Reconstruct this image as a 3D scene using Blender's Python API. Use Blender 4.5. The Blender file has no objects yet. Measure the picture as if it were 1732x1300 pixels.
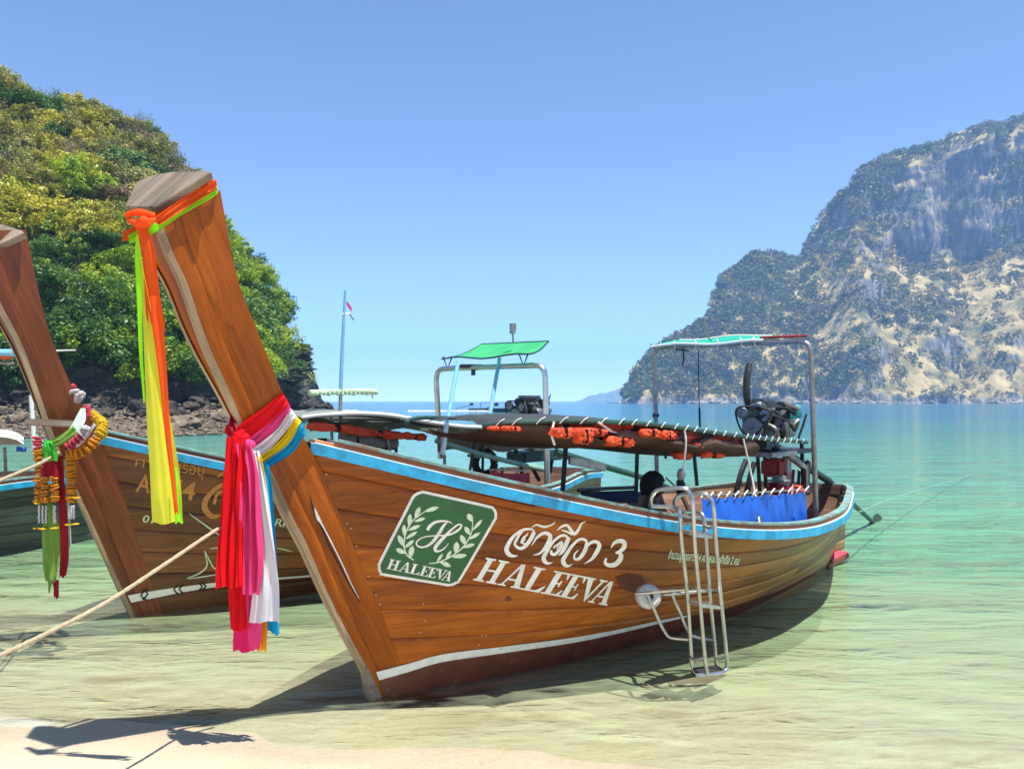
import bpy, bmesh, math, random
import numpy as np
from mathutils import Vector, Matrix, noise
from mathutils.bvhtree import BVHTree
from mathutils.geometry import tessellate_polygon
R = math.radians
rnd = random.Random(7)
sc = bpy.context.scene
C = sc.collection

# ---------------------------------------------------------------- camera, sky, sun, exposure
FPX, CX, HY, CH = 1350.0, 866.0, 678.0, 1.9      # focal length in photo pixels, centre column, horizon row, eye height
cam = bpy.data.cameras.new('camera')
cam.sensor_width = 36.0
cam.lens = FPX / 1732 * 36
cam.shift_y = 28 / 1732
cam.clip_start = 0.05
cam.clip_end = 9000
co = bpy.data.objects.new('camera', cam)
co.location = (0, 0, CH)
co.rotation_euler = (R(90), 0, 0)
C.objects.link(co)
sc.camera = co

SUN = Vector((0.237, -0.093, 1.0)).normalized()
world = bpy.data.worlds.new('World')
sc.world = world
world.use_nodes = True
wn = world.node_tree
sky = wn.nodes.new('ShaderNodeTexSky')
sky.sky_type = 'NISHITA'
sky.sun_disc = False
sky.sun_elevation = math.asin(SUN.z)
sky.sun_rotation = math.atan2(SUN.x, SUN.y)
sky.air_density = 0.45
sky.dust_density = 0.0
sky.ozone_density = 1.0
bg = wn.nodes['Background']
bg.inputs[1].default_value = 0.15
wn.links.new(sky.outputs[0], bg.inputs[0])
sl = bpy.data.lights.new('sun', 'SUN')
sl.energy = 4.7
sl.angle = R(0.53)
sl.color = (1.0, 0.95, 0.87)
so = bpy.data.objects.new('sun', sl)
so.rotation_euler = SUN.to_track_quat('Z', 'Y').to_euler()
so.location = (10, -5, 60)
C.objects.link(so)
sc.view_settings.view_transform = 'Standard'
sc.view_settings.look = 'None'
sc.view_settings.gamma = 1
sc.view_settings.use_curve_mapping = False
sc.view_settings.exposure = 0.93
sc.cycles.use_denoising = True
try:
    sc.cycles.denoiser = 'OPENIMAGEDENOISE'
except Exception:
    pass
sc.cycles.max_bounces = 8
sc.cycles.diffuse_bounces = 3
sc.cycles.glossy_bounces = 3
sc.cycles.transmission_bounces = 3
sc.cycles.transparent_max_bounces = 12
sc.cycles.volume_bounces = 1
sc.cycles.caustics_reflective = False
sc.cycles.caustics_refractive = False

# ---------------------------------------------------------------- material helpers
MATS = {}

def newmat(name):
    m = bpy.data.materials.new(name)
    m.use_nodes = True
    nt = m.node_tree
    MATS[name] = m
    return m, nt, nt.nodes['Principled BSDF']

def N(nt, t, **kw):
    n = nt.nodes.new(t)
    for k, v in kw.items():
        if k.startswith('i_'):
            n.inputs[k[2:].replace('_', ' ')].default_value = v
        else:
            setattr(n, k, v)
    return n

def ramp(nt, fac, stops):
    r = nt.nodes.new('ShaderNodeValToRGB')
    el = r.color_ramp.elements
    while len(el) < len(stops):
        el.new(0.5)
    for e, (p, c) in zip(el, stops):
        e.position = p
        e.color = (*c, 1) if len(c) == 3 else c
    nt.links.new(fac, r.inputs[0])
    return r.outputs[0]

def plain(name, col, rough=0.6, metal=0.0, var=0.25, scale=6.0, bump=0.15, dist=0.01, transl=0.0, spec=0.5):
    """colour with wear: a noise that darkens and lightens the base colour, a fine bump and uneven gloss"""
    m, nt, b = newmat(name)
    L = nt.links
    tc = N(nt, 'ShaderNodeTexCoord')
    n1 = N(nt, 'ShaderNodeTexNoise', i_Scale=scale, i_Detail=6.0, i_Roughness=0.62)
    L.new(tc.outputs['Object'], n1.inputs['Vector'])
    d = tuple(c * (1 - var) for c in col)
    l = tuple(min(1, c * (1 + var * 0.7)) for c in col)
    c = ramp(nt, n1.outputs[0], [(0.32, d), (0.68, l)])
    L.new(c, b.inputs['Base Color'])
    b.inputs['Roughness'].default_value = rough
    b.inputs['Metallic'].default_value = metal
    b.inputs['Specular IOR Level'].default_value = spec
    n2 = N(nt, 'ShaderNodeTexNoise', i_Scale=scale * 9, i_Detail=4.0)
    L.new(tc.outputs['Object'], n2.inputs['Vector'])
    bp = N(nt, 'ShaderNodeBump', i_Strength=bump, i_Distance=dist)
    L.new(n2.outputs[0], bp.inputs['Height'])
    L.new(bp.outputs[0], b.inputs['Normal'])
    if transl > 0:
        tr = N(nt, 'ShaderNodeBsdfTranslucent')
        L.new(c, tr.inputs[0])
        mx = N(nt, 'ShaderNodeMixShader')
        mx.inputs[0].default_value = transl
        L.new(b.outputs[0], mx.inputs[1])
        L.new(tr.outputs[0], mx.inputs[2])
        L.new(mx.outputs[0], nt.nodes['Material Output'].inputs[0])
    return m

def wood(name, dark, mid, light, rough=0.38, grain=1.0, coat=0.3, aft_tone=None, spec=.35):
    """UV in metres along (u) and across (v) the grain; age = (colour, s0, s1) fades with u"""
    m, nt, b = newmat(name)
    L = nt.links
    uv = N(nt, 'ShaderNodeUVMap')
    oi = N(nt, 'ShaderNodeObjectInfo')
    mp = N(nt, 'ShaderNodeMapping')
    mp.inputs['Scale'].default_value = (1.3, 22 * grain, 1)
    L.new(uv.outputs[0], mp.inputs[0])
    ad = N(nt, 'ShaderNodeVectorMath', operation='ADD')
    sc_ = N(nt, 'ShaderNodeVectorMath', operation='SCALE')
    sc_.inputs['Scale'].default_value = 37.0
    cb = N(nt, 'ShaderNodeCombineXYZ')
    for k in range(3):
        L.new(oi.outputs['Random'], cb.inputs[k])
    L.new(cb.outputs[0], sc_.inputs[0])
    L.new(mp.outputs[0], ad.inputs[0])
    L.new(sc_.outputs[0], ad.inputs[1])
    n1 = N(nt, 'ShaderNodeTexNoise', i_Scale=1.0, i_Detail=7.0, i_Roughness=0.62, i_Distortion=0.6)
    L.new(ad.outputs[0], n1.inputs['Vector'])
    c1 = ramp(nt, n1.outputs[0], [(0.25, dark), (0.5, mid), (0.78, light)])
    # broad patches, per-plank shift
    n2 = N(nt, 'ShaderNodeTexNoise', i_Scale=2.6, i_Detail=3.0)
    m2 = N(nt, 'ShaderNodeMapping')
    m2.inputs['Scale'].default_value = (0.5, 2.0, 1)
    L.new(uv.outputs[0], m2.inputs[0])
    L.new(m2.outputs[0], n2.inputs['Vector'])
    mr = N(nt, 'ShaderNodeMapRange', i_From_Min=0.3, i_From_Max=0.7, i_To_Min=0.62, i_To_Max=1.25)
    L.new(n2.outputs[0], mr.inputs[0])
    ob = N(nt, 'ShaderNodeMapRange', i_To_Min=0.5, i_To_Max=1.35)
    L.new(oi.outputs['Random'], ob.inputs[0])
    mu = N(nt, 'ShaderNodeMath', operation='MULTIPLY')
    L.new(mr.outputs[0], mu.inputs[0])
    L.new(ob.outputs[0], mu.inputs[1])
    # fine pores and dark stains along the grain
    m4 = N(nt, 'ShaderNodeMapping'); m4.inputs['Scale'].default_value = (9, 130, 1); L.new(uv.outputs[0], m4.inputs[0])
    n4 = N(nt, 'ShaderNodeTexNoise', i_Scale=1.0, i_Detail=4.0, i_Roughness=0.6); L.new(m4.outputs[0], n4.inputs['Vector'])
    r4 = N(nt, 'ShaderNodeMapRange', i_From_Min=0.35, i_From_Max=0.6, i_To_Min=0.78, i_To_Max=1.05); L.new(n4.outputs[0], r4.inputs[0])
    m5 = N(nt, 'ShaderNodeMapping'); m5.inputs['Scale'].default_value = (2.2, 7, 1); L.new(uv.outputs[0], m5.inputs[0])
    a5 = N(nt, 'ShaderNodeVectorMath', operation='ADD'); L.new(m5.outputs[0], a5.inputs[0]); L.new(sc_.outputs[0], a5.inputs[1])
    n5 = N(nt, 'ShaderNodeTexNoise', i_Scale=1.0, i_Detail=8.0, i_Roughness=0.72, i_Distortion=1.0); L.new(a5.outputs[0], n5.inputs['Vector'])
    r5 = N(nt, 'ShaderNodeMapRange', i_From_Min=0.56, i_From_Max=0.72, i_To_Min=1.0, i_To_Max=0.45); L.new(n5.outputs[0], r5.inputs[0])
    q4 = N(nt, 'ShaderNodeMath', operation='MULTIPLY'); L.new(r4.outputs[0], q4.inputs[0]); L.new(r5.outputs[0], q4.inputs[1])
    q5 = N(nt, 'ShaderNodeMath', operation='MULTIPLY'); L.new(q4.outputs[0], q5.inputs[0]); L.new(mu.outputs[0], q5.inputs[1]); mu = q5
    vm = N(nt, 'ShaderNodeVectorMath', operation='SCALE')
    L.new(c1, vm.inputs[0])
    L.new(mu.outputs[0], vm.inputs['Scale'])
    col = vm.outputs[0]
    if aft_tone:  # tone aft: faded wood, with the green water's reflection put into the colour
        sx = N(nt, 'ShaderNodeSeparateXYZ')
        L.new(uv.outputs[0], sx.inputs[0])
        ar = N(nt, 'ShaderNodeMapRange', i_From_Min=aft_tone[1], i_From_Max=aft_tone[2], i_To_Min=0.0, i_To_Max=0.8)
        nn = N(nt, 'ShaderNodeMath', operation='MULTIPLY_ADD')
        L.new(n2.outputs[0], nn.inputs[0])
        nn.inputs[1].default_value = 3.0
        L.new(sx.outputs[0], nn.inputs[2])
        L.new(nn.outputs[0], ar.inputs[0])
        mx = N(nt, 'ShaderNodeMix', data_type='RGBA')
        L.new(ar.outputs[0], mx.inputs[0])
        L.new(col, mx.inputs[6])
        dk = N(nt, 'ShaderNodeVectorMath', operation='SCALE')
        dk.inputs[0].default_value = aft_tone[0]
        L.new(mu.outputs[0], dk.inputs['Scale'])
        L.new(dk.outputs[0], mx.inputs[7])
        col = mx.outputs[2]
    L.new(col, b.inputs['Base Color'])
    rr = N(nt, 'ShaderNodeMapRange', i_To_Min=rough - 0.1, i_To_Max=rough + 0.22)
    L.new(n2.outputs[0], rr.inputs[0])
    L.new(rr.outputs[0], b.inputs['Roughness'])
    b.inputs['Coat Weight'].default_value = coat
    b.inputs['Specular IOR Level'].default_value = spec
    b.inputs['Coat Roughness'].default_value = 0.25
    bp = N(nt, 'ShaderNodeBump', i_Strength=0.35, i_Distance=0.003)
    L.new(n1.outputs[0], bp.inputs['Height'])
    L.new(bp.outputs[0], b.inputs['Normal'])
    return m

wood('varnished_teak', (0.20, 0.042, 0.002), (0.46, 0.11, 0.005), (0.64, 0.19, 0.012), coat=0.04, spec=.28, aft_tone=((0.34, 0.21, 0.07), 2.2, 6.0))
wood('stem_teak', (0.34, 0.066, 0.002), (0.54, 0.125, 0.004), (0.66, 0.19, 0.010), coat=0.02, spec=.22)
wood('old_teak', (0.13, 0.045, 0.010), (0.26, 0.09, 0.018), (0.38, 0.145, 0.03), rough=0.42, coat=0.1)
wood('old_stem', (0.15, 0.034, 0.006), (0.25, 0.058, 0.009), (0.33, 0.09, 0.015), rough=0.4, coat=0.1)
wood('brown_strake', (0.10, 0.03, 0.012), (0.18, 0.055, 0.02), (0.30, 0.10, 0.04), rough=0.5, coat=0.1)
wood('bare_wood', (0.30, 0.21, 0.12), (0.46, 0.34, 0.20), (0.62, 0.48, 0.30), rough=0.7, coat=0)
wood('grey_wood', (0.11, 0.085, 0.06), (0.24, 0.19, 0.14), (0.42, 0.33, 0.25), rough=0.85, grain=0.8, coat=0)
wood('inner_wood', (0.12, 0.06, 0.035), (0.22, 0.12, 0.075), (0.34, 0.20, 0.14), rough=0.7, coat=0)
wood('grey_paint_wood', (0.05, 0.055, 0.05), (0.09, 0.095, 0.08), (0.14, 0.14, 0.12), rough=0.6, coat=0)
plain('blue_paint', (0.02, 0.36, 0.62), 0.5, var=0.35, scale=9)
plain('teal_paint', (0.16, 0.36, 0.33), 0.6, var=0.4, scale=14)
plain('white_paint', (0.88, 0.88, 0.82), 0.5, var=0.12, scale=20)
plain('bottom_paint', (0.13, 0.028, 0.012), 0.55, var=0.4, scale=5)
plain('letter_white', (0.90, 0.90, 0.82), 0.5, var=0.2, scale=14, bump=0.05)
plain('emblem_green', (0.008, 0.12, 0.035), 0.4, var=0.18, scale=8, bump=0.05)
plain('letter_mint', (0.70, 0.84, 0.62), 0.5, var=0.2, scale=40)
plain('letter_orange', (0.55, 0.24, 0.05), 0.5, var=0.25, scale=40)
plain('dark_seam', (0.02, 0.012, 0.008), 0.9)
plain('steel', (0.52, 0.52, 0.50), 0.28, metal=0.9, var=0.2, scale=14, bump=0.05)
plain('dull_steel', (0.30, 0.29, 0.28), 0.5, metal=0.7, var=0.35, scale=14)
plain('black_metal', (0.03, 0.03, 0.032), 0.42, metal=0.3, var=0.5, scale=16)
plain('engine_grey', (0.16, 0.165, 0.17), 0.4, metal=0.7, var=0.6, scale=22, bump=0.4)
plain('engine_bright', (0.24, 0.24, 0.24), 0.35, metal=0.8, var=0.5, scale=30, bump=0.4)
plain('engine_green', (0.02, 0.06, 0.045), 0.5, var=0.4, scale=16)
plain('red_paint', (0.32, 0.015, 0.012), 0.5, var=0.35, scale=10)
plain('tank_blue', (0.02, 0.38, 0.44), 0.35, var=0.15)
plain('shaft_green', (0.02, 0.07, 0.055), 0.5, var=0.4, scale=12)
plain('rope', (0.46, 0.37, 0.23), 0.9, var=0.25, scale=60, bump=0.6, dist=0.005)
plain('white_rope', (0.72, 0.70, 0.64), 0.9, var=0.15, scale=60, bump=0.6, dist=0.004)
plain('tarp_dark', (0.03, 0.035, 0.035), 0.6, var=0.4, scale=5)
plain('tarp_brown', (0.10, 0.055, 0.035), 0.75, var=0.4, scale=5, transl=0.25)
plain('tarp_blue', (0.015, 0.13, 0.62), 0.45, var=0.2, scale=5, transl=0.25)
plain('tarp_green', (0.06, 0.55, 0.20), 0.55, var=0.15, scale=4, transl=0.35)
plain('tarp_turquoise', (0.02, 0.50, 0.36), 0.5, var=0.15, scale=4, transl=0.3)
plain('tarp_grey', (0.25, 0.27, 0.25), 0.7, var=0.3, scale=5, transl=0.2)
plain('tarp_white', (0.62, 0.62, 0.56), 0.7, var=0.15, scale=5)
plain('jacket_orange', (0.72, 0.07, 0.012), 0.65, var=0.2, scale=9)
plain('patterned_cloth', (0.62, 0.05, 0.012), 0.7, var=0.3, scale=5, transl=0.2)
plain('bamboo', (0.22, 0.40, 0.30), 0.6, var=0.3, scale=12)
plain('lime_wrap', (0.45, 0.62, 0.38), 0.7, var=0.2, scale=14)
plain('pole_blue', (0.20, 0.50, 0.68), 0.45, var=0.15, scale=14)
plain('pink_tarp', (0.62, 0.06, 0.10), 0.6, var=0.2, scale=6)
plain('buoy_white', (0.66, 0.63, 0.58), 0.5, var=0.22, scale=8)
plain('black_rubber', (0.015, 0.015, 0.015), 0.7, var=0.3)
plain('red_cloth', (0.80, 0.006, 0.012), 0.75, var=0.1, scale=5, transl=0.3, spec=0.2)
plain('deep_red_cloth', (0.30, 0.008, 0.02), 0.75, var=0.15, scale=5, transl=0.2, spec=0.2)
plain('pink_cloth', (0.90, 0.07, 0.27), 0.75, var=0.1, scale=5, transl=0.3, spec=0.2)
plain('hotpink_cloth', (0.90, 0.02, 0.16), 0.75, var=0.08, scale=5, transl=0.3, spec=0.2)
plain('white_cloth', (0.82, 0.80, 0.85), 0.75, var=0.05, scale=5, transl=0.3, spec=0.2)
plain('yellow_cloth', (0.90, 0.66, 0.01), 0.75, var=0.08, scale=5, transl=0.3, spec=0.2)
plain('gold_cloth', (0.90, 0.36, 0.01), 0.75, var=0.08, scale=5, transl=0.3, spec=0.2)
plain('blue_cloth', (0.005, 0.36, 0.72), 0.75, var=0.08, scale=5, transl=0.3, spec=0.2)
plain('orange_cloth', (0.92, 0.11, 0.012), 0.7, var=0.08, scale=5, transl=0.35, spec=0.2)
plain('lime_cloth', (0.36, 0.92, 0.02), 0.7, var=0.06, scale=5, transl=0.35, spec=0.2)
plain('lemon_cloth', (0.86, 0.86, 0.06), 0.7, var=0.06, scale=5, transl=0.35, spec=0.2)
plain('moss_cloth', (0.22, 0.40, 0.07), 0.75, var=0.15, scale=5, transl=0.35, spec=0.2)
plain('bright_green_cloth', (0.06, 0.55, 0.05), 0.7, var=0.1, scale=5, transl=0.3, spec=0.2)
plain('pale_green_cloth', (0.50, 0.68, 0.55), 0.75, var=0.1, scale=5, transl=0.3, spec=0.2)
plain('flower_orange', (0.90, 0.34, 0.01), 0.8, var=0.2, scale=60, bump=0.8, transl=0.2)
plain('flower_yellow', (0.92, 0.58, 0.01), 0.8, var=0.15, scale=60, bump=0.8, transl=0.2)
plain('flower_white', (0.80, 0.74, 0.72), 0.8, var=0.15, scale=60, bump=0.8, transl=0.2)
plain('flower_pink', (0.80, 0.08, 0.14), 0.8, var=0.2, scale=60, bump=0.8, transl=0.2)
plain('skin', (0.16, 0.075, 0.045), 0.55, var=0.1, scale=10)
plain('hair', (0.012, 0.010, 0.009), 0.55, var=0.3, scale=60, bump=0.6)
plain('navy_shirt', (0.02, 0.045, 0.085), 0.85, var=0.2, scale=8)
plain('foam_white', (0.8, 0.82, 0.82), 0.8, var=0.05)

def worn(name, under, scale, lo, hi):
    """old brushed paint: where the noise is high the layer below shows through"""
    nt = MATS[name].node_tree; b = nt.nodes['Principled BSDF']
    src = b.inputs['Base Color'].links[0].from_socket
    tc = N(nt, 'ShaderNodeTexCoord')
    n = N(nt, 'ShaderNodeTexNoise', i_Scale=scale, i_Detail=8.0, i_Roughness=0.75); nt.links.new(tc.outputs['Object'], n.inputs['Vector'])
    mr = N(nt, 'ShaderNodeMapRange', i_From_Min=lo, i_From_Max=hi); nt.links.new(n.outputs[0], mr.inputs[0])
    mx = N(nt, 'ShaderNodeMix', data_type='RGBA'); nt.links.new(mr.outputs[0], mx.inputs[0]); nt.links.new(src, mx.inputs[6]); mx.inputs[7].default_value = (*under, 1)
    nt.links.new(mx.outputs[2], b.inputs['Base Color'])
worn('letter_white', (0.34, 0.14, 0.04), 26, 0.62, 0.70)
worn('emblem_green', (0.10, 0.08, 0.03), 22, 0.64, 0.74)
worn('blue_paint', (0.16, 0.10, 0.06), 11, 0.60, 0.66)
worn('teal_paint', (0.22, 0.13, 0.09), 9, 0.48, 0.58)
worn('white_paint', (0.30, 0.22, 0.16), 16, 0.62, 0.70)
worn('patterned_cloth', (0.02, 0.018, 0.016), 7, 0.47, 0.50)
worn('bottom_paint', (0.22, 0.15, 0.08), 7, 0.58, 0.72)

# ---------------------------------------------------------------- object helpers
def tag(o, label=None, cat=None, group=None, kind=None):
    if label: o['label'] = label
    if cat: o['category'] = cat
    if group: o['group'] = group
    if kind: o['kind'] = kind
    return o

def thing(name, loc, label, cat, group=None):
    o = bpy.data.objects.new(name, None)
    o.empty_display_size = 0.1
    o.location = loc
    C.objects.link(o)
    return tag(o, label, cat, group)

def wm(o):
    """world matrix of an object placed only by translations"""
    m = Matrix.Translation(o.location)
    return m

BASE = {}
def link(o, parent=None):
    C.objects.link(o)
    if parent is not None:
        o.parent = parent
        off = BASE.get(parent.name) or (parent.location.copy() if parent.parent is None else Vector((0, 0, 0)))
        # mesh data is authored in world coordinates
        if parent.type == 'EMPTY':
            o.matrix_parent_inverse = Matrix.Translation(-Vector(parent.location))
    return o

def mk(name, V, Fc, mat, parent=None, uv=None, smooth=True, auto=None):
    me = bpy.data.meshes.new(name)
    me.from_pydata([tuple(v) for v in V], [], Fc)
    if uv is not None:
        ul = me.uv_layers.new(name='UVMap')
        idx = np.zeros(len(me.loops), dtype=np.int32)
        me.loops.foreach_get('vertex_index', idx)
        a = np.array(uv, dtype=np.float32)[idx].ravel()
        ul.data.foreach_set('uv', a)
    if smooth:
        me.polygons.foreach_set('use_smooth', [True] * len(me.polygons))
    if mat is not None:
        me.materials.append(MATS[mat] if isinstance(mat, str) else mat)
    me.update()
    if auto is not None:
        try:
            me.set_sharp_from_angle(angle=R(auto))
        except Exception:
            pass
    o = bpy.data.objects.new(name, me)
    return link(o, parent)

class MB:
    def __init__(s):
        s.V = []; s.F = []; s.UV = []
    def add(s, V, F, uv=None):
        n = len(s.V)
        s.V += [Vector(v) for v in V]
        s.F += [tuple(i + n for i in f) for f in F]
        s.UV += list(uv) if uv is not None else [(v[0] + v[1], v[2]) for v in V]
        return s
    def box(s, c, size, X=None, Y=None, Z=None, bev=0.0):
        X = Vector(X or (1, 0, 0)).normalized(); Z = Vector(Z or (0, 0, 1)).normalized()
        Y = Vector(Y).normalized() if Y is not None else Z.cross(X).normalized()
        c = Vector(c); a, b, d = [q / 2 for q in size]
        if bev <= 0:
            V = [c + X * (i * a) + Y * (j * b) + Z * (k * d) for i in (-1, 1) for j in (-1, 1) for k in (-1, 1)]
            F = [(0, 1, 3, 2), (4, 6, 7, 5), (0, 4, 5, 1), (2, 3, 7, 6), (0, 2, 6, 4), (1, 5, 7, 3)]
            return s.add(V, F, [((v - c).dot(X), (v - c).dot(Y) + (v - c).dot(Z)) for v in V])
        e = min(bev, a * .9, b * .9, d * .9)
        bm = bmesh.new()
        bmesh.ops.create_cube(bm, size=1)
        for v in bm.verts:
            v.co = Vector((v.co.x * 2 * a, v.co.y * 2 * b, v.co.z * 2 * d))
        bmesh.ops.bevel(bm, geom=bm.edges[:] + bm.verts[:], offset=e, segments=2, affect='EDGES')
        bm.verts.index_update()
        V = [c + X * v.co.x + Y * v.co.y + Z * v.co.z for v in bm.verts]
        F = [tuple(v.index for v in f.verts) for f in bm.faces]
        uvs = [(v.co.x, v.co.y + v.co.z) for v in bm.verts]
        bm.free()
        return s.add(V, F, uvs)
    def tube(s, pts, r, n=8, cap=True, sm=0):
        pts = [Vector(p) for p in pts]
        if sm:
            pts = smoothline(pts, sm)
        rs = r if isinstance(r, (list, tuple)) else [r] * len(pts)
        if len(rs) != len(pts):
            rs = list(np.interp(np.linspace(0, 1, len(pts)), np.linspace(0, 1, len(rs)), rs))
        up = Vector((0, 0, 1)); V = []; UV = []; F = []; L = 0
        pn = None
        for i, p in enumerate(pts):
            t = (pts[min(i + 1, len(pts) - 1)] - pts[max(i - 1, 0)])
            t = t.normalized() if t.length > 1e-9 else Vector((0, 0, 1))
            if pn is None:
                pn = t.orthogonal().normalized()
            pn = (pn - t * pn.dot(t))
            pn = pn.normalized() if pn.length > 1e-6 else t.orthogonal().normalized()
            bn = t.cross(pn)
            if i: L += (p - pts[i - 1]).length
            for k in range(n):
                a = 2 * math.pi * k / n
                V.append(p + (pn * math.cos(a) + bn * math.sin(a)) * rs[i]); UV.append((L, rs[i] * a))
        for i in range(len(pts) - 1):
            for k in range(n):
                a, b = i * n + k, i * n + (k + 1) % n
                F.append((a, b, b + n, a + n))
        if cap:
            F.append(tuple(range(n - 1, -1, -1))); F.append(tuple((len(pts) - 1) * n + k for k in range(n)))
        return s.add(V, F, UV)
    def disc(s, c, ax, r, w, n=16, hole=0):
        ax = Vector(ax).normalized(); c = Vector(c)
        prof = [(hole, -w / 2), (r * .9, -w / 2), (r, -w * .3), (r, w * .3), (r * .9, w / 2), (hole, w / 2)]
        return s.lathe(c, ax, prof, n)
    def lathe(s, c, ax, prof, n=16):
        ax = Vector(ax).normalized(); c = Vector(c)
        a = ax.orthogonal().normalized(); b = ax.cross(a)
        V = []; F = []
        for (r, h) in prof:
            for k in range(n):
                t = 2 * math.pi * k / n
                V.append(c + ax * h + (a * math.cos(t) + b * math.sin(t)) * max(r, 1e-4))
        for i in range(len(prof) - 1):
            for k in range(n):
                p, q = i * n + k, i * n + (k + 1) % n
                F.append((p, q, q + n, p + n))
        return s.add(V, F)
    def ball(s, c, r, sub=2, sq=(1, 1, 1), nz=0):
        bm = bmesh.new()
        bmesh.ops.create_icosphere(bm, subdivisions=sub, radius=1)
        V = []
        for v in bm.verts:
            d = v.co.copy()
            k = 1 + (nz * noise.noise(d * 1.7 + Vector(c)) if nz else 0)
            V.append(Vector(c) + Vector((d.x * sq[0], d.y * sq[1], d.z * sq[2])) * r * k)
        F = [tuple(v.index for v in f.verts) for f in bm.faces]
        bm.free()
        return s.add(V, F)
    def grid(s, rows, close=False, uv=None):
        nr, nc = len(rows), len(rows[0]); V = [v for r in rows for v in r]; F = []
        for i in range(nr - 1):
            for j in range(nc - 1 + (1 if close else 0)):
                a, b = i * nc + j, i * nc + (j + 1) % nc
                F.append((a, b, b + nc, a + nc))
        if uv is None:
            uv = [(i * .1, j * .1) for i in range(nr) for j in range(nc)]
        return s.add(V, F, uv)
    def build(s, name, mat, parent=None, smooth=True, auto=35):
        return mk(name, s.V, s.F, mat, parent, s.UV, smooth, auto)

def smoothline(pts, k=6):
    pts = [Vector(p) for p in pts]
    if len(pts) < 3:
        return pts
    P = [pts[0] * 2 - pts[1]] + pts + [pts[-1] * 2 - pts[-2]]
    out = []
    for i in range(1, len(P) - 2):
        a, b, c, d = P[i - 1], P[i], P[i + 1], P[i + 2]
        for j in range(k):
            t = j / k
            out.append(.5 * ((2 * b) + (c - a) * t + (2 * a - 5 * b + 4 * c - d) * t * t + (3 * b - a - 3 * c + d) * t ** 3))
    out.append(pts[-1])
    return out

def sm2(pts, k=6):
    dim = len(pts[0])
    P = np.array(pts, float)
    P = np.vstack([2 * P[0] - P[1], P, 2 * P[-1] - P[-2]])
    out = []
    for i in range(1, len(P) - 2):
        a, b, c, d = P[i - 1], P[i], P[i + 1], P[i + 2]
        for j in range(k):
            t = j / k
            out.append(.5 * ((2 * b) + (c - a) * t + (2 * a - 5 * b + 4 * c - d) * t * t + (3 * b - a - 3 * c + d) * t ** 3))
    out.append(P[-2])
    return [tuple(o) for o in out]

def crs(xk, yk, x):
    """smooth curve through evenly spaced knots"""
    n = len(yk) - 1
    t = min(max((x - xk[0]) / (xk[1] - xk[0]) * n, 0), n - 1e-9)
    i = int(t); f = t - i
    y = [2 * yk[0] - yk[1]] + list(yk) + [2 * yk[-1] - yk[-2]]
    a, b, c, d = y[i:i + 4]
    return .5 * ((2 * b) + (-a + c) * f + (2 * a - 5 * b + 4 * c - d) * f ** 2 + (-a + 3 * b - 3 * c + d) * f ** 3)

def pt(px, py, Y):
    """the place at distance Y in front of the viewpoint that shows at photo position px, py"""
    return Vector(((px - CX) / FPX * Y, Y, CH - (py - HY) / FPX * Y))

def ray(px, py):
    return Vector(((px - CX) / FPX, 1.0, -(py - HY) / FPX))
EYE = Vector((0, 0, CH))
# ================================================================ SETTING
SHN = Vector((0.205, 0.979, 0))     # offshore direction of the beach
SH0 = 4.07                          # shoreline distance along it

def ground_z(x, y):
    d = SHN.x * x + SHN.y * y - SH0
    if d < 0:
        z = -d * 0.075
    else:
        z = -d * 0.070
        if d > 16: z = -1.12 - (d - 16) * 0.05
    return max(z, -8.0)

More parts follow.
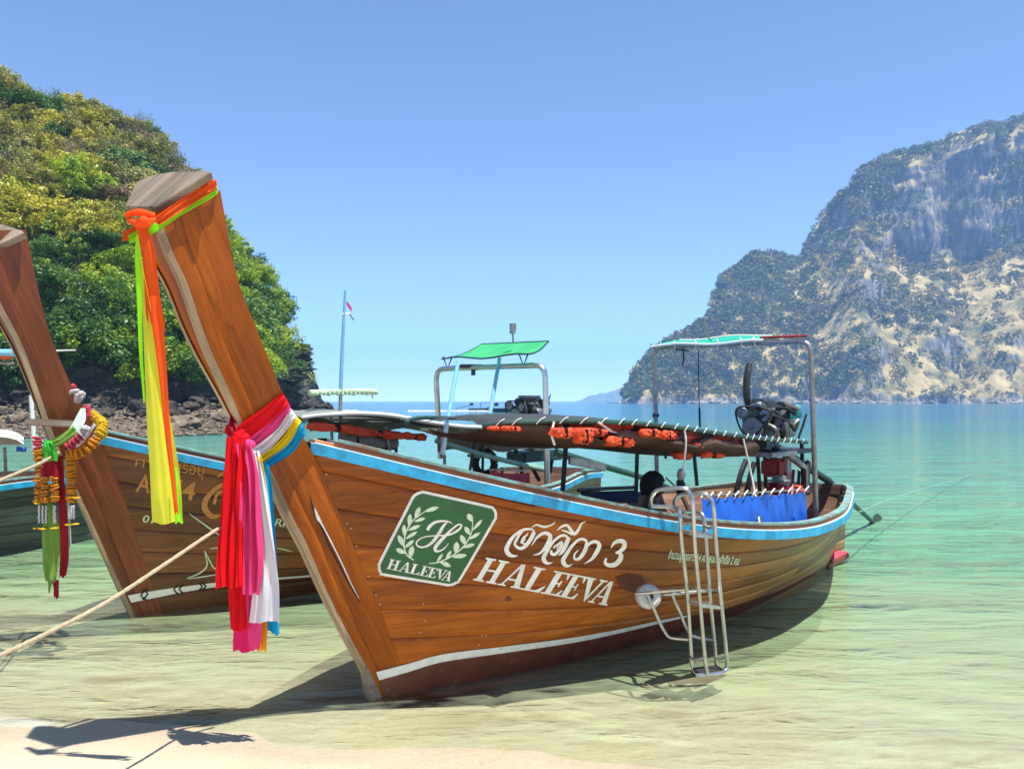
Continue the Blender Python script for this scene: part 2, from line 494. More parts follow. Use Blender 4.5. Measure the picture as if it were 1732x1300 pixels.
def build_sand():
    xs = np.concatenate([np.linspace(-400, -30, 12), np.linspace(-28, -9, 20), np.linspace(-8.8, 8.8, 150), np.linspace(9, 28, 20), np.linspace(30, 400, 12)])
    ys = np.concatenate([np.linspace(-25, 1, 14), np.linspace(1.3, 3, 14), np.linspace(3.08, 9, 130), np.linspace(9.2, 30, 50), np.linspace(32, 420, 30)])
    rows = []; uv = []
    for y in ys:
        r = []
        for x in xs:
            z = ground_z(x, y)
            k = 0.018 * noise.noise(Vector((x * .8, y * 1.3, 0))) + 0.007 * noise.noise(Vector((x * 3.1, y * 4.3, 5)))
            w = noise.noise(Vector((x * .35, y * .35, 9)))
            z += k * (1 if z > -1 else 3) + 0.006 * w
            r.append(Vector((x, y, z)))
            uv.append((x, y))
        rows.append(r)
    m = MB(); m.grid(rows, uv=uv)
    mt, nt, b = newmat('sand')
    L = nt.links
    g = N(nt, 'ShaderNodeNewGeometry')
    sx = N(nt, 'ShaderNodeSeparateXYZ'); L.new(g.outputs['Position'], sx.inputs[0])
    n1 = N(nt, 'ShaderNodeTexNoise', i_Scale=1.2, i_Detail=8.0, i_Roughness=0.65); L.new(g.outputs['Position'], n1.inputs['Vector'])
    n2 = N(nt, 'ShaderNodeTexNoise', i_Scale=130.0, i_Detail=3.0); L.new(g.outputs['Position'], n2.inputs['Vector'])
    n3 = N(nt, 'ShaderNodeTexNoise', i_Scale=9.0, i_Detail=6.0, i_Distortion=1.0); L.new(g.outputs['Position'], n3.inputs['Vector'])
    c1 = ramp(nt, n1.outputs[0], [(0.3, (0.54, 0.45, 0.31)), (0.7, (0.66, 0.56, 0.40))])
    c2 = ramp(nt, n2.outputs[0], [(0.3, (0.72, 0.70, 0.66)), (0.6, (1, 1, 1)), (0.78, (1.1, 1.08, 1.0))])
    mx = N(nt, 'ShaderNodeMix', data_type='RGBA', blend_type='MULTIPLY'); mx.inputs[0].default_value = 1
    L.new(c1, mx.inputs[6]); L.new(c2, mx.inputs[7])
    # wet sand just above the water
    wet = N(nt, 'ShaderNodeMath', operation='MULTIPLY_ADD'); L.new(n1.outputs[0], wet.inputs[0]); wet.inputs[1].default_value = -0.03; L.new(sx.outputs[2], wet.inputs[2])
    wr = N(nt, 'ShaderNodeMapRange', i_From_Min=0.0, i_From_Max=0.05, i_To_Min=0.80, i_To_Max=1.0); L.new(wet.outputs[0], wr.inputs[0])
    vs = N(nt, 'ShaderNodeVectorMath', operation='SCALE'); L.new(mx.outputs[2], vs.inputs[0]); L.new(wr.outputs[0], vs.inputs['Scale'])
    L.new(vs.outputs[0], b.inputs['Base Color'])
    rr = N(nt, 'ShaderNodeMapRange', i_From_Min=-0.005, i_From_Max=0.02, i_To_Min=0.35, i_To_Max=0.95); L.new(wet.outputs[0], rr.inputs[0]); L.new(rr.outputs[0], b.inputs['Roughness'])
    bp = N(nt, 'ShaderNodeBump', i_Strength=0.6, i_Distance=0.02); L.new(n3.outputs[0], bp.inputs['Height'])
    bq = N(nt, 'ShaderNodeBump', i_Strength=0.5, i_Distance=0.004); L.new(n2.outputs[0], bq.inputs['Height']); L.new(bp.outputs[0], bq.inputs['Normal'])
    L.new(bq.outputs[0], b.inputs['Normal'])
    o = m.build('beach_sand', 'sand', auto=None)
    tag(o, kind='structure')

def build_water():
    xs = np.concatenate([-np.geomspace(4200, 14, 40), np.linspace(-13.6, 13.6, 180), np.geomspace(14, 4200, 40)])
    ys = np.concatenate([np.linspace(2.2, 14, 190), np.geomspace(14.1, 4300, 120)])
    rows = []
    for y in ys:
        r = []
        for x in xs:
            z = 0.0
            if abs(x) < 15 and 3 < y < 22:
                a = min(1, max(0, (SHN.x * x + SHN.y * y - SH0) * .5))
                z = a * (0.012 * noise.noise(Vector((x * 1.1 + y * .25, y * 2.4, 0))) + 0.006 * noise.noise(Vector((x * 2.7, y * 5.6, 3))))
            r.append(Vector((x, y, z)))
        rows.append(r)
    m = MB(); m.grid(rows, uv=[(v.x, v.y) for r in rows for v in r])
    mt, nt, b = newmat('sea_water')
    L = nt.links
    nt.nodes.remove(b)
    g = N(nt, 'ShaderNodeNewGeometry')
    dt = N(nt, 'ShaderNodeVectorMath', operation='DOT_PRODUCT'); L.new(g.outputs['Position'], dt.inputs[0]); dt.inputs[1].default_value = tuple(SHN)
    # ripples: three sizes of wavelets, drawn out across the wind
    def waves(sc_, sx_, sy_, det, dist):
        mp = N(nt, 'ShaderNodeMapping'); mp.inputs['Scale'].default_value = (sx_, sy_, 1); mp.inputs['Rotation'].default_value = (0, 0, R(-8))
        L.new(g.outputs['Position'], mp.inputs[0])
        n = N(nt, 'ShaderNodeTexNoise', i_Scale=sc_, i_Detail=det, i_Roughness=0.55, i_Distortion=dist)
        L.new(mp.outputs[0], n.inputs['Vector'])
        return n.outputs[0]
    w1 = waves(1.0, 1.1, 3.2, 3.0, 0.7)
    w2 = waves(1.0, 4.0, 10.0, 3.0, 0.4)
    w3 = waves(1.0, 0.25, 0.8, 2.0, 0.5)
    nb = N(nt, 'ShaderNodeTexNoise', i_Scale=0.22, i_Detail=3.0); L.new(g.outputs['Position'], nb.inputs['Vector'])
    nm = N(nt, 'ShaderNodeMath', operation='MULTIPLY_ADD'); L.new(nb.outputs[0], nm.inputs[0]); nm.inputs[1].default_value = 2.0
    L.new(dt.outputs['Value'], nm.inputs[2])
    # light and dark ripple lines of refraction painted into colour and opacity by wave noise
    for wv, am in ((w1, 3.4), (w2, 3.0), (w3, 2.4)):
        q = N(nt, 'ShaderNodeMath', operation='MULTIPLY_ADD'); L.new(wv, q.inputs[0]); q.inputs[1].default_value = am; L.new(nm.outputs[0], q.inputs[2])
        q2 = N(nt, 'ShaderNodeMath', operation='SUBTRACT'); L.new(q.outputs[0], q2.inputs[0]); q2.inputs[1].default_value = am * .5; nm = q2
    dep = N(nt, 'ShaderNodeMapRange', i_From_Min=SH0 + 1.0, i_From_Max=SH0 + 101.0, i_To_Min=0.0, i_To_Max=1.0); L.new(nm.outputs[0], dep.inputs[0])
    # turbidity: how much of the light comes back from the water itself instead of the bottom
    m1 = N(nt, 'ShaderNodeMath', operation='MULTIPLY'); L.new(dep.outputs[0], m1.inputs[0]); m1.inputs[1].default_value = -20.0
    ex = N(nt, 'ShaderNodeMath', operation='EXPONENT'); L.new(m1.outputs[0], ex.inputs[0])
    op = N(nt, 'ShaderNodeMath', operation='SUBTRACT'); op.inputs[0].default_value = 1.0; L.new(ex.outputs[0], op.inputs[1])
    body = ramp(nt, dep.outputs[0], [(0.0, (0.74, 0.78, 0.56)), (0.02, (0.42, 0.57, 0.30)), (0.06, (0.165, 0.38, 0.20)), (0.16, (0.11, 0.31, 0.22)), (0.5, (0.06, 0.22, 0.24)), (1.0, (0.045, 0.18, 0.28))])
    b1 = N(nt, 'ShaderNodeBump', i_Strength=1.0, i_Distance=0.085); L.new(w1, b1.inputs['Height'])
    b2 = N(nt, 'ShaderNodeBump', i_Strength=1.0, i_Distance=0.016); L.new(w2, b2.inputs['Height']); L.new(b1.outputs[0], b2.inputs['Normal'])
    b3 = N(nt, 'ShaderNodeBump', i_Strength=1.0, i_Distance=0.30); L.new(w3, b3.inputs['Height'])
    sr = N(nt, 'ShaderNodeMapRange', i_From_Min=SH0 + 1.0, i_From_Max=SH0 + 9.0, i_To_Min=0.5, i_To_Max=1.0); L.new(dt.outputs['Value'], sr.inputs[0]); L.new(sr.outputs[0], b3.inputs['Strength']); L.new(sr.outputs[0], b1.inputs['Strength']); L.new(b2.outputs[0], b3.inputs['Normal'])
    nor = b3.outputs[0]
    df = N(nt, 'ShaderNodeBsdfDiffuse'); L.new(body, df.inputs[0]); L.new(nor, df.inputs['Normal'])
    tp = N(nt, 'ShaderNodeBsdfTransparent'); tp.inputs[0].default_value = (0.91, 0.985, 0.93, 1)
    mx = N(nt, 'ShaderNodeMixShader'); L.new(op.outputs[0], mx.inputs[0]); L.new(tp.outputs[0], mx.inputs[1]); L.new(df.outputs[0], mx.inputs[2])
    gl = N(nt, 'ShaderNodeBsdfGlossy'); gl.inputs['Roughness'].default_value = 0.055; L.new(nor, gl.inputs['Normal'])
    fr = N(nt, 'ShaderNodeFresnel'); fr.inputs['IOR'].default_value = 1.333; L.new(nor, fr.inputs['Normal'])
    m2 = N(nt, 'ShaderNodeMixShader'); L.new(fr.outputs[0], m2.inputs[0]); L.new(mx.outputs[0], m2.inputs[1]); L.new(gl.outputs[0], m2.inputs[2])
    # thin lace of foam where the wash runs out
    n4 = N(nt, 'ShaderNodeTexNoise', i_Scale=2.2, i_Detail=8.0, i_Distortion=1.2); L.new(g.outputs['Position'], n4.inputs['Vector'])
    fa = N(nt, 'ShaderNodeMath', operation='MULTIPLY_ADD'); L.new(n4.outputs[0], fa.inputs[0]); fa.inputs[1].default_value = -0.5; L.new(dt.outputs['Value'], fa.inputs[2])
    f1 = N(nt, 'ShaderNodeMapRange', i_From_Min=SH0 - 0.30, i_From_Max=SH0 - 0.22, i_To_Min=0.22, i_To_Max=0.0); L.new(fa.outputs[0], f1.inputs[0])
    fd = N(nt, 'ShaderNodeBsdfDiffuse'); fd.inputs[0].default_value = (0.8, 0.8, 0.76, 1)
    m3 = N(nt, 'ShaderNodeMixShader'); L.new(f1.outputs[0], m3.inputs[0]); L.new(m2.outputs[0], m3.inputs[1]); L.new(fd.outputs[0], m3.inputs[2])
    L.new(m3.outputs[0], nt.nodes['Material Output'].inputs[0])
    tag(m.build('sea_water', 'sea_water', auto=None), kind='structure')

def build_haze():
    m, nt, b = newmat('sea_haze')
    nt.nodes.remove(b)
    v = N(nt, 'ShaderNodeVolumePrincipled')
    v.inputs['Color'].default_value = (0.34, 0.60, 1.0, 1)
    v.inputs['Density'].default_value = 0.00032
    v.inputs['Anisotropy'].default_value = 0.0
    nt.links.new(v.outputs[0], nt.nodes['Material Output'].inputs['Volume'])
    mb = MB(); mb.box((0, 2350, 150), (9400, 5300, 320))
    tag(mb.build('haze', 'sea_haze', smooth=False, auto=None), kind='stuff')

build_sand()
build_water()
build_haze()

# ---------------------------------------------------------------- leaves, crowns, rocks
def leafmat(name, dark, mid, light, transl=0.35):
    m, nt, b = newmat(name)
    L = nt.links
    at = N(nt, 'ShaderNodeAttribute', attribute_name='tint')
    oi = N(nt, 'ShaderNodeObjectInfo')
    ad = N(nt, 'ShaderNodeMath', operation='MULTIPLY_ADD'); L.new(oi.outputs['Random'], ad.inputs[0]); ad.inputs[1].default_value = 0.34; L.new(at.outputs['Fac'], ad.inputs[2])
    sb = N(nt, 'ShaderNodeMath', operation='SUBTRACT'); L.new(ad.outputs[0], sb.inputs[0]); sb.inputs[1].default_value = 0.17
    c = ramp(nt, sb.outputs[0], [(0.1, dark), (0.5, mid), (0.9, light)])
    L.new(c, b.inputs['Base Color'])
    b.inputs['Roughness'].default_value = 0.5
    tr = N(nt, 'ShaderNodeBsdfTranslucent'); L.new(c, tr.inputs[0])
    mx = N(nt, 'ShaderNodeMixShader'); mx.inputs[0].default_value = transl
    L.new(b.outputs[0], mx.inputs[1]); L.new(tr.outputs[0], mx.inputs[2]); L.new(mx.outputs[0], nt.nodes['Material Output'].inputs[0])

leafmat('leaf_dark', (0.025, 0.07, 0.012), (0.065, 0.16, 0.022), (0.15, 0.28, 0.04))
leafmat('leaf_bright', (0.09, 0.18, 0.012), (0.25, 0.38, 0.02), (0.42, 0.52, 0.03))
leafmat('leaf_yellow', (0.18, 0.18, 0.012), (0.40, 0.38, 0.03), (0.60, 0.52, 0.05))
leafmat('leaf_olive', (0.12, 0.14, 0.02), (0.29, 0.29, 0.05), (0.45, 0.41, 0.10))
leafmat('leaf_brown', (0.08, 0.06, 0.03), (0.18, 0.13, 0.06), (0.32, 0.23, 0.11))
leafmat('leaf_far', (0.05, 0.07, 0.018), (0.12, 0.155, 0.038), (0.24, 0.26, 0.08))
leafmat('leaf_far_dry', (0.20, 0.16, 0.06), (0.36, 0.28, 0.11), (0.50, 0.40, 0.18))
leafmat('leaf_far_grey', (0.08, 0.08, 0.055), (0.14, 0.13, 0.09), (0.22, 0.20, 0.14))
plain('bark', (0.16, 0.12, 0.085), 0.9, var=0.4, scale=5, bump=0.7, dist=0.03)

def quads_np(rng, cen, nrm, size, asp=0.55):
    """leaf-shaped quads at cen facing about nrm; returns V (4n,3)"""
    n = len(cen)
    nrm = nrm + rng.normal(0, .55, (n, 3)); nrm /= np.linalg.norm(nrm, axis=1)[:, None] + 1e-9
    r = rng.normal(0, 1, (n, 3)); u = np.cross(nrm, r); u /= np.linalg.norm(u, axis=1)[:, None] + 1e-9
    v = np.cross(nrm, u)
    s = size[:, None]
    V = np.stack([cen - u * s, cen - v * s * asp, cen + u * s, cen + v * s * asp], 1)
    return V.reshape(-1, 3)

def np_mesh(name, V, mats, tint, nside=4):
    nf = len(V) // nside
    me = bpy.data.meshes.new(name)
    me.vertices.add(len(V)); me.vertices.foreach_set('co', V.astype(np.float32).ravel())
    me.loops.add(len(V)); me.loops.foreach_set('vertex_index', np.arange(len(V), dtype=np.int32))
    me.polygons.add(nf); me.polygons.foreach_set('loop_start', np.arange(0, len(V), nside, dtype=np.int32))
    a = me.attributes.new('tint', 'FLOAT', 'POINT'); a.data.foreach_set('value', np.repeat(tint, nside).astype(np.float32))
    for m in mats: me.materials.append(MATS[m])
    me.update(calc_edges=True)
    return me

def crown_arrays(seed, clumps, per, r, leaf, squash=0.8, spread=0.22):
    rng = np.random.default_rng(seed)
    d = rng.normal(0, 1, (clumps, 3)); d /= np.linalg.norm(d, axis=1)[:, None]
    d[:, 2] = np.abs(d[:, 2]) * 1.1 - 0.35
    rad = r * rng.uniform(.55, 1.0, clumps)
    lob = 1 + .25 * np.sin(d[:, 0] * 3 + seed) * np.cos(d[:, 1] * 2.3 + seed)
    cc = d * (rad * lob)[:, None] * np.array([1, 1, squash])
    cr = r * rng.uniform(.6, 1.3, clumps) * spread
    ct = rng.uniform(.05, .95, clumps)
    idx = np.repeat(np.arange(clumps), per)
    dd = rng.normal(0, 1, (len(idx), 3)); dd /= np.linalg.norm(dd, axis=1)[:, None]
    dd[:, 2] *= .75
    cen = cc[idx] + dd * (cr[idx] * rng.uniform(.45, 1.05, len(idx)))[:, None]
    nr = dd * .8 + np.array([0, 0, .6])
    V = quads_np(rng, cen, nr, leaf * rng.uniform(.6, 1.35, len(idx)))
    t = np.clip(ct[idx] * .75 + rng.uniform(0, .35, len(idx)), 0, 1)
    return V, t

def trunk_mb(seed, h, r):
    g = random.Random(seed); m = MB()
    top = Vector((g.uniform(-.2, .2) * h, g.uniform(-.2, .2) * h, h * .55))
    m.tube([(0, 0, -h * .5), (g.uniform(-.1, .1) * h, 0, 0), top], [r, r * .7, r * .4], 6, sm=4)
    for k in range(6):
        a = g.uniform(0, 6.28); f = g.uniform(.1, 1)
        s0 = Vector((0, 0, 0)).lerp(top, f)
        e = s0 + Vector((math.cos(a), math.sin(a), g.uniform(.2, .9))) * h * g.uniform(.4, .6)
        mid = (s0 + e) / 2 + Vector((0, 0, -.08 * h))
        m.tube([s0, mid, e], [r * .4, r * .25, r * .08], 5, sm=3)
    return m

near_crowns = []; near_trunks = []
for k in range(7):
    V, t = crown_arrays(20 + k, 60 + 8 * (k % 3), 70, 1.08, 0.050, squash=[.8, .65, 1.0, .75, .9, .6, 1.1][k])
    near_crowns.append(np_mesh('crown', V, ['leaf_dark'], t))
for k in range(2):   # thin, half bare crowns
    V, t = crown_arrays(40 + k, 40, 26, 1.0, 0.042, squash=.9, spread=.34)
    near_crowns.append(np_mesh('thin_crown', V, ['leaf_dark'], t))
for k in range(4):
    mb = trunk_mb(70 + k, 1.15, .055)
    me = bpy.data.meshes.new('trunk'); me.from_pydata([tuple(v) for v in mb.V], [], mb.F); me.materials.append(MATS['bark']); near_trunks.append(me)

def twig_mesh(seed, n=70):
    g = random.Random(seed); m = MB()
    for k in range(n):
        d = Vector((g.uniform(-1, 1), g.uniform(-1, 1), g.uniform(-.2, 1))).normalized()
        p = Vector((0, 0, -.3)); pts = [p]
        for j in range(3):
            p = p + (d + Vector((g.uniform(-.4, .4), g.uniform(-.4, .4), g.uniform(-.3, .4)))) * g.uniform(.25, .45)
            pts.append(p)
        m.tube(pts, [.018, .012, .007, .003], 3, cap=False)
    me = bpy.data.meshes.new('twigs'); me.from_pydata([tuple(v) for v in m.V], [], m.F)
    return me
plain('pale_twig', (0.34, 0.29, 0.24), 0.9, var=0.3)
twigs = [twig_mesh(5), twig_mesh(6)]
for t in twigs: t.materials.append(MATS['pale_twig'])

def add_tree(x, y, z, r, leafname, label, group, g, thin=False, name='tree'):
    root = thing(name, (x, y, z), label, 'tree', group)
    s = (r * g.uniform(.7, 1.35), r * g.uniform(.7, 1.35), r * g.uniform(.7, 1.4))
    me = near_crowns[7 + g.randrange(2)] if thin else near_crowns[g.randrange(7)]
    c = bpy.data.objects.new('crown', me); C.objects.link(c); c.parent = root
    c.scale = s; c.rotation_euler = (g.uniform(-.5, .5), g.uniform(-.5, .5), g.uniform(0, 6.28)); c.location = (0, 0, r * .35)
    c.material_slots[0].link = 'OBJECT'; c.material_slots[0].material = MATS[leafname]
    t = bpy.data.objects.new('trunk', near_trunks[g.randrange(4)]); C.objects.link(t); t.parent = root
    t.scale = (r, r, r); t.rotation_euler = (0, 0, g.uniform(0, 6.28))
    if thin:
        w = bpy.data.objects.new('twigs', twigs[g.randrange(2)]); C.objects.link(w); w.parent = root
        w.scale = (r * 1.1,) * 3; w.rotation_euler = (0, 0, g.uniform(0, 6.28)); w.location = (0, 0, r * .3)
    return root

# rock
def rockmat(name, dark, mid, light, strata=6.0, sx=.6, streak=None):
    m, nt, b = newmat(name)
    L = nt.links
    g = N(nt, 'ShaderNodeNewGeometry')
    mp = N(nt, 'ShaderNodeMapping'); mp.inputs['Scale'].default_value = (sx, sx, strata); L.new(g.outputs['Position'], mp.inputs[0])
    n1 = N(nt, 'ShaderNodeTexNoise', i_Scale=1.0, i_Detail=9.0, i_Roughness=0.7, i_Distortion=.5); L.new(mp.outputs[0], n1.inputs['Vector'])
    c = ramp(nt, n1.outputs[0], [(0.32, dark), (0.5, mid), (0.72, light)])
    L.new(c, b.inputs['Base Color']); b.inputs['Roughness'].default_value = 0.9
    bp = N(nt, 'ShaderNodeBump', i_Strength=0.9, i_Distance=0.5 if streak else .15); L.new(n1.outputs[0], bp.inputs['Height']); L.new(bp.outputs[0], b.inputs['Normal'])
rockmat('cliff_rock', (0.012, 0.010, 0.009), (0.033, 0.028, 0.024), (0.13, 0.105, 0.08), 2.2, .9)
rockmat('brown_rock', (0.07, 0.055, 0.04), (0.17, 0.13, 0.09), (0.34, 0.27, 0.19), 3.0, 1.4)
rockmat('pale_rock', (0.12, 0.11, 0.10), (0.26, 0.24, 0.21), (0.48, 0.44, 0.38), 1.0, .8)

def rock_mesh(seed, flat=.7, sub=3, mat='cliff_rock', amp=.5):
    bm = bmesh.new(); bmesh.ops.create_icosphere(bm, subdivisions=sub, radius=1)
    g = random.Random(seed); off = Vector((g.uniform(0, 50),) * 3)
    for v in bm.verts:
        d = v.co.normalized()
        k = 1 + amp * noise.noise(d * 1.3 + off) + .28 * abs(noise.noise(d * 3.5 + off)) + .1 * noise.noise(d * 8 + off)
        q = d * k
        q.z = q.z * flat + .05 * math.sin(q.z * 14 + seed)
        v.co = q
    me = bpy.data.meshes.new('rock'); bm.to_mesh(me); bm.free(); me.materials.append(MATS[mat]); return me

# ---------------------------------------------------------------- left hill
LS = [(-560, -60, 70), (-300, 20, 72), (-100, 70, 74), (0, 148, 76), (60, 178, 78), (130, 182, 80), (190, 212, 82), (250, 222, 84), (290, 268, 86), (322, 312, 86), (352, 380, 86), (386, 432, 88),
      (440, 470, 88), (480, 540, 88), (500, 590, 90), (520, 600, 92), (545, 680, 98), (565, 697, 105)]
def lsil(px):
    a = np.array(LS); return float(np.interp(px, a[:, 0], a[:, 1])), float(np.interp(px, a[:, 0], a[:, 2]))
def lshore(px):
    return float(np.interp(px, [-560, 0, 250, 400, 480, 530, 570], [38, 40, 41.5, 46, 64, 84, 100]))
def lhill(px, t):
    """t 0..1 from water to ridge, 1..1.4 the far side"""
    a = (px - CX) / FPX
    ys = lshore(px); sy, yr = lsil(px); zr = max(.6, CH + (HY - sy) / FPX * yr)
    hc = min(zr * .8, 3.9 + .5 * math.sin(px * .02))
    K = [(-.1, ys - 4, -1.2), (0, ys, -.05), (.07, ys + 3.2, .55), (.12, ys + 5.5, min(1.3, zr * .4)), (.15, ys + 6.3, hc * .55), (.2, ys + 7.0, hc)]
    top = ys + 7
    for f in (.15, .3, .45, .6, .75, .9, 1.0):
        K.append((.2 + .8 * f, top + (yr - top) * f, hc + (zr - hc) * (f ** .85)))
    K += [(1.15, yr + 6, zr * .93), (1.4, yr + 30, zr * .3), (1.6, yr + 50, -2)]
    T = [k[0] for k in K]
    y = float(np.interp(t, T, [k[1] for k in K])); z = float(np.interp(t, T, [k[2] for k in K]))
    return Vector((a * y, y, z))

def build_left_hill():
    rows = []
    ts = list(np.linspace(-.1, .3, 60)) + list(np.linspace(.32, 1.6, 50))
    pxs = list(np.linspace(-560, -50, 30)) + list(np.linspace(-44, 568, 200))
    for t in ts:
        r = []
        for px in pxs:
            p = lhill(px, t)
            q = Vector((p.x * .9, p.y * .9, p.z * 2.6))
            k = noise.noise(q * .35) * 1.1 + noise.noise(q * 1.1) * .55 + abs(noise.noise(q * 2.7)) * .4
            f = min(1, max(0, (t + .02) / .12)) * (.55 if t < .25 else .9)
            if t < .12: f *= .6
            p = p + Vector((k * .5, -k * 1.1, k * .45 + (.25 * abs(noise.noise(q * 3.3)) if t < .13 else 0))) * f
            r.append(p)
        rows.append(r)
    m = MB(); m.grid(rows)
    mt, nt, b = newmat('left_hill_ground')
    L = nt.links
    g = N(nt, 'ShaderNodeNewGeometry'); sx = N(nt, 'ShaderNodeSeparateXYZ'); L.new(g.outputs['Position'], sx.inputs[0])
    mp = N(nt, 'ShaderNodeMapping'); mp.inputs['Scale'].default_value = (1.0, 1.0, 2.6); L.new(g.outputs['Position'], mp.inputs[0])
    n1 = N(nt, 'ShaderNodeTexNoise', i_Scale=1.1, i_Detail=9.0, i_Roughness=.7); L.new(mp.outputs[0], n1.inputs['Vector'])
    rock = ramp(nt, n1.outputs[0], [(0.38, (0.018, 0.016, 0.015)), (0.55, (0.06, 0.05, 0.042)), (0.72, (0.20, 0.16, 0.12))])
    rub = ramp(nt, n1.outputs[0], [(0.35, (0.08, 0.06, 0.045)), (0.52, (0.22, 0.17, 0.12)), (0.7, (0.40, 0.32, 0.23))])
    soil = ramp(nt, n1.outputs[0], [(0.35, (0.03, 0.035, 0.015)), (0.6, (0.10, 0.085, 0.045))])
    z1 = N(nt, 'ShaderNodeMapRange', i_From_Min=1.0, i_From_Max=1.6); L.new(sx.outputs[2], z1.inputs[0])
    z2 = N(nt, 'ShaderNodeMapRange', i_From_Min=4.0, i_From_Max=5.0); L.new(sx.outputs[2], z2.inputs[0])
    a1 = N(nt, 'ShaderNodeMix', data_type='RGBA'); L.new(z1.outputs[0], a1.inputs[0]); L.new(rub, a1.inputs[6]); L.new(rock, a1.inputs[7])
    a2 = N(nt, 'ShaderNodeMix', data_type='RGBA'); L.new(z2.outputs[0], a2.inputs[0]); L.new(a1.outputs[2], a2.inputs[6]); L.new(soil, a2.inputs[7])
    L.new(a2.outputs[2], b.inputs['Base Color']); b.inputs['Roughness'].default_value = .92
    bp = N(nt, 'ShaderNodeBump', i_Strength=1.0, i_Distance=.25); L.new(n1.outputs[0], bp.inputs['Height']); L.new(bp.outputs[0], b.inputs['Normal'])
    tag(m.build('left_hill_terrain', 'left_hill_ground', smooth=False, auto=None), kind='structure')
    g = random.Random(3)
    # trees
    n = 0
    cands = []
    for row in range(17):
        t = .2 + .82 * row / 16
        step = 30 if row < 5 else 37
        px = -60 + g.uniform(0, step)
        while px < 505:
            sy, yr = lsil(px)
            if not (px > 470 and row > 2):
                cands.append((px + g.uniform(-8, 8), min(1.04, t + g.uniform(-.02, .02)), row))
            px += step * g.uniform(.8, 1.35)
    for px, t, row in cands:
        p = lhill(px, t)
        ypx = HY - (p.z - CH) / p.y * FPX
        r = g.uniform(1.2, 2.3) * (1.08 if row < 6 else 1.0)
        if row == 16: r *= g.uniform(.6, 1.15)
        u = g.random(); thin = False
        if ypx < 340 and px > 190:
            mat = 'leaf_brown' if u < .35 else 'leaf_olive' if u < .7 else 'leaf_dark'; thin = u < .35
        elif ypx < 310:
            mat = 'leaf_olive' if u < .45 else 'leaf_yellow' if u < .72 else 'leaf_brown' if u < .85 else 'leaf_dark'; thin = u < .12 or .72 < u < .82
        elif ypx < 430 and px < 330:
            mat = 'leaf_yellow' if u < .5 else 'leaf_bright' if u < .72 else 'leaf_olive' if u < .88 else 'leaf_brown'
        elif px > 360:
            mat = 'leaf_bright' if u < .72 else 'leaf_dark'; thin = (px > 455 and u < .3)
        else:
            mat = 'leaf_dark' if u < .74 else 'leaf_bright'
        nm = {'leaf_dark': ('dark green leafy tree', 'dark green trees of the left hill'), 'leaf_bright': ('bright green leafy tree', 'bright green trees of the left hill'),
              'leaf_yellow': ('yellowing dry-season tree', 'yellow trees of the left hill'), 'leaf_olive': ('olive green dry tree', 'olive trees of the left hill'), 'leaf_brown': ('brown half-bare tree', 'brown trees of the left hill')}[mat]
        where = 'just above the black rock' if row < 3 else 'on the hill skyline' if row > 14 else 'high on the wooded hill' if ypx < 330 else 'halfway up the wooded hill'
        col = 'left of the old prow' if px < 20 else 'between the two prows' if px < 215 else 'behind the nearest prow' if px < 370 else 'right of the nearest prow'
        sz = 'small ' if r < 1.55 else 'broad ' if r > 2.05 else ''
        add_tree(p.x, p.y, p.z, r, mat, f'{sz}{nm[0]} {where}, {col}', f'{sz}{nm[1]} {where}, {col}', g, thin)
        n += 1
    # undergrowth between the trees
    rng = np.random.default_rng(4); VV = []; TT = []
    for k in range(520):
        px = g.uniform(-150, 500); t = g.uniform(.19, 1.03)
        if px > 470 and t > .4: continue
        p = lhill(px, t)
        V, tt = crown_arrays(100 + k % 9, 9, 26, g.uniform(.8, 1.4), .12, squash=.7, spread=.4)
        VV.append(V + np.array(p)); TT.append(tt)
    me = np_mesh('undergrowth', np.vstack(VV), ['leaf_dark'], np.concatenate(TT))
    o = bpy.data.objects.new('undergrowth', me); C.objects.link(o); tag(o, 'low green undergrowth filling the gaps between the trees of the left hill', kind='stuff')
    # boulders at the foot
    bl = [rock_mesh(s, .75, 3, 'cliff_rock') for s in range(5)] + [rock_mesh(s + 9, .65, 3, 'brown_rock') for s in range(5)]
    for k in range(120):
        px = g.uniform(-10, 530); t = g.uniform(.04, .14)
        p = lhill(px, t)
        far = p.y / 45
        big = g.random() < .3
        s = (g.uniform(.35, .75) if big else g.uniform(.16, .36)) * (1 if far < 1.3 else 1.2)
        dark = t > .09
        o = bpy.data.objects.new('boulder', bl[g.randrange(5) if dark else 5 + g.randrange(5)])
        o.location = p + Vector((0, -.3, s * .15)); o.scale = (s * g.uniform(.8, 1.4), s, s * g.uniform(.6, 1.1)); o.rotation_euler = (g.uniform(-.4, .4), g.uniform(-.4, .4), g.uniform(0, 6.3))
        C.objects.link(o)
        col = 'left of the old prow' if px < 60 else 'between the two prows' if px < 250 else 'behind the nearest prow' if px < 420 else 'right of the nearest prow'
        sz = 'large' if s > .6 else 'small'
        lb = f'{sz} black jagged boulder at the cliff foot, {col}' if dark else f'{sz} brown weathered boulder on the rubble shore, {col}'
        tag(o, lb, 'boulder', 's of '.join([lb.split(' boulder')[0] + ' boulder', col]))
    # loose rubble, uncountable
    m = MB(); rm = [MB().ball((0, 0, 0), 1, 1, (1, .8, .6), .6) for _ in range(1)][0]
    for k in range(2600):
        px = g.uniform(-80, 470); t = g.uniform(.0, .13); p = lhill(px, t); s = g.uniform(.06, .22)
        M = Matrix.Rotation(g.uniform(0, 6.3), 3, 'Z') @ Matrix.Rotation(g.uniform(-.6, .6), 3, 'X')
        m.add([p + Vector((0, -.4, .1)) + M @ (v * s) for v in rm.V], rm.F)
